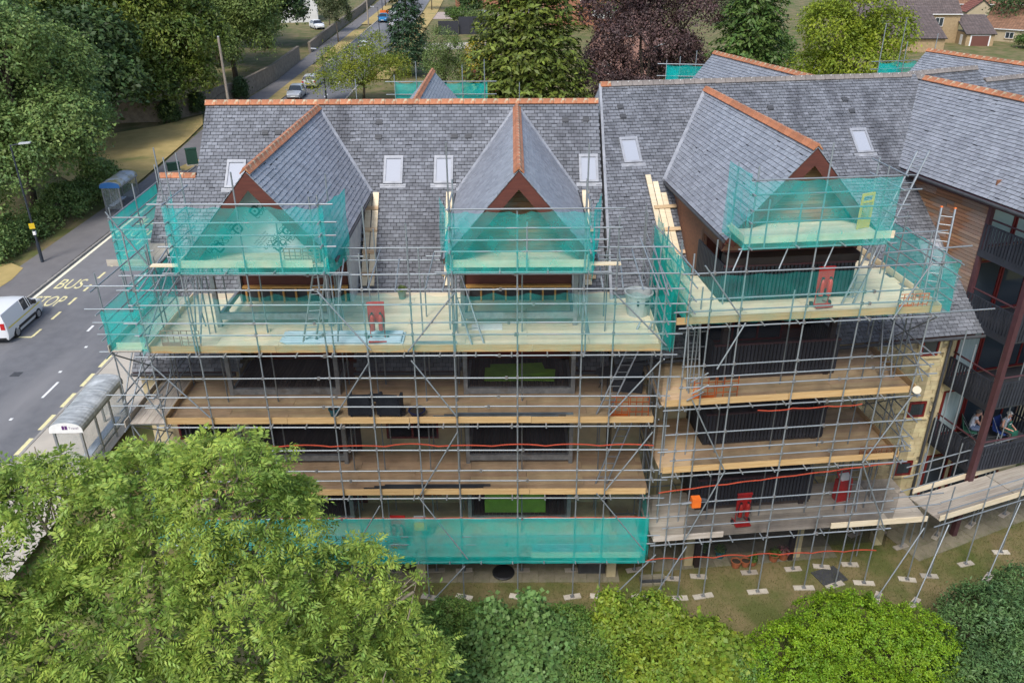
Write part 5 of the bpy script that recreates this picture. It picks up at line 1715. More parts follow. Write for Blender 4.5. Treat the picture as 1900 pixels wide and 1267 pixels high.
broadleaf('red-leaved shrub at the foot of the big cypress', 'shrub', G0(-4.2, 84), lob, LF_RED, 120, 22, 0.22, 0.28, seed=26, r0=0.06, name='shrub')
conifer('broad yellow-green cypress rising behind the left block', G0(1.3, 56), 23, 7.2, LF_CYP, seed=27, whorls=50, per_whorl=26, spray=0.55, sp=28, z0=1.0, droop=0.12, up=0.16, power=0.5, width=0.42, r0=0.4, jag=0.3)
lob = L8((13.2, 61, 8), (5.2, 4.0, 7.5), 9, (3.0, 2.8, 2.3), 28) + [(8.2, 59, 8.6, 2.0, 2.0, 2.2), (12.5, 57, 7.4, 3.4, 2.4, 2.2), (18, 58, 8, 2.8, 2.4, 2.4), (9.5, 60, 12.5, 2.4, 2.4, 1.8), (13.5, 60, 17, 3.2, 3, 2.2), (17.4, 60, 15, 2.8, 2.6, 2)]
broadleaf('purple copper beech between the cypress and the green fir', 'tree', G0(13.2, 61), lob, LF_COP, 1500, 26, 0.26, 0.4, aspect=0.5, seed=29, r0=0.4, droop=0.6, inner=0.25)
conifer('tall dark green fir behind the middle block', G0(22.3, 58), 22, 5.2, LF_GRN, seed=30, whorls=44, per_whorl=20, spray=0.5, sp=26, z0=1.0, droop=0.3, power=0.6, width=0.45, r0=0.35)
lob = L8((28.4, 50, 8.0), (3.6, 3.4, 6.5), 8, (2.5, 2.4, 2.1), 31) + [(24.6, 49, 9.0, 2.0, 1.9, 2.2), (31.9, 50, 9.4, 2.1, 2.0, 2.1), (28.4, 49, 17.0, 3.0, 2.6, 2.4), (26.4, 48.5, 6.6, 2.6, 2.2, 1.8), (31, 49, 6.6, 2.2, 2, 1.8), (26.2, 49, 14.5, 2.6, 2.4, 2.2), (31, 49.5, 14.0, 2.6, 2.4, 2.2), (28.5, 48, 11.5, 2.8, 2.2, 2.2)]
broadleaf('bright yellow-green tree behind the right-hand ridges', 'tree', G0(28.4, 50.5), lob, LF_YEL, 1700, 24, 0.25, 0.36, aspect=0.55, seed=32, r0=0.25, inner=0.12)
# garden hedges and trees in the background
bgt = [(-9.5, 172, 5, 3, LF_DK, 'dark rounded garden tree near the parked silver car at the top'), (-12, 163, 3.4, 2.6, LF_GRN, 'round green shrub left of the dark garden fence'), (-7.8, 161, 3.2, 2.4, LF_PAL, 'pale green shrub above the dark garden fence'), (58, 118, 6, 2.8, LF_PAL, 'young green tree in front of the tan house extension'), (94, 142, 8, 5, LF_DK, 'dark tree between the tan house and the tiled bungalows'), (90, 128, 2.2, 2.6, LF_GRN, 'clipped green hedge beyond the garage'), (88.5, 118, 3.0, 1.6, LF_LIM, 'lime shrub beside the garage'), (92, 112, 2.0, 2.1, LF_GOLD, 'round golden conifer bush by the bungalow'), (31, 85, 9, 4, LF_GRN, 'green tree between the fir and the yellow-green tree'), (36, 112, 12, 5, LF_DK, 'dark tree behind the yellow-green tree'), (46, 160, 11, 6, LF_DK, 'dark tree at the top edge above the tan house'), (20, 150, 10, 6, LF_GRN, 'green tree behind the copper beech'), (2, 190, 10, 6, LF_GRN, 'green tree behind the cypress at the top edge'), (75, 175, 12, 7, LF_DK, 'dark tree behind the tan house roof'), (120, 190, 11, 7, LF_DK, 'far tree in the top right corner')]
for i, (x, y, h, w_, mt, lb) in enumerate(bgt):
    lob = L8((x, y, gz(x, y) + h * 0.45), (w_ * 0.55, w_ * 0.5, h * 0.35), 5, (w_ * 0.6, w_ * 0.55, h * 0.26), 100 + i)
    broadleaf(lb, 'tree' if h > 4 else 'shrub', G0(x, y), lob, mt, 230, 18, 0.42 if h > 4 else 0.3, w_ * 0.13, seed=120 + i, r0=0.12, name='tree' if h > 4 else 'shrub', inner=0.2)

# ------------------------------------------------------------------ foreground ash, hedge and shrubs
def fg_ash():
    r = np.random.default_rng(50)
    base = np.array([-8.6, -8.6, 0.0])
    t = thing('ash_tree', 'large ash tree with feathery leaves filling the lower left corner', 'tree', tuple(base))
    lob = [(-8.0, -7.8, 9.9, 1.9, 1.8, 1.5), (-6.3, -7.7, 10.4, 1.5, 1.5, 1.35), (-10.3, -8.2, 9.9, 2.0, 1.9, 1.5), (-12.2, -8.5, 10.0, 2.0, 1.8, 1.4), (-5.5, -7.6, 9.2, 1.3, 1.4, 1.3),
           (-8.2, -9.4, 8.6, 2.2, 1.9, 1.6), (-5.8, -9.2, 7.9, 2.0, 1.8, 1.5), (-10.8, -10.0, 8.4, 2.2, 2, 1.7), (-13.2, -9.8, 8.3, 2, 2, 1.7), (-7.0, -10.8, 6.6, 2.3, 1.9, 1.6), (-9.8, -11.3, 6.5, 2.3, 1.9, 1.7),
           (-4.4, -8.6, 6.3, 1.6, 1.5, 1.4), (-4.9, -10.2, 5.0, 1.9, 1.7, 1.5), (-12.4, -11.4, 6.2, 2, 1.8, 1.6), (-3.3, -8.2, 7.3, 0.8, 0.8, 0.75), (-3.4, -9.0, 4.6, 1.2, 1.2, 1.2), (-2.3, -8.1, 8.3 - 0.5, 0.45, 0.45, 0.55), (-2.6, -8.0, 6.7, 0.5, 0.5, 0.6), (-7.4, -11.9, 4.8, 2.3, 1.6, 1.5), (-3.9, -11.2, 3.4, 1.6, 1.4, 1.3), (-3.0, -7.6, 5.6, 1.0, 1.0, 1.0), (-3.7, -7.4, 7.9, 0.9, 0.9, 0.8), (-2.2, -7.9, 5.4, 0.7, 0.7, 0.7), (-2.6, -9.6, 3.4, 1.2, 1.1, 1.1), (-14.2, -8.6, 9.6, 1.6, 1.6, 1.4), (-13.6, -12.2, 4.8, 1.8, 1.6, 1.5), (-10.6, -12.6, 4.6, 2.0, 1.6, 1.5)]
    L = np.array(lob)
    L[:, :3] -= base
    c, out = lobes_clumps(L, 2600, r, shell=(0.68, 1.02), low=-0.3)
    k = len(c)
    per = 9
    idx = np.repeat(np.arange(k), per)
    cen = c[idx] + r.normal(size=(len(idx), 3)) * 0.10
    rad = r.normal(size=(len(idx), 3))
    o = unit(out[idx] * 0.45 + rad * 0.8 + np.array([0, 0, 0.45]))
    V = fronds(cen, o, r, L=0.36, pairs=5, lw=0.125, droop=0.55)
    fast_quads('crown', V, LF_ASH, t)
    c2, o2 = lobes_clumps(L, 900, r, shell=(0.2, 0.66), low=-1)
    id2 = np.repeat(np.arange(len(c2)), 14)
    V2 = leaf_quads(c2[id2] + r.normal(size=(len(id2), 3)) * 0.28, r.normal(size=(len(id2), 3)), 0.16 * np.ones(len(id2)), 0.4, r)
    fast_quads('inner_leaves', V2, LF_HED, t)
    tw = []
    rr = random.Random(4)
    for i in rr.sample(range(k), 520):
        a = Vector(c[i])
        b = a - Vector(out[i]) * rr.uniform(0.4, 0.9) + Vector((rr.uniform(-0.2, 0.2), rr.uniform(-0.2, 0.2), -0.3))
        tw.append((b, a, 0.016))
    for q in range(26):
        a = Vector((rr.uniform(-0.5, 6.5), rr.uniform(-2.6, 0.9), rr.uniform(3.5, 8.0) - 0.0))
        b = a + Vector((rr.uniform(-0.9, 1.1), rr.uniform(-0.5, 0.5), rr.uniform(0.1, 0.9)))
        m2 = a.lerp(b, 0.5) + Vector((0, 0, 0.15))
        tw.append((a, m2, 0.026))
        tw.append((m2, b, 0.016))
    limbs(t, (0, 0, 0), [tuple(l) for l in L], 0.28, BARKL, seed=6)
    tm_ = MB()
    for a, b, r1 in tw:
        tm_.tube(a, b, r1, r1 * 0.5, n=5)
    tm_.build('twigs', BARKL, t, kind='stuff')
fg_ash()
def bush(label, cat, base, lobes, mat, clumps, per, ls, cs, aspect=0.5, seed=1, name='shrub', flat=0.6, inner=0.35, droop=0.1, shell=(0.8, 1.02), group=None, r0=0.05):
    return broadleaf(label, cat, base, lobes, mat, clumps, per, ls, cs, aspect=aspect, seed=seed, name=name, flat=flat, inner=inner, droop=droop, shell=shell, low=-0.2, r0=r0, group=group)
bush('clipped dome of bright green privet on the lawn edge at lower right', 'shrub', (10.3, -4.4, 0), [(8.9, -4.3, 1.2, 1.9, 1.7, 1.3), (10.7, -3.2, 1.3, 2.1, 1.7, 1.35), (12.5, -3.5, 1.2, 1.6, 1.5, 1.25), (10.0, -5.6, 1.0, 2.4, 1.6, 1.3), (11.0, -2.0, 0.9, 1.2, 0.8, 1.0), (7.7, -5.4, 0.7, 1.4, 1.3, 0.95), (8.6, -6.9, 0.6, 2.0, 1.3, 1.1), (12.2, -5.6, 0.7, 1.4, 1.3, 1.0)], LF_PRI, 2300, 24, 0.085, 0.075, seed=60)
bush('blue-green feathery shrub in the lower right corner', 'shrub', (15.6, -3.6, 0), [(15.3, -3.0, 1.4, 1.7, 1.6, 1.5), (17.0, -2.4, 1.5, 1.8, 1.6, 1.6), (16.3, -4.6, 1.2, 2.0, 1.7, 1.5), (14.3, -4.6, 0.9, 1.2, 1.2, 1.2), (14.6, -6.0, 0.8, 1.6, 1.3, 1.1), (16.8, -6.0, 1.0, 1.8, 1.6, 1.4)], LF_BLU, 1150, 26, 0.14, 0.15, aspect=0.32, seed=61, droop=0.2)
bush('low dark green shrub between the privet dome and the blue-green shrub', 'shrub', (13.2, -5.6, 0), [(13.2, -5.4, 0.7, 1.0, 1.2, 0.95), (12.9, -6.8, 0.6, 1.3, 1.1, 0.9), (13.6, -4.2, 0.5, 0.7, 0.8, 0.7)], LF_HED, 420, 24, 0.12, 0.13, aspect=0.35, seed=62)
bush('dark clipped hedge shrub at the foot of the ash tree', 'shrub', (-3.0, -3.6, 0), [(-3.4, -2.7, 0.9, 1.3, 1.1, 1.0), (-2.0, -2.3, 0.9, 1.2, 1.0, 1.0), (-2.6, -4.2, 1.1, 1.7, 1.3, 1.2), (-1.0, -2.6, 0.9, 1.0, 1.0, 1.0)], LF_HED, 800, 24, 0.10, 0.10, aspect=0.4, seed=63)
bush('round-leaved grey-green shrub with two upright shoots', 'shrub', (0.2, -3.6, 0), [(-0.4, -3.6, 1.2, 1.3, 1.2, 1.1), (0.9, -3.5, 1.2, 1.2, 1.1, 1.0), (0.2, -4.8, 1.1, 1.6, 1.2, 1.1), (-0.7, -3.3, 2.35, 0.34, 0.3, 0.7), (0.55, -3.2, 2.45, 0.32, 0.3, 0.8), (-1.4, -5.2, 0.9, 1.3, 1.1, 1.0)], leaf_mat('round_leaf', (0.172, 0.287, 0.081), (0.121, 0.213, 0.057), rnd=0.28, rsat=0.015, trans=0.25, s=1.2), 760, 15, 0.155, 0.15, aspect=0.82, seed=64)
bush('dense low green hedge behind the round-leaved shrub', 'hedge', (1.4, -2.6, 0), [(0.2, -2.4, 0.7, 1.2, 0.8, 0.8), (1.7, -2.3, 0.75, 1.2, 0.8, 0.85), (2.4, -3.2, 0.9, 1.2, 1.0, 0.95)], LF_HED, 520, 24, 0.10, 0.10, aspect=0.5, seed=65, name='hedge')
bush('sprawling lime-green shrub in the middle of the hedge', 'shrub', (4.0, -3.3, 0), [(3.4, -2.9, 1.2, 1.0, 0.9, 1.1), (4.5, -2.7, 1.3, 1.1, 0.9, 1.2), (5.2, -3.6, 1.1, 1.2, 1.0, 1.1), (4.0, -4.4, 0.9, 1.4, 1.1, 1.0), (3.1, -2.6, 2.1, 0.4, 0.35, 0.6)], LF_LIM, 760, 18, 0.14, 0.14, aspect=0.5, seed=66)
bush('pale yellow-green maple-like shrub left of the privet dome', 'shrub', (6.2, -3.9, 0), [(6.0, -3.4, 1.0, 1.0, 0.9, 1.0), (6.9, -3.9, 0.9, 0.9, 0.9, 0.9), (6.0, -4.9, 0.8, 1.1, 1.0, 0.9)], LF_LIM, 330, 15, 0.17, 0.15, aspect=0.9, seed=67)
bush('bright fern-like shrub at the bottom edge of the hedge', 'shrub', (3.6, -6.0, 0), [(4.6, -5.7, 0.7, 1.4, 1.0, 0.8), (5.7, -5.9, 0.65, 1.0, 0.9, 0.75), (2.0, -5.9, 0.7, 1.0, 0.9, 0.8)], LF_PRI, 420, 18, 0.24, 0.16, aspect=0.22, seed=68)
bush('mixed dark green undergrowth along the bottom edge', 'undergrowth', (2.6, -6.9, 0), [(-1.9, -4.9, 0.9, 1.2, 1.0, 0.9), (2.2, -4.6, 0.9, 1.2, 1.2, 1.0), (7.2, -4.3, 0.8, 0.9, 1.0, 0.9), (-3.2, -6.5, 0.8, 1.6, 1.2, 1.0), (-0.8, -6.6, 0.7, 1.6, 1.1, 0.9), (2.8, -7.0, 0.6, 1.8, 1.2, 0.85), (6.6, -6.7, 0.7, 1.4, 1.2, 0.9), (5.0, -7.6, 0.6, 1.6, 1.1, 0.8), (0.6, -7.4, 0.6, 1.8, 1.1, 0.8), (7.4, -5.2, 0.6, 0.8, 1.0, 0.8)], LF_HED, 1500, 24, 0.11, 0.12, aspect=0.45, seed=69, name='undergrowth')
# tufts of longer grass on the lawn
r = np.random.default_rng(77)
n = 60000
px = r.uniform(-6, 24, n)
py = r.uniform(-3.0, 4.0, n) + np.maximum(0, (px - 14)) * 0.3
pz = np.zeros(n)
cen = np.stack([px, py, pz + 0.03], 1)
V = leaf_quads(cen, r.normal(size=(n, 3)) * np.array([1, 1, 0.2]), r.uniform(0.06, 0.13, n), 0.12, r, along=np.array([0, 0, 1.0]) + r.normal(size=(n, 3)) * 0.3)
fast_quads('grass', V, leaf_mat('grass_blade', (0.204, 0.198, 0.066), (0.132, 0.150, 0.042), rnd=0.3, s=0.4), label='short worn grass growing over the front lawn', cat='grass', kind='stuff')
# ------------------------------------------------------------------ things on the decks
REDP = pm('red_powder_coat', (0.52, 0.02, 0.018), (0.42, 0.016, 0.015), scale=5, rough=0.4)
CYLR = pm('extinguisher_red', (0.50, 0.03, 0.02), rough=0.3)
ALU = pm('aluminium', (0.34, 0.36, 0.37), (0.27, 0.29, 0.30), scale=8, rough=0.35, metal=0.6)
SHEETM = pm('blue_grey_sheet', (0.22, 0.30, 0.35), (0.28, 0.36, 0.41), scale=2, rough=0.4, metal=0.3)
def trolley(label, loc, rz):
    t = thing('fire_point_trolley', label, 'fire extinguisher', loc, rz, group='red fire point trolleys')
    m = MB()
    m.bb(-0.26, 0.26, -0.02, 0.0, 0.62, 1.3)
    m.bb(-0.27, 0.27, -0.05, 0.02, 1.28, 1.34)
    m.build('back_board', REDP, t)
    f = MB()
    for s in (-1, 1):
        f.tube((s * 0.22, 0.02, 0.1), (s * 0.22, -0.02, 1.32), 0.018)
        f.tube((s * 0.22, 0.3, 0.06), (s * 0.22, 0.02, 0.12), 0.018)
    f.tube((-0.22, -0.02, 1.34), (0.22, -0.02, 1.34), 0.018)
    f.build('frame', REDP, t)
    part('foot_plate', REDP, t, (-0.28, 0.28, -0.24, 0.02, 0.06, 0.1))
    for s in (-1, 1):
        e = MB()
        e.lathe([(0.075, 0.42), (0.08, 0.44), (0.08, 0.84), (0.05, 0.92), (0.025, 0.94), (0.025, 0.99)], 12, (s * 0.13, -0.10, 0))
        x = e.build('extinguisher', CYLR, t, smooth=True)
        h = MB()
        h.path([(s * 0.13, -0.10, 0.98), (s * 0.20, -0.14, 0.95), (s * 0.23, -0.15, 0.75), (s * 0.21, -0.15, 0.55)], 0.013)
        h.bb(s * 0.13 - 0.03, s * 0.13 + 0.03, -0.13, -0.07, 0.97, 1.02)
        h.build('hose', BLACK, x)
        w = MB()
        w.tube((s * 0.28, 0.05, 0.09), (s * 0.33, 0.05, 0.09), 0.09, n=14)
        w.build('wheel', BLACK, t)
    return t
trolley('red fire extinguisher trolley on the left block top deck', (-4.25, 0.75, 10.0), R(4))
trolley('red fire extinguisher trolley on the middle block top deck', (9.65, 1.1, 10.97), R(10))
trolley('red fire extinguisher trolley on the weathered low deck of the middle block', (8.05, 0.75, 2.7), R(8))
trolley('red fire extinguisher trolley on the teal-netted lowest deck', (-4.1, 0.7, 1.82), R(-4))
# sheet stacks and trims
def sheets(label, x0, x1, y0, y1, z, n, mat, ribs=6):
    t = thing('sheet_stack', label, 'metal sheets', ((x0 + x1) / 2, (y0 + y1) / 2, z))
    w, d = (x1 - x0) / 2, (y1 - y0) / 2
    rr = random.Random(int(x0 * 100))
    for i in range(n):
        m = MB()
        j, k = rr.uniform(-0.12, 0.12), rr.uniform(-0.03, 0.03)
        pts = []
        for a in range(ribs * 4 + 1):
            y = -d + 2 * d * a / (ribs * 4)
            h = (0, 0.03, 0.03, 0)[a % 4]
            pts.append((y + k, h))
        for (ya, ha), (yb, hb) in zip(pts[:-1], pts[1:]):
            m.poly([(-w + j, ya, ha), (w + j, ya, ha), (w + j, yb, hb), (-w + j, yb, hb)])
            m.poly([(-w + j, ya, ha - 0.008), (-w + j, yb, hb - 0.008), (w + j, yb, hb - 0.008), (w + j, ya, ha - 0.008)])
        m.build('sheet', mat, t).location.z = 0.01 + i * 0.022
    return t
sheets('stack of blue-grey ribbed sheets on the left block top deck', -7.2, -3.5, 0.55, 1.3, 10.0, 5, SHEETM)
sheets('stack of ribbed sheets behind the lowest teal netting, near the trolley', -7.0, -4.65, 0.3, 0.9, 1.83, 7, SHEETM)
sheets('short stack of ribbed sheets behind the lowest teal netting, right half', 0.75, 2.7, 0.25, 0.7, 1.83, 4, SHEETM)
def trim(label, x0, x1, y, z, mat=SHEETM, n=3):
    t = thing('metal_trims', label, 'metal trims', ((x0 + x1) / 2, y, z))
    L = x1 - x0
    for i in range(n):
        o = MB()
        a = -L / 2 + (i * 0.35 if i else 0)
        b = L / 2 - (n - 1 - i) * 0.25
        o.bb(a, b, -0.12 + i * 0.085, -0.05 + i * 0.085, 0, 0.03 + 0.02 * (i % 2))
        o.bb(a, b, -0.12 + i * 0.085, -0.11 + i * 0.085, 0.03, 0.10)
        o.build('trim', mat if i != 1 else (ALU if y > 0.36 and z > 6 else mat), t)
trim('long grey metal trims lying on the upper tan deck', -2.6, 1.95, 0.4, 7.43)
trim('long dark metal trims lying on the lower tan deck', -5.1, -0.8, 0.4, 4.59, pm('dark_trim', (0.10, 0.11, 0.125), rough=0.45, metal=0.4))
trim('thin metal strip on the left block top deck near the centre', -3.15, -1.75, 0.62, 10.01, SHEETM, 1)
# green boards on the centre balconies
GRN = pm('green_board', (0.24, 0.44, 0.045), (0.20, 0.38, 0.04), scale=3, rough=0.7)
gb_ = thing('green_boards', 'pile of bright green boards lying on the centre balcony floor', 'boards', (0.1, 2.75, 7.69))
for i, (x0, x1, y0, y1, a) in enumerate(((-1.1, 1.0, -0.5, 0.45, 0), (-0.9, 0.75, -0.3, 0.7, 3), (-0.2, 1.35, -0.55, 0.3, -6), (-0.3, 1.0, -0.2, 0.6, 9))):
    m = MB()
    m.box(((x0 + x1) / 2, (y0 + y1) / 2, 0.02 + i * 0.022), (x1 - x0, y1 - y0, 0.018), M=Matrix.Rotation(R(a), 3, 'Z'))
    m.build('board', GRN, gb_)
m = MB()
m.box((0, 0, 0.42), (2.25, 0.02, 0.82))
m.build('green_sheet', GRN, loc=(0.05, 2.05, 2.22), label='green sheet fixed upright on the lowest centre balcony', cat='board')
# orange brick guards
ORG = pm('orange_plastic', (0.75, 0.16, 0.02), (0.65, 0.13, 0.02), scale=5, rough=0.5)
def brick_guard(label, loc, rz=0.0, w=0.75, h=0.5, n=2, mat=ORG):
    t = thing('brick_guard', label, 'mesh guard', loc, rz)
    for k in range(n):
        m = MB()
        x0 = -w * n / 2 + k * w
        for i in range(5):
            z = 0.02 + i * (h - 0.02) / 4
            m.bb(x0, x0 + w - 0.03, -0.008, 0.008, z - 0.012, z + 0.012)
        for i in range(4):
            x = x0 + 0.012 + i * (w - 0.055) / 3
            m.bb(x - 0.012, x + 0.012, -0.01, 0.01, 0, h)
        m.build('mesh_panel', mat, t)
        part('kick_plate', mat, t, (x0, x0 + w - 0.03, -0.012, 0.012, 0, 0.14 if k == 0 else 0.03))
    return t
brick_guard('orange mesh brick guard standing on the upper tan deck, right end', (3.75, 0.32, 7.42), w=0.66, h=0.75)
brick_guard('orange mesh brick guard on the second deck of the middle block', tuple(B2W(0.2, 0.32, 8.12)), AB, w=0.75, h=0.8)
brick_guard('pale orange mesh brick guard at the right end of the middle block top deck', tuple(B2W(6.2, 0.3, 10.97)), AB, w=0.5, h=0.5)
brick_guard('orange-brown mesh brick guard at the right end of the lower middle deck', tuple(B2W(6.1, 0.28, 5.55)), AB, w=0.6, h=0.35, mat=pm('faded_orange', (0.42, 0.17, 0.07), rough=0.7))
RUSTM = pm('rusty_mesh', (0.33, 0.20, 0.14), rough=0.8)
brick_guard('rusty mesh panel at the left corner of the left block top deck', (-10.3, 0.4, 10.0), w=0.62, h=0.55, mat=RUSTM)
brick_guard('rusty mesh panel on the left gable platform', (-6.2, 0.35, 12.77), w=0.55, h=0.45, mat=RUSTM)
# garden furniture moved out on to the deck
RAT = pm('dark_rattan', (0.035, 0.042, 0.055), (0.025, 0.03, 0.04), scale=14, rough=0.7)
def chair(label, loc, rz):
    t = thing('garden_chair', label, 'chair', loc, rz)
    part('seat', RAT, t, (-0.3, 0.3, -0.28, 0.28, 0.36, 0.44))
    m = MB()
    m.prism([(-0.32, 0.26, 0.12), (0.32, 0.26, 0.12), (0.33, 0.36, 0.92), (-0.33, 0.36, 0.92)], (0, 0.05, 0))
    m.build('backrest', RAT, t)
    for s in (-1, 1):
        part('armrest', RAT, t, (s * 0.34 - 0.04, s * 0.34 + 0.04, -0.28, 0.32, 0.12, 0.66))
        for y in (-0.24, 0.24):
            part('leg', RAT, t, (s * 0.3 - 0.025, s * 0.3 + 0.025, y - 0.025, y + 0.025, 0, 0.36))
    return t
chair('dark rattan chair on the upper tan deck, next to the turquoise pot', (-4.98, 0.62, 7.42), R(182))
chair('dark rattan chair on the upper tan deck, next to the blue bowl', (-4.02, 0.6, 7.42), R(176))
tb = thing('garden_table', 'small square dark table between the two rattan chairs', 'table', (-4.5, 0.75, 7.42), R(12))
part('top', RAT, tb, (-0.24, 0.24, -0.24, 0.24, 0.5, 0.54))
for sx in (-1, 1):
    for sy in (-1, 1):
        part('leg', RAT, tb, (sx * 0.2 - 0.02, sx * 0.2 + 0.02, sy * 0.2 - 0.02, sy * 0.2 + 0.02, 0, 0.5))
SOIL = pm('soil', (0.06, 0.045, 0.03), (0.04, 0.03, 0.02), scale=20, rough=0.95)
def pot(label, loc, r0, h, mat, plant=None, seed=0, name='plant_pot', pl_h=0.2, cat='plant pot'):
    t = thing(name, label, cat, loc)
    m = MB()
    m.lathe([(r0 * 0.72, 0), (r0, h * 0.92), (r0 * 1.08, h * 0.92), (r0 * 1.08, h), (r0 * 0.9, h), (r0 * 0.86, h * 0.82), (0.01, h * 0.82)], 16)
    m.build('pot', mat, t, smooth=False)
    s = MB()
    s.lathe([(0.01, h * 0.8), (r0 * 0.88, h * 0.84), (0.01, h * 0.86)], 12)
    s.build('soil', SOIL, t)
    if plant is not None:
        r = np.random.default_rng(seed)
        n = 260
        d = unit(r.normal(size=(n, 3)))
        d[:, 2] = np.abs(d[:, 2])
        cen = d * np.array([r0 * 1.3, r0 * 1.3, pl_h]) * r.uniform(0.3, 1, (n, 1)) + np.array([0, 0, h * 0.9])
        fast_quads('plant', leaf_quads(cen, d + r.normal(size=(n, 3)) * 0.5, 0.09 * r.uniform(0.6, 1.3, n), 0.5, r), plant, t)
    return t
TURQ = pm('turquoise_glaze', (0.02, 0.16, 0.20), (0.015, 0.12, 0.15), scale=6, rough=0.25)
TERRA = pm('terracotta_pot', (0.38, 0.12, 0.05), (0.30, 0.10, 0.045), scale=6, rough=0.8)
BLUEG = pm('blue_glaze', (0.02, 0.035, 0.12), (0.015, 0.025, 0.08), scale=6, rough=0.2)
pot('turquoise glazed pot on the upper tan deck', (-5.85, 0.5, 7.42), 0.17, 0.26, TURQ)
pot('wide blue bowl on the upper tan deck', (-3.15, 0.5, 7.42), 0.27, 0.2, BLUEG)
pot('small dark pot beside the wide blue bowl', (-3.6, 0.5, 7.42), 0.10, 0.2, BLACK)
pot('green bucket with a seedling at the back of the left block top deck', (-3.9, 4.1, 10.0), 0.15, 0.34, pm('grey_green_plastic', (0.16, 0.26, 0.22), rough=0.5), LF_PAL, 3, cat='bucket', name='bucket')
for i, (x, y, rr_, mt, plm, lb) in enumerate(((8.38, 1.55, 0.19, TERRA, None, 'empty terracotta pot on the patio edge, leftmost of the row'), (8.75, 1.6, 0.17, TERRA, None, 'terracotta pot on the patio edge, second of the row'), (9.05, 1.65, 0.15, TERRA, LF_GRN, 'small planted terracotta pot on the patio edge'), (9.9, 1.9, 0.2, TERRA, LF_GRN, 'planted terracotta pot below the low deck, centre'), (10.3, 2.0, 0.22, TERRA, leaf_mat('pink_flower', (0.42, 0.12, 0.18), (0.08, 0.12, 0.04), rnd=0.3, s=9), 'pot of pink flowers below the low deck'), (7.9, 2.1, 0.2, TURQ, LF_GRN, 'turquoise planted pot behind the terracotta row'), (7.3, 2.2, 0.2, BLACK, LF_GRN, 'black planted tub below the low deck'))):
    pot(lb, (x, y, 0.03), rr_, rr_ * 1.5, mt, plm, 30 + i, pl_h=0.35)
# bin, covered furniture, table
bn = thing('bulk_tub', 'large pale grey plastic tub with handle slots on the top deck corner', 'tub', (4.2, 2.75, 10.0), R(10))
m = MB()
m.lathe([(0.36, 0), (0.46, 0.75), (0.49, 0.75), (0.49, 0.8), (0.44, 0.8), (0.34, 0.06), (0.01, 0.06)], 18)
m.build('body', pm('grey_tub', (0.45, 0.48, 0.47), (0.38, 0.41, 0.40), scale=4, rough=0.6), bn)
for a in (-110, -75, -65):
    o = MB()
    o.box((0.445 * math.cos(R(a)), 0.445 * math.sin(R(a)), 0.55), (0.06, 0.06, 0.16))
    o.build('slot', BLACK, bn)
cv = thing('covered_furniture', 'bulky dark cover over furniture at the right end of the upper tan deck', 'furniture cover', (3.95, 2.3, 7.42), R(-8))
m = MB()
m.prism([(-0.5, -0.4, 0), (0.5, -0.42, 0), (0.55, 0.38, 0), (-0.52, 0.4, 0)], (0, 0, 0.45))
m.prism([(-0.46, -0.1, 0.45), (0.46, -0.12, 0.45), (0.5, 0.36, 0.45), (-0.48, 0.38, 0.45)], (0.03, 0.05, 0.5))
m.build('cover', RAT, cv)
tb = thing('round_table', 'round dark garden table on the upper tan deck by the cover', 'table', (3.2, 2.1, 7.42))
m = MB()
m.lathe([(0.38, 0.66), (0.4, 0.68), (0.4, 0.7), (0.01, 0.7)], 20)
m.build('top', DGREY, tb)
for a in (30, 150, 270):
    o = MB()
    o.tube((0.05 * math.cos(R(a)), 0.05 * math.sin(R(a)), 0.66), (0.28 * math.cos(R(a)), 0.28 * math.sin(R(a)), 0), 0.015)
    o.build('leg', BLACK, tb)
# ladders
def ladder(label, p, q, w=0.38, side=(1, 0, 0), mat=ALU, tips=None):
    p, q = Vector(p), Vector(q)
    t = thing('ladder', label, 'ladder', tuple(p))
    d = q - p
    s = Vector(side).normalized() * (w / 2)
    for k in (-1, 1):
        m = MB()
        m.tube(s * k, d + s * k, 0.034, n=6)
        m.build('stile', mat, t)
        if tips is not None:
            m = MB()
            m.tube(d + s * k, d * (1 + 0.05 / d.length) + s * k, 0.042, n=6)
            m.build('end_cap', tips, t)
    n = int(d.length / 0.25)
    for i in range(1, n):
        c = d * (i / n)
        tube('rung', c - s, c + s, t, mat, r=0.016)
    return t
ladder('aluminium ladder from the top deck up to the left gable platform', (-6.4, 0.6, 10.0), (-5.75, 1.0, 12.9), side=(1, 0.2, 0))
ladder('aluminium ladder standing on the top deck before the centre bay', (-1.1, 0.5, 10.0), (-2.0, 2.1, 12.2), side=(1, 0.3, 0))
ladder('aluminium ladder leaning on the upper tan deck at the right end', (2.9, 0.5, 7.42), (4.3, 1.6, 10.2), side=(1, 0, 0))
ladder('aluminium ladder leaning on the lower tan deck at the right end', (3.0, 0.6, 4.58), (4.2, 1.6, 7.5), side=(1, 0, 0))
ladder('long aluminium ladder reaching past the yellow gate of the middle platform', B2W(4.35, 0.85, 10.97), B2W(6.2, 1.5, 15.6), side=tuple(UB), mat=ALU)
ladder('orange-tipped ladder rising at the right corner of the middle top deck', B2W(6.85, 0.5, 10.97), B2W(7.3, 1.3, 13.85), side=tuple((UB + VB * -0.6).normalized()), tips=ORG)
ladder('ladder rising on the second deck of the middle block, right end', B2W(6.3, 1.0, 8.12), B2W(6.75, 2.6, 10.9), side=tuple(UB))
ladder('dark ladder rising at the gap on the low decks of the middle block', B2W(-0.35, 0.9, 8.12), B2W(-0.3, 1.7, 10.9), side=tuple(UB))
ladder('ladder against the right end of the lowest middle deck', B2W(6.0, 0.8, 2.7), B2W(6.7, 2.3, 5.6), side=tuple(UB))
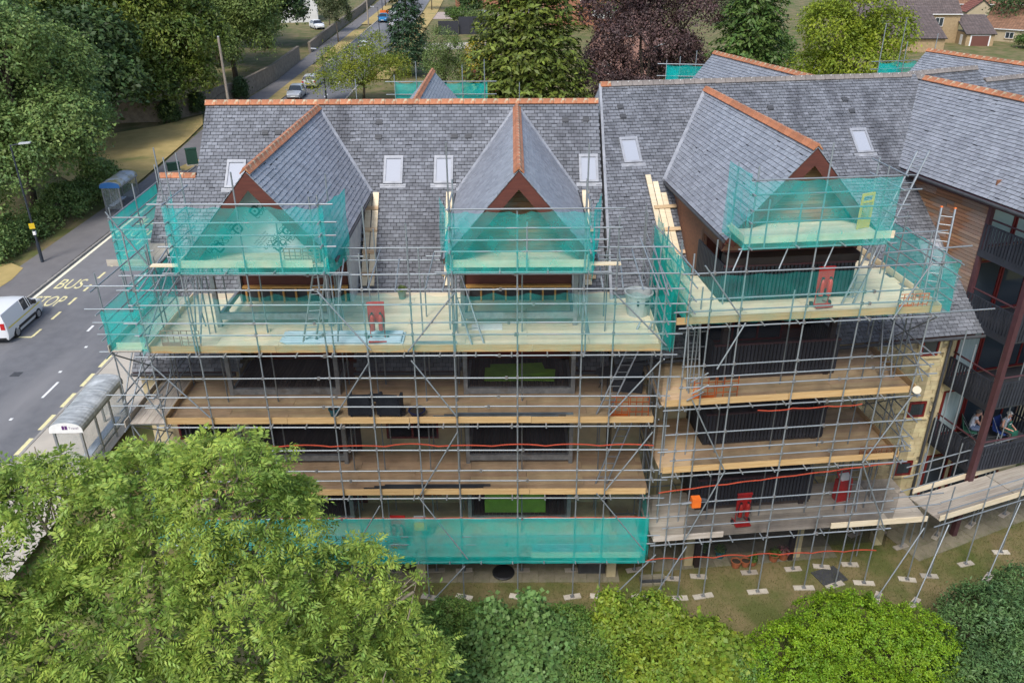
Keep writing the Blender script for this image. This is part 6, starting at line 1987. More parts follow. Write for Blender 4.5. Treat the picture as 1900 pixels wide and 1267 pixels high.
YELG = pm('yellow_steel', (0.72, 0.50, 0.02), (0.62, 0.42, 0.02), scale=5, rough=0.45)
yg = thing('ladder_gate', 'yellow mesh ladder gate on the middle upper platform', 'gate', tuple(B2W(4.4, 0.9, 13.45)), R(25))
part('frame', YELG, yg, (-0.25, -0.19, -0.02, 0.02, 0, 1.1), (0.19, 0.25, -0.02, 0.02, 0, 1.1), (-0.19, 0.19, -0.02, 0.02, 1.02, 1.1), (-0.19, 0.19, -0.02, 0.02, 0.8, 0.86))
part('lower_panel', YELG, yg, (-0.19, 0.19, -0.015, 0.015, 0.02, 0.32))
m = MB()
for i in range(7):
    m.bb(-0.19, 0.19, -0.006, 0.006, 0.38 + i * 0.06, 0.388 + i * 0.06)
for i in range(6):
    m.bb(-0.16 + i * 0.06, -0.152 + i * 0.06, -0.005, 0.005, 0.33, 0.8)
m.build('mesh', YELG, yg)
# red fire point box at the right end of the low deck
fb = thing('fire_point_box', 'red fire point box with a white notice at the end of the low deck', 'fire point', tuple(B2W(6.0, 1.6, 2.7)), R(14))
part('box', REDP, fb, (-0.26, 0.26, -0.16, 0.16, 0.0, 0.85))
m = MB()
m.prism([(-0.26, -0.16, 0.86), (0.26, -0.16, 0.86), (0.26, 0.16, 1.12), (-0.26, 0.16, 1.12)], (0, 0, 0.02))
m.build('sloped_lid', REDP, fb)
m = MB()
m.prism([(-0.2, -0.12, 0.912), (0.2, -0.12, 0.912), (0.2, 0.1, 1.092), (-0.2, 0.1, 1.092)], (0, -0.003, 0.004))
m.build('notice', WHITE, fb)
ax = thing('fire_point_sign', 'small yellow and white notice beside the lowest trolley', 'sign', (-3.35, 0.95, 1.82), 0)
part('post', REDP, ax, (-0.02, 0.02, -0.01, 0.01, 0, 0.6))
part('panel', YELG, ax, (-0.22, 0.22, -0.03, -0.01, 0.5, 0.85))
part('upper_panel', pm('grey_panel', (0.45, 0.42, 0.42), rough=0.6), ax, (-0.22, 0.22, -0.03, -0.01, 0.88, 1.15))
tm = thing('breaker_tool', 'orange and grey power tool hanging on the low middle rail', 'power tool', tuple(B2W(-0.35, -0.12, 4.45)), AB)
part('motor', ORG, tm, (-0.02, 0.28, -0.14, 0.1, -0.2, 0.14))
m = MB()
m.tube((-0.02, -0.02, -0.05), (-0.35, -0.02, -0.08), 0.045)
m.build('barrel', ALU, tm)
m = MB()
m.tube((0.28, 0, 0.05), (0.5, 0, 0.0), 0.05)
m.build('grip', DGREY, tm)
# white sheet and offcuts on the top deck
m = MB()
m.box((0, 0, 0.02), (1.0, 0.42, 0.03))
m.build('insulation_sheet', WHITE, loc=(-0.85, 1.7, 10.0), rz=R(2), label='white printed sheet lying on the centre of the top deck', cat='sheet')
for i, (x, y, a, l) in enumerate(((-8.4, 1.35, 18, 1.1), (-7.9, 0.95, 4, 1.25))):
    m = MB()
    m.box((0, 0, 0.045), (l, 0.2, 0.08))
    m.build('timber_offcut', PALE, loc=(x, y, 10.0), rz=R(a), label=('pale timber offcut lying askew on the left of the top deck', 'pale timber offcut lying nearest the toe board on the top deck')[i], cat='timber')
# roof boards beside the dormers
def roof_boards(label, cs, e, u, battens):
    """cs: list of (origin on slope, width, length)"""
    t = thing('roof_ladder', label, 'roof boards', tuple(cs[0][0]))
    o = Vector(cs[0][0])
    e, u = Vector(e).normalized(), Vector(u).normalized()
    n = e.cross(u)
    if n.z < 0:
        n = -n
    M = Matrix((e, u, n)).transposed()
    for p, w, l in cs:
        m = MB()
        m.box(Vector(p) - o + n * 0.07 + u * (l / 2), (w, l, 0.038), M=M)
        m.build('board', PALE, t)
    for p, w in battens:
        m = MB()
        m.box(Vector(p) - o + n * 0.115, (w, 0.14, 0.04), M=M)
        m.build('batten', PLANK3, t)
def onA(x, y):
    return Vector((x, y, 10 + (y - 4.77) * SA))
roof_boards('pale crawling boards on the slates right of the left dormer', [(onA(-5.36, 4.9), 0.22, 3.7), (onA(-5.1, 4.9), 0.22, 3.75)], (1, 0, 0), _uA, [(onA(-5.23, 5.2 + 0.62 * i), 0.5) for i in range(4)])
roof_boards('pale crawling board on the slates left of the centre dormer', [(onA(-2.36, 4.9), 0.24, 3.75)], (1, 0, 0), _uA, [(onA(-2.36, 5.2), 0.4)])
roof_boards('pale crawling board on the slates right of the centre dormer', [(onA(2.72, 4.9), 0.24, 3.8)], (1, 0, 0), _uA, [(onA(2.74, 5.1), 0.5), (onA(2.74, 6.4), 0.45)])
def onB(s, t):
    return B2W(s, t, zB(s, t))
_rB = Matrix.Rotation(AB, 3, 'Z')
_eB, _uBw = _rB @ EB, _rB @ uBs
roof_boards('ladder of pale boards and cross battens left of the middle dormer', [(onB(-0.1, 4.6), 0.2, 4.9), (onB(0.13, 4.6), 0.2, 4.6), (onB(0.35, 4.6), 0.2, 4.1)], tuple(_eB), tuple(_uBw), [(onB(0.13, 5.0 + 0.75 * i), 0.85) for i in range(4)])
# ground floor odds and ends
m = MB()
m.lathe([(0.42, 0), (0.42, 0.04), (0.38, 0.07), (0.01, 0.07)], 20)
m.build('round_cover', BLACK, loc=(-0.4, 1.25, 0.03), label='round black cover on the paving under the left scaffold', cat='cover')
bx_ = thing('storage_chest', 'grey storage chest on the paving under the left scaffold', 'chest', (2.9, 1.45, 0.03))
part('body', DGREY, bx_, (-0.5, 0.5, -0.26, 0.26, 0, 0.5))
part('lid', pm('grey_lid', (0.32, 0.31, 0.32), rough=0.5), bx_, (-0.53, 0.53, -0.29, 0.29, 0.5, 0.58))
pl_ = thing('paver_stack', 'stack of loose paving blocks below the gap between the scaffolds', 'pavers', (5.1, 0.75, 0.0), R(3))
for i in range(3):
    for j in range(2):
        part('block', SLAB if i != 1 else DGREY, pl_, (-0.45 + j * 0.46, -0.02 + j * 0.46, -0.2 + i * 0.06, 0.18 - i * 0.05, i * 0.11, i * 0.11 + 0.1))
PLATEC = pm('cream_shade', (0.52, 0.46, 0.34), rough=0.5)
# floodlamp at the corner of the middle scaffold
fl = thing('floodlamp', 'white floodlamp clamped at the right corner of the middle scaffold', 'lamp', tuple(B2W(6.72, -0.1, 8.25)), R(-20))
m = MB()
m.lathe([(0.05, 0), (0.12, 0.1), (0.13, 0.17), (0.01, 0.17)], 14)
o = m.build('reflector', PLATEC, fl)
o.rotation_euler = (R(60), 0, 0)
part('bracket', GALV, fl, (-0.03, 0.03, -0.03, 0.03, -0.2, 0.1))
# bell-shaped membrane print on the left gable: rows of grey lettering
INK = pm('membrane_ink', (0.07, 0.13, 0.13), rough=0.7)
def gable_text(txt, x, z, size, rot, y=1.39):
    o = text_mesh('printed_lettering', txt, INK, blkA, size)
    M = Matrix.Translation((x, y, z)) @ Matrix.Rotation(R(90), 4, 'X') @ Matrix.Rotation(R(rot), 4, 'Z')
    o.matrix_basis = M
def ring_mark(x, z, rot, s=0.15):
    m = MB()
    n = 4
    for i in range(24):
        a0, a1 = 2 * math.pi * i / 24, 2 * math.pi * (i + 1) / 24
        def q(a, k):
            c, sn = math.cos(a), math.sin(a)
            p = (abs(c) ** 4 + abs(sn) ** 4) ** -0.25
            return Vector((c * p * s * k, 0, sn * p * s * k))
        m.poly([q(a0, 0.62), q(a0, 1.0), q(a1, 1.0), q(a1, 0.62)])
    m.bb(-s * 0.22, s * 0.22, -0.001, 0.0, -s * 0.22, s * 0.22)
    o = m.build('printed_mark', INK, blkA)
    o.matrix_basis = Matrix.Translation((x, 1.388, z)) @ Matrix.Rotation(R(rot), 4, 'Y')
for x, z, rot in ((-7.75, 14.05, -45), (-8.35, 13.5, 135), (-6.85, 13.42, 135), (-7.2, 12.95, -45), (-9.0, 12.9, 135), (-6.1, 12.95, -45)):
    ring_mark(x, z, rot)
    d = 1 if rot < 0 else -1
    gable_text('OBEX', x + 0.16 * d, z - 0.02 * d, 0.26, 45 if rot < 0 else 225, y=1.388)
    gable_text('CORTEX-FR', x + 0.05 * d, z - 0.27 * d, 0.21, 45 if rot < 0 else 225, y=1.388)
for x, z in ((-7.1, 13.9), (-8.9, 13.35), (-6.4, 13.3), (-7.9, 13.0), (-7.75, 14.55)):
    for k in range(3):
        gable_text('building membrane', x + 0.05 * k, z - 0.07 * k, 0.075, 45, y=1.388)

# ------------------------------------------------------------------ people on the corner balcony
SKIN = pm('skin', (0.55, 0.30, 0.21), rough=0.55)
def person(label, loc, rz, shirt, trousers, hair, lean=0.1, hand_up=False, apron=None):
    """Seated figure facing +x of its own frame, seat height 0.45."""
    t = thing('person', label, 'person', loc, rz)
    J, E = [], []
    def add(p, r, mat, par=None):
        J.append((p, r, mat))
        if par is not None:
            E.append((par, len(J) - 1))
        return len(J) - 1
    pel = add((0, 0, 0.54), (0.15, 0.13), 1)
    bel = add((0.02 + lean * 0.3, 0, 0.70), (0.155, 0.13), 0, pel)
    chs = add((0.0 + lean * 0.8, 0, 0.90), (0.165, 0.135), 0, bel)
    shc = add((0.0 + lean, 0, 1.01), (0.12, 0.10), 0, chs)
    nck = add((0.02 + lean * 1.1, 0, 1.08), (0.055, 0.055), 2, shc)
    hd1 = add((0.045 + lean * 1.2, 0, 1.15), (0.085, 0.08), 2, nck)
    hd2 = add((0.05 + lean * 1.25, 0, 1.24), (0.098, 0.09), 2, hd1)
    hd3 = add((0.045 + lean * 1.25, 0, 1.30), (0.07, 0.07), 2, hd2)
    nose = add((0.15 + lean * 1.25, 0, 1.2), (0.014, 0.014), 2, hd2)
    for s in (-1, 1):
        sh = add((0.0 + lean, s * 0.19, 0.99), (0.06, 0.06), 0, shc)
        if hand_up and s < 0:
            el = add((0.18 + lean, s * 0.22, 0.78), (0.045, 0.045), 2, sh)
            wr = add((0.2 + lean, s * 0.10, 1.06), (0.033, 0.033), 2, el)
            pm_ = add((0.18 + lean, s * 0.06, 1.13), (0.035, 0.022), 2, wr)
            fd = Vector((-0.02, 0.02, 0.06))
        else:
            el = add((0.05 + lean, s * 0.26, 0.74), (0.045, 0.045), 2, sh)
            wr = add((0.27 + lean, s * 0.16, 0.68), (0.033, 0.033), 2, el)
            pm_ = add((0.34 + lean, s * 0.12, 0.68), (0.036, 0.022), 2, wr)
            fd = Vector((0.06, -s * 0.03, -0.01))
        pc_ = Vector(J[pm_][0])
        for k in range(5):
            off = Vector((0, 0, 0)) + Vector((0, (k - 2) * 0.018, 0))
            l = (0.75, 0.95, 1.05, 1.0, 0.8)[k]
            f1 = add(tuple(pc_ + off + fd * 0.7 * l), (0.009, 0.009), 2, pm_)
            add(tuple(pc_ + off + fd * 1.25 * l + Vector((0, 0, -0.02))), (0.008, 0.008), 2, f1)
        hp = add((0.02, s * 0.10, 0.52), (0.095, 0.09), 1, pel)
        kn = add((0.43, s * 0.12, 0.53), (0.065, 0.06), 1, hp)
        an = add((0.42, s * 0.12, 0.10), (0.042, 0.042), 1, kn)
        add((0.56, s * 0.13, 0.05), (0.04, 0.03), 3, an)
    me = bpy.data.meshes.new('body')
    me.from_pydata([j[0] for j in J], E, [])
    o = bpy.data.objects.new('body_rig', me)
    COL.objects.link(o)
    sk = o.modifiers.new('s', 'SKIN')
    sk.use_smooth_shade = True
    for i, j in enumerate(J):
        me.skin_vertices[0].data[i].radius = j[1]
    me.skin_vertices[0].data[0].use_root = True
    o.modifiers.new('u', 'SUBSURF').levels = 1
    bpy.context.view_layer.update()
    dg = bpy.context.evaluated_depsgraph_get()
    bm_ = bpy.data.meshes.new_from_object(o.evaluated_get(dg))
    bpy.data.objects.remove(o)
    bm_.name = 'body'
    for mt in (shirt, trousers, SKIN, BLACK):
        bm_.materials.append(mt)
    P = np.array([j[0] for j in J])
    mt_i = np.array([j[2] for j in J])
    # material by the nearest limb segment
    seg = [(P[a], P[b], mt_i[b]) for a, b in E]
    for pg in bm_.polygons:
        c = np.array(pg.center)
        best, bi = 9, 0
        for a, b, k in seg:
            ab = b - a
            tt = np.clip(np.dot(c - a, ab) / max(np.dot(ab, ab), 1e-9), 0, 1)
            dd_ = np.linalg.norm(c - a - ab * tt)
            if dd_ < best:
                best, bi = dd_, int(k)
        pg.material_index = bi
    bm_.polygons.foreach_set('use_smooth', [True] * len(bm_.polygons))
    link('body', bm_, t)
    hx = 0.045 + lean * 1.25
    m = MB()
    for i in range(60):
        a = rng.uniform(0, 2 * math.pi)
        f = rng.uniform(0.15, 1.0)
        d = Vector((math.cos(a) * math.sqrt(1 - f * f) * 0.8 - 0.35, math.sin(a) * math.sqrt(1 - f * f), f)).normalized()
        c = Vector((hx - 0.012, 0, 1.235)) + Vector((d.x * 0.108, d.y * 0.1, d.z * 0.118))
        m.box(c, (0.045, 0.04, 0.022), M=d.to_track_quat('Z', 'X').to_matrix())
    m.build('hair', hair, t)
    for s in (-1, 1):
        m = MB()
        m.box((hx, s * 0.095, 1.2), (0.03, 0.02, 0.055))
        m.build('ear', SKIN, t)
        m = MB()
        m.box((hx + 0.093, s * 0.033, 1.235), (0.012, 0.022, 0.012))
        m.build('eye', BLACK, t)
    m = MB()
    m.box((hx + 0.09, 0, 1.15), (0.012, 0.045, 0.01))
    m.build('mouth', pm('lips', (0.35, 0.12, 0.1), rough=0.5), t)
    if apron is not None:
        m = MB()
        m.prism([(0.17 + lean, -0.13, 0.62), (0.17 + lean, 0.13, 0.62), (0.17 + lean, 0.11, 0.97), (0.17 + lean, -0.11, 0.97)], (0.02, 0, 0))
        m.prism([(0.12, -0.2, 0.61), (0.5, -0.2, 0.60), (0.5, 0.2, 0.60), (0.12, 0.2, 0.61)], (0, 0, 0.015))
        m.prism([(0.5, -0.2, 0.60), (0.52, -0.2, 0.33), (0.52, 0.2, 0.33), (0.5, 0.2, 0.60)], (0.015, 0, 0))
        ap = m.build('apron', apron, t)
        part('badge', WHITE, ap, (0.192 + lean, 0.196 + lean, -0.07, 0.07, 0.83, 0.88))
    return t
JEAN = pm('pale_jeans', (0.20, 0.25, 0.36), rough=0.85)
person('man in a white T-shirt seated on the corner balcony, hand to his chin', (18.3, 5.45, 3.2), R(-20), pm('white_cotton', (0.72, 0.74, 0.80), (0.66, 0.68, 0.74), scale=6, rough=0.9), JEAN, pm('greying_hair', (0.16, 0.13, 0.11), rough=0.8), lean=0.12, hand_up=True)
person('white-haired person in a green apron seated on the corner balcony', (19.55, 5.35, 3.2), R(-60), pm('pale_blue_shirt', (0.52, 0.57, 0.64), rough=0.9), pm('brown_trousers', (0.12, 0.10, 0.085), rough=0.9), pm('white_hair', (0.62, 0.60, 0.56), rough=0.8), lean=0.06, apron=pm('green_apron', (0.02, 0.13, 0.085), rough=0.8))
def fold_chair(label, loc, rz, fabric):
    t = thing('folding_chair', label, 'chair', loc, rz)
    part('seat', fabric, t, (-0.22, 0.26, -0.24, 0.24, 0.37, 0.40))
    m = MB()
    m.prism([(-0.22, -0.24, 0.42), (-0.22, 0.24, 0.42), (-0.32, 0.24, 0.92), (-0.32, -0.24, 0.92)], (-0.02, 0, 0))
    m.build('backrest', fabric, t)
    for s in (-1, 1):
        m = MB()
        m.tube((-0.3, s * 0.25, 0), (0.26, s * 0.25, 0.4), 0.013)
        m.build('leg', ALU, t)
        m = MB()
        m.tube((0.28, s * 0.25, 0), (-0.33, s * 0.25, 0.92), 0.013)
        m.build('leg', ALU, t)
fold_chair('green folding chair under the man in the white T-shirt', (18.3, 5.45, 3.2), R(-20), pm('green_canvas', (0.05, 0.17, 0.11), rough=0.85))
fold_chair('blue folding chair under the person in the green apron', (19.55, 5.35, 3.2), R(-60), pm('blue_canvas', (0.02, 0.05, 0.22), rough=0.85))
# ------------------------------------------------------------------ vehicles
TYRE = pm('tyre', (0.018, 0.018, 0.019), rough=0.85)
RIM = pm('wheel_rim', (0.42, 0.43, 0.44), rough=0.35, metal=0.6)
CGL = pm('car_glass', (0.02, 0.024, 0.028), rough=0.05, spec=0.9)
REDL = pm('tail_lamp', (0.45, 0.02, 0.02), rough=0.25)
HEADL = pm('head_lamp', (0.65, 0.68, 0.70), rough=0.1, spec=0.9)
PLATE = pm('yellow_plate', (0.70, 0.52, 0.05), rough=0.5)
PLATEW = pm('white_plate', (0.7, 0.7, 0.66), rough=0.5)
CARS = {
    # x, z_bottom, z_shoulder, z_belt, z_top, half width, half width at the top ; cabin flag
    'hatch': [(-2.08, 0.38, 0.62, 0.80, 0.86, 0.74, 0.66, 0), (-2.02, 0.22, 0.66, 0.94, 1.02, 0.84, 0.70, 1), (-1.72, 0.20, 0.66, 0.96, 1.38, 0.87, 0.62, 1), (-1.2, 0.2, 0.66, 0.96, 1.47, 0.88, 0.63, 1), (-0.3, 0.2, 0.66, 0.95, 1.48, 0.88, 0.64, 1), (0.25, 0.2, 0.65, 0.93, 1.43, 0.88, 0.62, 1), (0.98, 0.2, 0.64, 0.90, 0.96, 0.87, 0.76, 0), (1.6, 0.21, 0.62, 0.82, 0.87, 0.84, 0.72, 0), (1.98, 0.22, 0.58, 0.70, 0.74, 0.76, 0.64, 0), (2.1, 0.3, 0.52, 0.6, 0.63, 0.66, 0.55, 0)],
    'van': [(-2.2, 0.3, 0.8, 1.1, 1.68, 0.82, 0.70, 0), (-2.15, 0.22, 0.8, 1.12, 1.78, 0.90, 0.76, 0), (-1.0, 0.2, 0.78, 1.12, 1.82, 0.92, 0.78, 0), (-0.15, 0.2, 0.78, 1.12, 1.82, 0.92, 0.78, 1), (0.5, 0.2, 0.76, 1.10, 1.76, 0.92, 0.76, 1), (0.72, 0.2, 0.76, 1.10, 1.68, 0.92, 0.74, 1), (1.42, 0.2, 0.74, 1.06, 1.14, 0.91, 0.78, 0), (1.9, 0.21, 0.72, 0.98, 1.05, 0.88, 0.72, 0), (2.16, 0.24, 0.66, 0.84, 0.90, 0.80, 0.64, 0), (2.22, 0.32, 0.58, 0.7, 0.74, 0.72, 0.58, 0)],
}
def car(label, loc, rz, paint, kind='hatch', cat='car', group=None, scale=1.0, stripe=None, wb=1.27):
    t = thing('parked_van' if kind == 'van' else 'parked_car', label, cat, loc, rz, group=group)
    t.scale = (scale, scale, scale)
    ST = CARS[kind]
    rings = []
    for x, zb, zs, zl, zt, hw, ht, cab in ST:
        half = [(hw * 0.92, zb), (hw, (zb + zs) / 2), (hw, zs), (hw * 0.985, zl), (ht, zt - 0.035), (ht * 0.86, zt), (0, zt + 0.025)]
        rings.append([(x, -y, z) for y, z in half] + [(x, y, z) for y, z in half[-2::-1]])
    body, gs = MB(), {'side_window': MB(), 'windscreen': MB(), 'rear_window': MB()}
    nr = len(rings[0])
    for i in range(len(rings) - 1):
        ca, cb = ST[i][7], ST[i + 1][7]
        for j in range(nr - 1):
            q = [rings[i][j], rings[i][j + 1], rings[i + 1][j + 1], rings[i + 1][j]]
            side = j in (3, 8)
            top = j in (4, 5, 6, 7)
            tgt = body
            if side and ca and cb:
                tgt = gs['side_window']
            elif (top or side) and ca and not cb:
                tgt = gs['windscreen']
            elif (top or side) and not ca and cb and kind == 'hatch' and top:
                tgt = body
            elif kind == 'hatch' and ca and cb and top and i == 1:
                tgt = gs['rear_window']
            tgt.poly([Vector(p) for p in q])
    body.poly(rings[0][::-1])
    body.poly(rings[-1])
    # pillars and roof rails over the glass
    for i in range(len(ST)):
        if ST[i][7] and i > 1:
            for s in (0, 1):
                a, b = (rings[i][3], rings[i][4]) if not s else (rings[i][8], rings[i][9])
                body.tube(a, b, 0.03, n=5)
    bo = body.build('body', paint, t, smooth=True)
    bmv = bo.data
    import bmesh
    bmm = bmesh.new()
    bmm.from_mesh(bmv)
    bmesh.ops.remove_doubles(bmm, verts=bmm.verts, dist=0.0005)
    bmm.to_mesh(bmv)
    bmm.free()
    bmv.set_sharp_from_angle(angle=R(38))
    for k, g in gs.items():
        if g.v:
            g.build(k, CGL, t)
    for sx in (-1, 1):
        for sy in (-1, 1):
            w = MB()
            hwid = 0.86 if kind == 'hatch' else 0.9
            w.tube((sx * wb + 0.03, sy * (hwid - 0.2), 0.31), (sx * wb + 0.03, sy * (hwid + 0.015), 0.31), 0.315, n=18)
            wo = w.build('wheel', TYRE, t)
            rm = MB()
            rm.tube((sx * wb + 0.03, sy * (hwid + 0.01), 0.31), (sx * wb + 0.03, sy * (hwid + 0.03), 0.31), 0.20, n=14)
            rm.build('rim', RIM, wo)
    xr, xf = ST[0][0], ST[-1][0]
    zt = 0.78 if kind == 'hatch' else 0.95
    for s in (-1, 1):
        part('tail_lamp', REDL, t, (xr - 0.02, xr + 0.12, s * 0.72 - 0.11, s * 0.72 + 0.11, zt - 0.08, zt + 0.1 + (0.2 if kind == 'van' else 0)))
        part('head_lamp', HEADL, t, (xf - 0.22, xf - 0.06, s * 0.6 - 0.14, s * 0.6 + 0.14, zt - 0.20, zt - 0.06))
        part('door_mirror', paint if kind == 'hatch' else BLACK, t, (0.62 if kind == 'hatch' else 0.95, 0.74 if kind == 'hatch' else 1.1, s * 0.98 - 0.09, s * 0.98 + 0.09, 0.94 if kind == 'hatch' else 1.1, 1.08 if kind == 'hatch' else 1.32))
    part('number_plate', PLATE, t, (xr - 0.03, xr, -0.26, 0.26, 0.5, 0.61))
    part('number_plate', PLATEW, t, (xf - 0.005, xf + 0.02, -0.26, 0.26, 0.4, 0.5))
    part('bumper', BLACK, t, (xr - 0.02, xr + 0.2, -0.76, 0.76, 0.26, 0.38), (xf - 0.25, xf + 0.01, -0.68, 0.68, 0.26, 0.36))
    if stripe is not None:
        for s in (-1, 1):
            part('side_stripe', stripe, t, (-2.0, 1.7, s * 0.925 - 0.006, s * 0.925 + 0.006, 0.86, 0.92))
            part('side_trim', BLACK, t, (-1.0, 1.0, s * 0.93 - 0.012, s * 0.93 + 0.012, 0.42, 0.58))
    return t
PW = pm('white_car_paint', (0.74, 0.75, 0.76), rough=0.25, spec=0.6)
PS = pm('silver_car_paint', (0.42, 0.44, 0.46), rough=0.28, metal=0.35)
PB = pm('blue_car_paint', (0.02, 0.16, 0.33), rough=0.25)
PD = pm('dark_blue_paint', (0.012, 0.03, 0.14), rough=0.25)
car('white panel van with a yellow side stripe parked by the bus stop letters', (-29.25, 20.85, 1.01), R(93), PW, 'van', 'van', stripe=pm('yellow_stripe', (0.70, 0.58, 0.05), rough=0.5))
car('silver hatchback with dark windscreen parked nearest the roof ridge', (-28.3, 88.0, gz(-28, 88)), R(-88), PS, 'hatch', scale=1.08)
car('pale silver hatchback parked behind the nearer silver one', (-28.0, 96.0, gz(-28, 96)), R(92), pm('champagne_paint', (0.55, 0.56, 0.54), rough=0.28, metal=0.3), 'hatch', scale=1.12)
car('white estate car driving up the middle of the street', (-25.9, 129.5, gz(-26, 129.5)), R(92), PW, 'hatch', scale=1.12)
car('white car half hidden by the spruce on the street', (-24.6, 161, gz(-25, 161)), R(92), PW, 'hatch', scale=1.15)
car('blue car parked beyond the street lamps', (-28.6, 172, gz(-28, 172)), R(-88), PB, 'hatch', scale=1.15)
car('white car parked behind the blue car', (-27.3, 184, gz(-27, 184)), R(-88), PW, 'hatch', scale=1.15)
car('blue and white car parked behind the garden wall', (-40.8, 160, gz(-40, 160)), R(-60), PW, 'hatch', scale=1.15)
car('silver car on the drive above the dark garden fence', (-7.2, 178, gz(-7, 178)), R(140), PS, 'hatch', scale=1.15)
car('white car behind the dark garden fence', (-8.3, 158.5, gz(-8, 158)), R(20), PW, 'hatch', scale=1.1)
ob = thing('road_barrier', 'orange road works barrier beside the blue car', 'barrier', (-30.3, 186, gz(-30, 186)), R(20))
part('board', ORG, ob, (-1.0, 1.0, -0.05, 0.05, 0.4, 1.0))
part('foot', BLACK, ob, (-0.9, -0.7, -0.35, 0.35, 0, 0.1), (0.7, 0.9, -0.35, 0.35, 0, 0.1))
part('upright', ORG, ob, (-0.85, -0.75, -0.04, 0.04, 0.1, 1.1), (0.75, 0.85, -0.04, 0.04, 0.1, 1.1))

# ------------------------------------------------------------------ street furniture
PERSP = pm('clear_panel', (0.55, 0.60, 0.60), rough=0.08)
def clear_mat():
    m = net_mat('clear_glazing', (0.50, 0.56, 0.55), 0.16, trans=0.4)
    return m
CLEAR = clear_mat()
ROOFP = pm('grimy_polycarbonate', (0.42, 0.44, 0.44), (0.24, 0.25, 0.25), scale=1.6, stretch=(1, 4, 1), rough=0.35, c3=(0.6, 0.62, 0.62), s3=1.2, lo3=0.5, hi3=0.7)
MOSSY = pm('mossy_roof', (0.38, 0.42, 0.46), (0.26, 0.22, 0.06), scale=1.1, rough=0.6, lo=0.45, hi=0.6)
def shelter(label, loc, rz, L, D, H, roofm, trimm, arc=0.42, bench=True, sign=False):
    """Bus shelter: long side along local y, open front towards -x, barrel roof."""
    t = thing('bus_shelter', label, 'bus shelter', loc, rz)
    n = 12
    nb = 3
    for k in range(nb):
        m = MB()
        y0, y1 = -L / 2 + L * k / nb, -L / 2 + L * (k + 1) / nb
        pts = []
        for i in range(n + 1):
            a = math.pi * i / n
            pts.append((-math.cos(a) * (D / 2 + 0.12), H + arc * math.sin(a) ** 0.8))
        for (xa, za), (xb, zb) in zip(pts[:-1], pts[1:]):
            m.prism([(xa, y0 + 0.02, za), (xb, y0 + 0.02, zb), (xb, y1 - 0.02, zb), (xa, y1 - 0.02, za)], (0, 0, 0.02))
        m.build('roof_panel', roofm, t)
    for k in range(nb + 1):
        m = MB()
        y = -L / 2 + L * k / nb
        for i in range(n):
            a, b = math.pi * i / n, math.pi * (i + 1) / n
            p = Vector((-math.cos(a) * (D / 2 + 0.13), y, H + arc * math.sin(a) ** 0.8 + 0.02))
            q = Vector((-math.cos(b) * (D / 2 + 0.13), y, H + arc * math.sin(b) ** 0.8 + 0.02))
            m.tube(p, q, 0.032, n=5)
        m.build('roof_rib', ALU, t)
    for s in (-1, 1):
        m = MB()
        pts = [(-D / 2 - 0.14, s * L / 2, H - 0.12)] + [(-math.cos(math.pi * i / n) * (D / 2 + 0.14), s * L / 2, H + arc * math.sin(math.pi * i / n) ** 0.8) for i in range(n + 1)] + [(D / 2 + 0.14, s * L / 2, H - 0.12)]
        m.prism(pts, (0, 0.03 * s, 0))
        m.build('end_panel', trimm, t)
        for x in (-D / 2, D / 2):
            part('post', ALU, t, (x - 0.045, x + 0.045, s * (L / 2 - 0.05) - 0.045, s * (L / 2 - 0.05) + 0.045, 0, H))
        part('end_glazing', CLEAR, t, (-D / 2 + 0.05, D / 2 - 0.05, s * (L / 2 - 0.05) - 0.008, s * (L / 2 - 0.05) + 0.008, 0.35, H - 0.1))
        part('eaves_beam', ALU, t, (s * (D / 2 + 0.08) - 0.05, s * (D / 2 + 0.08) + 0.05, -L / 2, L / 2, H - 0.1, H))
    for k in range(nb):
        y0, y1 = -L / 2 + L * k / nb, -L / 2 + L * (k + 1) / nb
        part('back_glazing', CLEAR, t, (D / 2 - 0.01, D / 2 + 0.01, y0 + 0.08, y1 - 0.08, 0.35, H - 0.15))
        if k:
            part('post', ALU, t, (D / 2 - 0.04, D / 2 + 0.04, y0 - 0.04, y0 + 0.04, 0, H))
    part('rail', ALU, t, (D / 2 - 0.03, D / 2 + 0.03, -L / 2 + 0.06, L / 2 - 0.06, 0.28, 0.34))
    if bench:
        part('bench', pm('bench_blue_grey', (0.45, 0.50, 0.58), rough=0.5), t, (D / 2 - 0.42, D / 2 - 0.08, -L / 2 + 0.5, L / 2 - 0.5, 0.48, 0.54))
    if sign:
        for x, w in ((-0.13, 0.10), (-0.01, 0.10)):
            part('logo_mark', pm('purple_ink', (0.10, 0.02, 0.14), rough=0.5), t, (x, x + w, -L / 2 - 0.036, -L / 2 - 0.031, H + 0.04, H + 0.22))
        o = text_mesh('sign_lettering', 'Travel', MATS['purple_ink'], t, 0.16)
        o.matrix_basis = Matrix.Translation((0.14, -L / 2 - 0.034, H + 0.06)) @ Matrix.Rotation(R(90), 4, 'X')
    return t
shelter('bus shelter with grimy barrel roof beside the left scaffold', (-18.55, 8.3, gz(-19.5, 8) + 0.12), R(1.5), 4.1, 1.1, 2.1, ROOFP, WHITE, arc=0.36, sign=True)
shelter('small bus shelter with mossy blue-edged roof across the road', (-31.9, 42.6, gz(-31, 42) + 0.125), R(182), 3.6, 1.3, 2.2, MOSSY, pm('blue_trim', (0.04, 0.16, 0.42), rough=0.4), arc=0.36, bench=True)
DKPOLE = pm('dark_lamp_column', (0.03, 0.04, 0.055), (0.025, 0.03, 0.04), scale=5, rough=0.5)
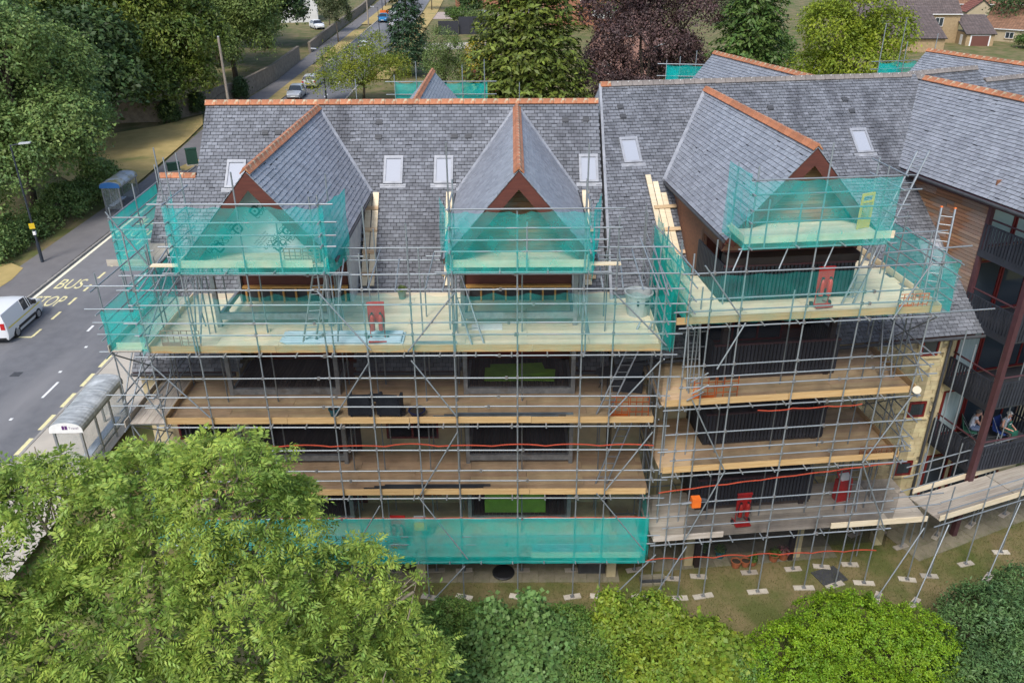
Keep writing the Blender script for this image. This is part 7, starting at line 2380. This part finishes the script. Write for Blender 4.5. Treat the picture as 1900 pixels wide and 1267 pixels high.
def street_lamp(label, loc, H, arm, rz, box=False):
    t = thing('street_lamp', label, 'street lamp', loc, rz)
    m = MB()
    m.tube((0, 0, 0), (0, 0, 1.5), 0.11, n=12)
    m.tube((0, 0, 1.5), (0, 0, H), 0.07, 0.05, n=10)
    m.build('column', DKPOLE, t)
    m = MB()
    m.tube((0, 0, H - 0.05), (arm, 0, H + 0.06), 0.035, n=8)
    m.build('arm', DKPOLE, t)
    hd = MB()
    hd.prism([(arm - 0.15, -0.13, H + 0.02), (arm + 0.55, -0.1, H + 0.06), (arm + 0.55, 0.1, H + 0.06), (arm - 0.15, 0.13, H + 0.02)], (0.03, 0, 0.1))
    hd.build('lantern', pm('lantern_grey', (0.48, 0.50, 0.52), rough=0.4), t)
    if box:
        m = MB()
        m.box((0, -0.12, 2.75), (0.34, 0.06, 0.36), M=Matrix.Rotation(R(15), 3, 'Z'))
        m.build('yellow_sign', YELG, t)
        part('white_band', WHITE, t, (-0.085, 0.085, -0.085, 0.085, 2.1, 2.35))
    return t
street_lamp('black street lamp with a yellow sign at the footway edge', G0(-32.55, 30.7), 8.2, 0.7, R(8), box=True)
street_lamp('black street lamp beside the parked silver cars', G0(-23.9, 85.5), 6.3, 0.8, R(170))
street_lamp('black street lamp near the white estate car', G0(-24.0, 135), 6.5, 0.8, R(175))
street_lamp('far street lamp on the verge near the top edge', G0(-31.0, 188), 6.5, 0.8, R(0))
tp = thing('telegraph_pole', 'bare weathered telegraph pole in front of the horse chestnut', 'pole', (-32.3, 73.0, gz(-32.3, 73)))
m = MB()
m.tube((0, 0, 0), (-0.05, 0, 9.4), 0.17, 0.12, n=10)
m.build('pole', pm('weathered_pole', (0.33, 0.28, 0.22), (0.25, 0.21, 0.17), scale=4, stretch=(1, 1, 0.2), rough=0.9), tp)
m = MB()
m.tube((-0.05, 0, 9.4), (-0.05, 0, 9.52), 0.14, 0.02, n=10)
m.build('cap', LEAD, tp)
tp = thing('telegraph_pole', 'slender telegraph pole on the verge beyond the small street tree', 'pole', G0(-31.0, 166))
m = MB()
m.tube((0, 0, 0), (0, 0, 9.5), 0.17, 0.12, n=8)
m.build('pole', MATS['weathered_pole'], tp)
part('cross_arm', MATS['weathered_pole'], tp, (-0.5, 0.5, -0.05, 0.05, 8.6, 8.72))
GCAB = pm('green_cabinet', (0.025, 0.075, 0.045), (0.02, 0.06, 0.038), scale=4, rough=0.5)
for lb, (x, y), (w_, d_, h_), a in (('tall green utility cabinet on the grass behind the left roof end', (-30.6, 55.2), (1.0, 0.55, 1.5), 25), ('low green utility cabinet nearest the left roof end', (-31.6, 53.0), (1.1, 0.5, 0.75), 25)):
    cb = thing('utility_cabinet', lb, 'cabinet', (x, y, gz(-30, y) + 0.14), R(a))
    part('body', GCAB, cb, (-w_ / 2, w_ / 2, -d_ / 2, d_ / 2, 0.08, h_))
    part('lid', GCAB, cb, (-w_ / 2 - 0.03, w_ / 2 + 0.03, -d_ / 2 - 0.03, d_ / 2 + 0.03, h_, h_ + 0.05))
    part('door', GCAB, cb, (-w_ / 2 + 0.04, -0.01, -d_ / 2 - 0.012, -d_ / 2, 0.12, h_ - 0.05), (0.01, w_ / 2 - 0.04, -d_ / 2 - 0.012, -d_ / 2, 0.12, h_ - 0.05))
    part('plinth', CONC, cb, (-w_ / 2 - 0.08, w_ / 2 + 0.08, -d_ / 2 - 0.08, d_ / 2 + 0.08, -0.1, 0.08))
m = MB()
m.poly([(x, y, gz(-30, y) + 0.135) for x, y in [(-32.2, 52.3), (-30.5, 53.5), (-29.9, 57.5), (-31.0, 57.0)]])
m.build('verge', DRY, kind='structure')
# boundary walls
OLDST = pm('old_rubble_stone', (0.24, 0.20, 0.15), (0.15, 0.125, 0.095), scale=2.2, rough=0.95, detail=8, bump=0.6, bscale=5)
def garden_wall(label, pts, h, th, mat, cap=None):
    t = thing('garden_wall', label, 'wall', (pts[0][0], pts[0][1], gz(*pts[0])))
    o = Vector((pts[0][0], pts[0][1], gz(*pts[0])))
    for (xa, ya), (xb, yb) in zip(pts[:-1], pts[1:]):
        a, b = Vector((xa, ya, gz(xa, ya))) - o, Vector((xb, yb, gz(xb, yb))) - o
        s = Vector((b.y - a.y, a.x - b.x, 0)).normalized() * th / 2
        m = MB()
        m.prism([a - s, b - s, b + s, a + s], (0, 0, h))
        m.build('wall_section', mat, t)
        m = MB()
        s2 = s * 1.2
        m.prism([a - s2 + Vector((0, 0, h)), b - s2 + Vector((0, 0, h)), b + s2 + Vector((0, 0, h)), a + s2 + Vector((0, 0, h))], (0, 0, 0.1))
        m.build('coping', cap or mat, t)
    return t
garden_wall('old rubble stone wall behind the dry bank and along the far footway', [(-48, 73.5), (-40.5, 74.2), (-37.6, 79), (-35.2, 88), (-34.3, 100), (-34.9, 118)], 2.2, 0.4, OLDST)
garden_wall('stone wall beyond the small street tree on the left of the street', [(-34.9, 126), (-35.8, 150), (-36.4, 190), (-38.5, 230)], 1.7, 0.4, OLDST)
garden_wall('low wall with dark coping between the bus shelter and the left block', [(-16.2, 4.0), (-15.6, 9.0), (-15.4, 16.0), (-16.5, 24)], 0.9, 0.3, STONEP, DGREY)
CH = pm('charcoal_fence', (0.035, 0.036, 0.045), (0.028, 0.029, 0.036), scale=5, rough=0.6, rnd=0.15)
fc = thing('garden_fence', 'charcoal panel fence in the garden left of the cypress', 'fence', G0(-14.5, 149))
for i in range(5):
    part('panel', CH, fc, (i * 2.0, i * 2.0 + 1.9, -0.04 + (0.8 if i > 1 else 0), 0.04 + (0.8 if i > 1 else 0), 0, 2.6 + (0.7 if i > 1 else 0)))
    part('post', CH, fc, (i * 2.0 + 1.9, i * 2.0 + 2.0, -0.06 + (0.8 if i > 1 else 0), 0.06 + (0.8 if i > 1 else 0), 0, 2.7 + (0.7 if i > 1 else 0)))
m = MB()
m.poly([(x, y, gz(0, y) + 0.05) for x, y in [(-16, 128), (-5, 131), (-3, 139), (-16, 137)]])
m.build('drive', CONC, kind='structure')
m = MB()
m.poly([(x, y, gz(0, y) + 0.05) for x, y in [(-20, 176), (6, 176), (6, 196), (-20, 190)]])
m.build('drive', pm('pinkish_drive', (0.42, 0.33, 0.28), (0.36, 0.29, 0.25), scale=0.8, rough=0.9), kind='structure')

# ------------------------------------------------------------------ houses behind
TILEB = pm('brown_roof_tile', (0.20, 0.125, 0.095), (0.155, 0.10, 0.08), scale=2, rough=0.85, rnd=0.14)
TILEG = pm('grey_brown_roof_tile', (0.15, 0.115, 0.105), (0.115, 0.092, 0.085), scale=2, rough=0.85, rnd=0.16)
TILEO = pm('orange_brown_roof_tile', (0.27, 0.145, 0.085), (0.21, 0.115, 0.07), scale=2, rough=0.85, rnd=0.14)
TILER = pm('red_roof_tile', (0.27, 0.10, 0.07), (0.20, 0.08, 0.06), scale=2, rough=0.85, rnd=0.14)
TANST = pm('tan_stone', (0.40, 0.29, 0.16), (0.30, 0.215, 0.12), scale=2.5, rough=0.9, detail=8, bump=0.2, bscale=4)
BRICKP = pm('pink_brick_tile', (0.34, 0.19, 0.15), (0.27, 0.15, 0.12), scale=2.5, rough=0.9, rnd=0.15)
def tile_roof(parent, O, e, u, w, l, mat, tw=0.34, tg=0.36, name='roof'):
    """Roof slope with real courses of tiles, joined."""
    O, e, u = Vector(O), Vector(e).normalized(), Vector(u).normalized()
    n = e.cross(u)
    if n.z < 0:
        n = -n
    m = MB()
    rows = max(1, int(l / tg))
    cols = max(1, int(w / tw))
    tg, tw = l / rows, w / cols
    for j in range(rows):
        for i in range(cols):
            p = O + e * (i * tw) + u * (j * tg)
            a, b = p, p + e * (tw * 0.94)
            m.add([a + n * 0.07, b + n * 0.07, b + u * tg + n * 0.02, a + u * tg + n * 0.02, a, b], [(0, 1, 2, 3), (4, 5, 1, 0)])
    rf = m.build(name, mat, parent)
    d = MB()
    d.prism([O - n * 0.01, O + e * w - n * 0.01, O + e * w + u * l - n * 0.01, O + u * l - n * 0.01], -n * 0.1)
    d.build('roof_deck', UNDER, rf)
    return rf
def house(label, loc, rz, W, D, H, rise, wall, tile, over=0.35, wins=(), tg=0.36, gable_x=True, chim=None, name='house'):
    """House with its ridge along local x; front faces -y. wins: (x, z, w, h, panes, side)"""
    t = thing(name, label, 'house', loc, rz)
    m = MB()
    m.bb(-W / 2, W / 2, -D / 2, D / 2, -1.0, H)
    for s in (-1, 1):
        m.prism([(s * W / 2, -D / 2, H), (s * W / 2, D / 2, H), (s * W / 2, 0, H + rise)], (-s * 0.2, 0, 0))
    m.build('wall', wall, t)
    for s in (-1, 1):
        u = Vector((0, -s * D / 2, rise)).normalized()
        l = math.hypot(D / 2, rise) + over
        O = Vector((-W / 2 - 0.2, s * D / 2, H)) - u * over
        tile_roof(t, O, (1, 0, 0), u, W + 0.4, l, tile, tg=tg, tw=tg * 0.95)
    rd = MB()
    n = int(W / 0.5)
    for i in range(n):
        rd.prism([(-W / 2 - 0.2 + i * (W + 0.4) / n, -0.16, H + rise + 0.0), (-W / 2 - 0.2 + i * (W + 0.4) / n, 0, H + rise + 0.13), (-W / 2 - 0.2 + i * (W + 0.4) / n, 0.16, H + rise + 0.0)], ((W + 0.4) / n * 0.95, 0, 0))
    rd.build('ridge', tile, t)
    part('gutter', WHITE, t, (-W / 2 - 0.2, W / 2 + 0.2, -D / 2 - over * 0.85 - 0.06, -D / 2 - over * 0.85 + 0.06, H - over * 0.75, H - over * 0.75 + 0.14))
    for x, z, w, h, k, sd_ in wins:
        if sd_ == 'f':
            window_unit(t, (x, -D / 2 - 0.02, z), w, h, frame=WHITE, n=k)
            part('sill', TANST, t, (x - w / 2 - 0.1, x + w / 2 + 0.1, -D / 2 - 0.12, -D / 2, z - h / 2 - 0.12, z - h / 2 - 0.01))
        else:
            window_unit(t, (-W / 2 - 0.02, x, z), w, h, frame=WHITE, n=k, ax='y')
    if chim:
        part('chimney', wall, t, (chim - 0.4, chim + 0.4, -0.35, 0.35, H + rise - 0.6, H + rise + 1.1))
    return t
house('tan stone house with brown tiled roof and white windows at top right', (71.5, 139.5, 3.5), R(-3), 19, 8, 5.2, 2.7, TANST, TILEG, wins=[(5.9, 3.7, 1.5, 1.5, 2, 'f'), (-3.2, 4.2, 1.5, 1.0, 2, 'f'), (-6.4, 4.2, 1.6, 1.0, 2, 'f'), (6.2, 1.1, 1.3, 1.6, 2, 'f'), (0.5, 4.2, 1.3, 1.0, 2, 'f')], tg=0.42)
hx = thing('house_extension', 'low extension with grey pantiled roof in front of the tan stone house', 'house', (67.2, 128.5, 3.4), R(-3))
part('wall', TANST, hx, (-8, 6.5, -4.0, 6.8, -1, 2.3))
_u = Vector((0, 9.8, 3.9)).normalized()
tile_roof(hx, (-8.3, -4.4, 2.2), (1, 0, 0), _u, 15.0, 11.6, TILEG, tw=0.62, tg=0.5)
skl = link('skylight', None, hx)
_n = Vector((1, 0, 0)).cross(_u)
M4 = Matrix((Vector((1, 0, 0)), _u, _n)).transposed().to_4x4()
M4.translation = Vector((2.2, -2.9, 2.2)) + _u * 0.4 + _n * 0.05
skl.matrix_basis = M4
part('frame', LEAD, skl, (-0.95, 0.95, -0.8, -0.7, 0, 0.16), (-0.95, 0.95, 0.7, 0.8, 0, 0.16), (-0.95, -0.85, -0.7, 0.7, 0, 0.16), (0.85, 0.95, -0.7, 0.7, 0, 0.16))
part('pane', GLASSB, skl, (-0.85, 0.85, -0.7, 0.7, 0.06, 0.1))
gh = thing('garage', 'small garage with brown door and grey tiled roof beside the tan house', 'garage', (83.2, 134.0, 3.3), R(-3))
part('wall', TANST, gh, (-2.4, 2.4, -3, 3, -0.5, 2.4))
part('door_frame', WHITE, gh, (-1.75, 1.75, -3.06, -3.0, 0, 2.15))
part('door', pm('garage_brown', (0.14, 0.055, 0.04), rough=0.6), gh, (-1.5, 1.5, -3.1, -3.06, 0, 1.95))
tile_roof(gh, (-2.7, -3.3, 2.25), (1, 0, 0), Vector((0, 6, 2.6)).normalized(), 5.4, 6.9, TILEG, tw=0.5, tg=0.45)
part('side_door', WHITE, gh, (-2.46, -2.4, -1.5, -0.6, 0, 2.0))
bg_ = house('bungalow with wide orange-brown tiled roof at the right edge', (100, 137, 3.4), R(-42), 22, 14, 2.6, 3.4, pm('buff_render', (0.44, 0.36, 0.24), (0.38, 0.31, 0.20), scale=1, rough=0.9), TILEO, tg=0.5, wins=[(-6, 1.4, 1.4, 1.1, 2, 'f')])
house('further house with red-brown tiled roof and white bay at the top right', (107, 172, 4.4), R(-12), 20, 11, 3.6, 4.2, MATS['buff_render'], TILEO, tg=0.5, wins=[(-8.6, 2.2, 1.6, 1.6, 4, 'f'), (-4, 2.2, 1.2, 1.2, 2, 'f')])
house('small red-roofed gable in front of the further bungalow', (98.5, 163.5, 4.2), R(78), 7, 5.5, 2.8, 2.2, MATS['buff_render'], TILER, tg=0.45, wins=[(-0.5, 1.5, 1.6, 1.2, 3, 's')])
house('far red tiled house on the right skyline', (112, 205, 5.2), R(8), 24, 10, 4.5, 4, MATS['buff_render'], TILER, tg=0.55)
house('pink tile-hung house glimpsed between the cypress and the copper beech', (17.5, 104, 3.0), R(62), 10, 9, 4.6, 4.8, BRICKP, BRICKP, tg=0.34, wins=[(0.5, 3.0, 1.3, 1.6, 2, 'f'), (-1.5, 6.3, 1.1, 1.1, 1, 's'), (1.5, 1.3, 1.2, 1.5, 2, 's')])
hb = house('brick house with white garage block behind the copper beech', (17, 168, 4.4), R(4), 20, 9, 6.5, 3, pm('orange_brick', (0.36, 0.16, 0.09), (0.29, 0.13, 0.08), scale=2, rough=0.9), TILEB, tg=0.5, wins=[(-8, 5.5, 2.0, 1.3, 3, 'f'), (-2, 5.5, 2.0, 1.3, 3, 'f'), (4, 3.0, 1.6, 1.6, 2, 'f')])
wh = thing('flat_roofed_extension', 'white flat-topped extension on brick beside the copper beech', 'extension', (22, 155, 4.1), R(4))
part('wall', MATS['orange_brick'], wh, (-5, 5, -3, 3, -0.5, 2.6))
part('roof', WHITE, wh, (-5.2, 5.2, -3.2, 3.2, 2.6, 3.6))
house('white house with a leaded window at the very top left of the street', (-48, 176, 4.6), R(-78), 10, 8, 5.4, 3.2, pm('white_render', (0.66, 0.65, 0.62), (0.6, 0.59, 0.56), scale=1, rough=0.9), TILEO, tg=0.5, wins=[(0, 4.2, 1.8, 1.4, 3, 'f'), (-2.5, 1.4, 1.6, 1.4, 3, 'f')])
house('brick house behind the drive at the top centre', (-6, 205, 5.2), R(-4), 16, 9, 5, 3.4, MATS['orange_brick'], TILEB, tg=0.5, wins=[(-4, 3.6, 1.8, 1.3, 3, 'f'), (3, 3.6, 1.8, 1.3, 3, 'f')])
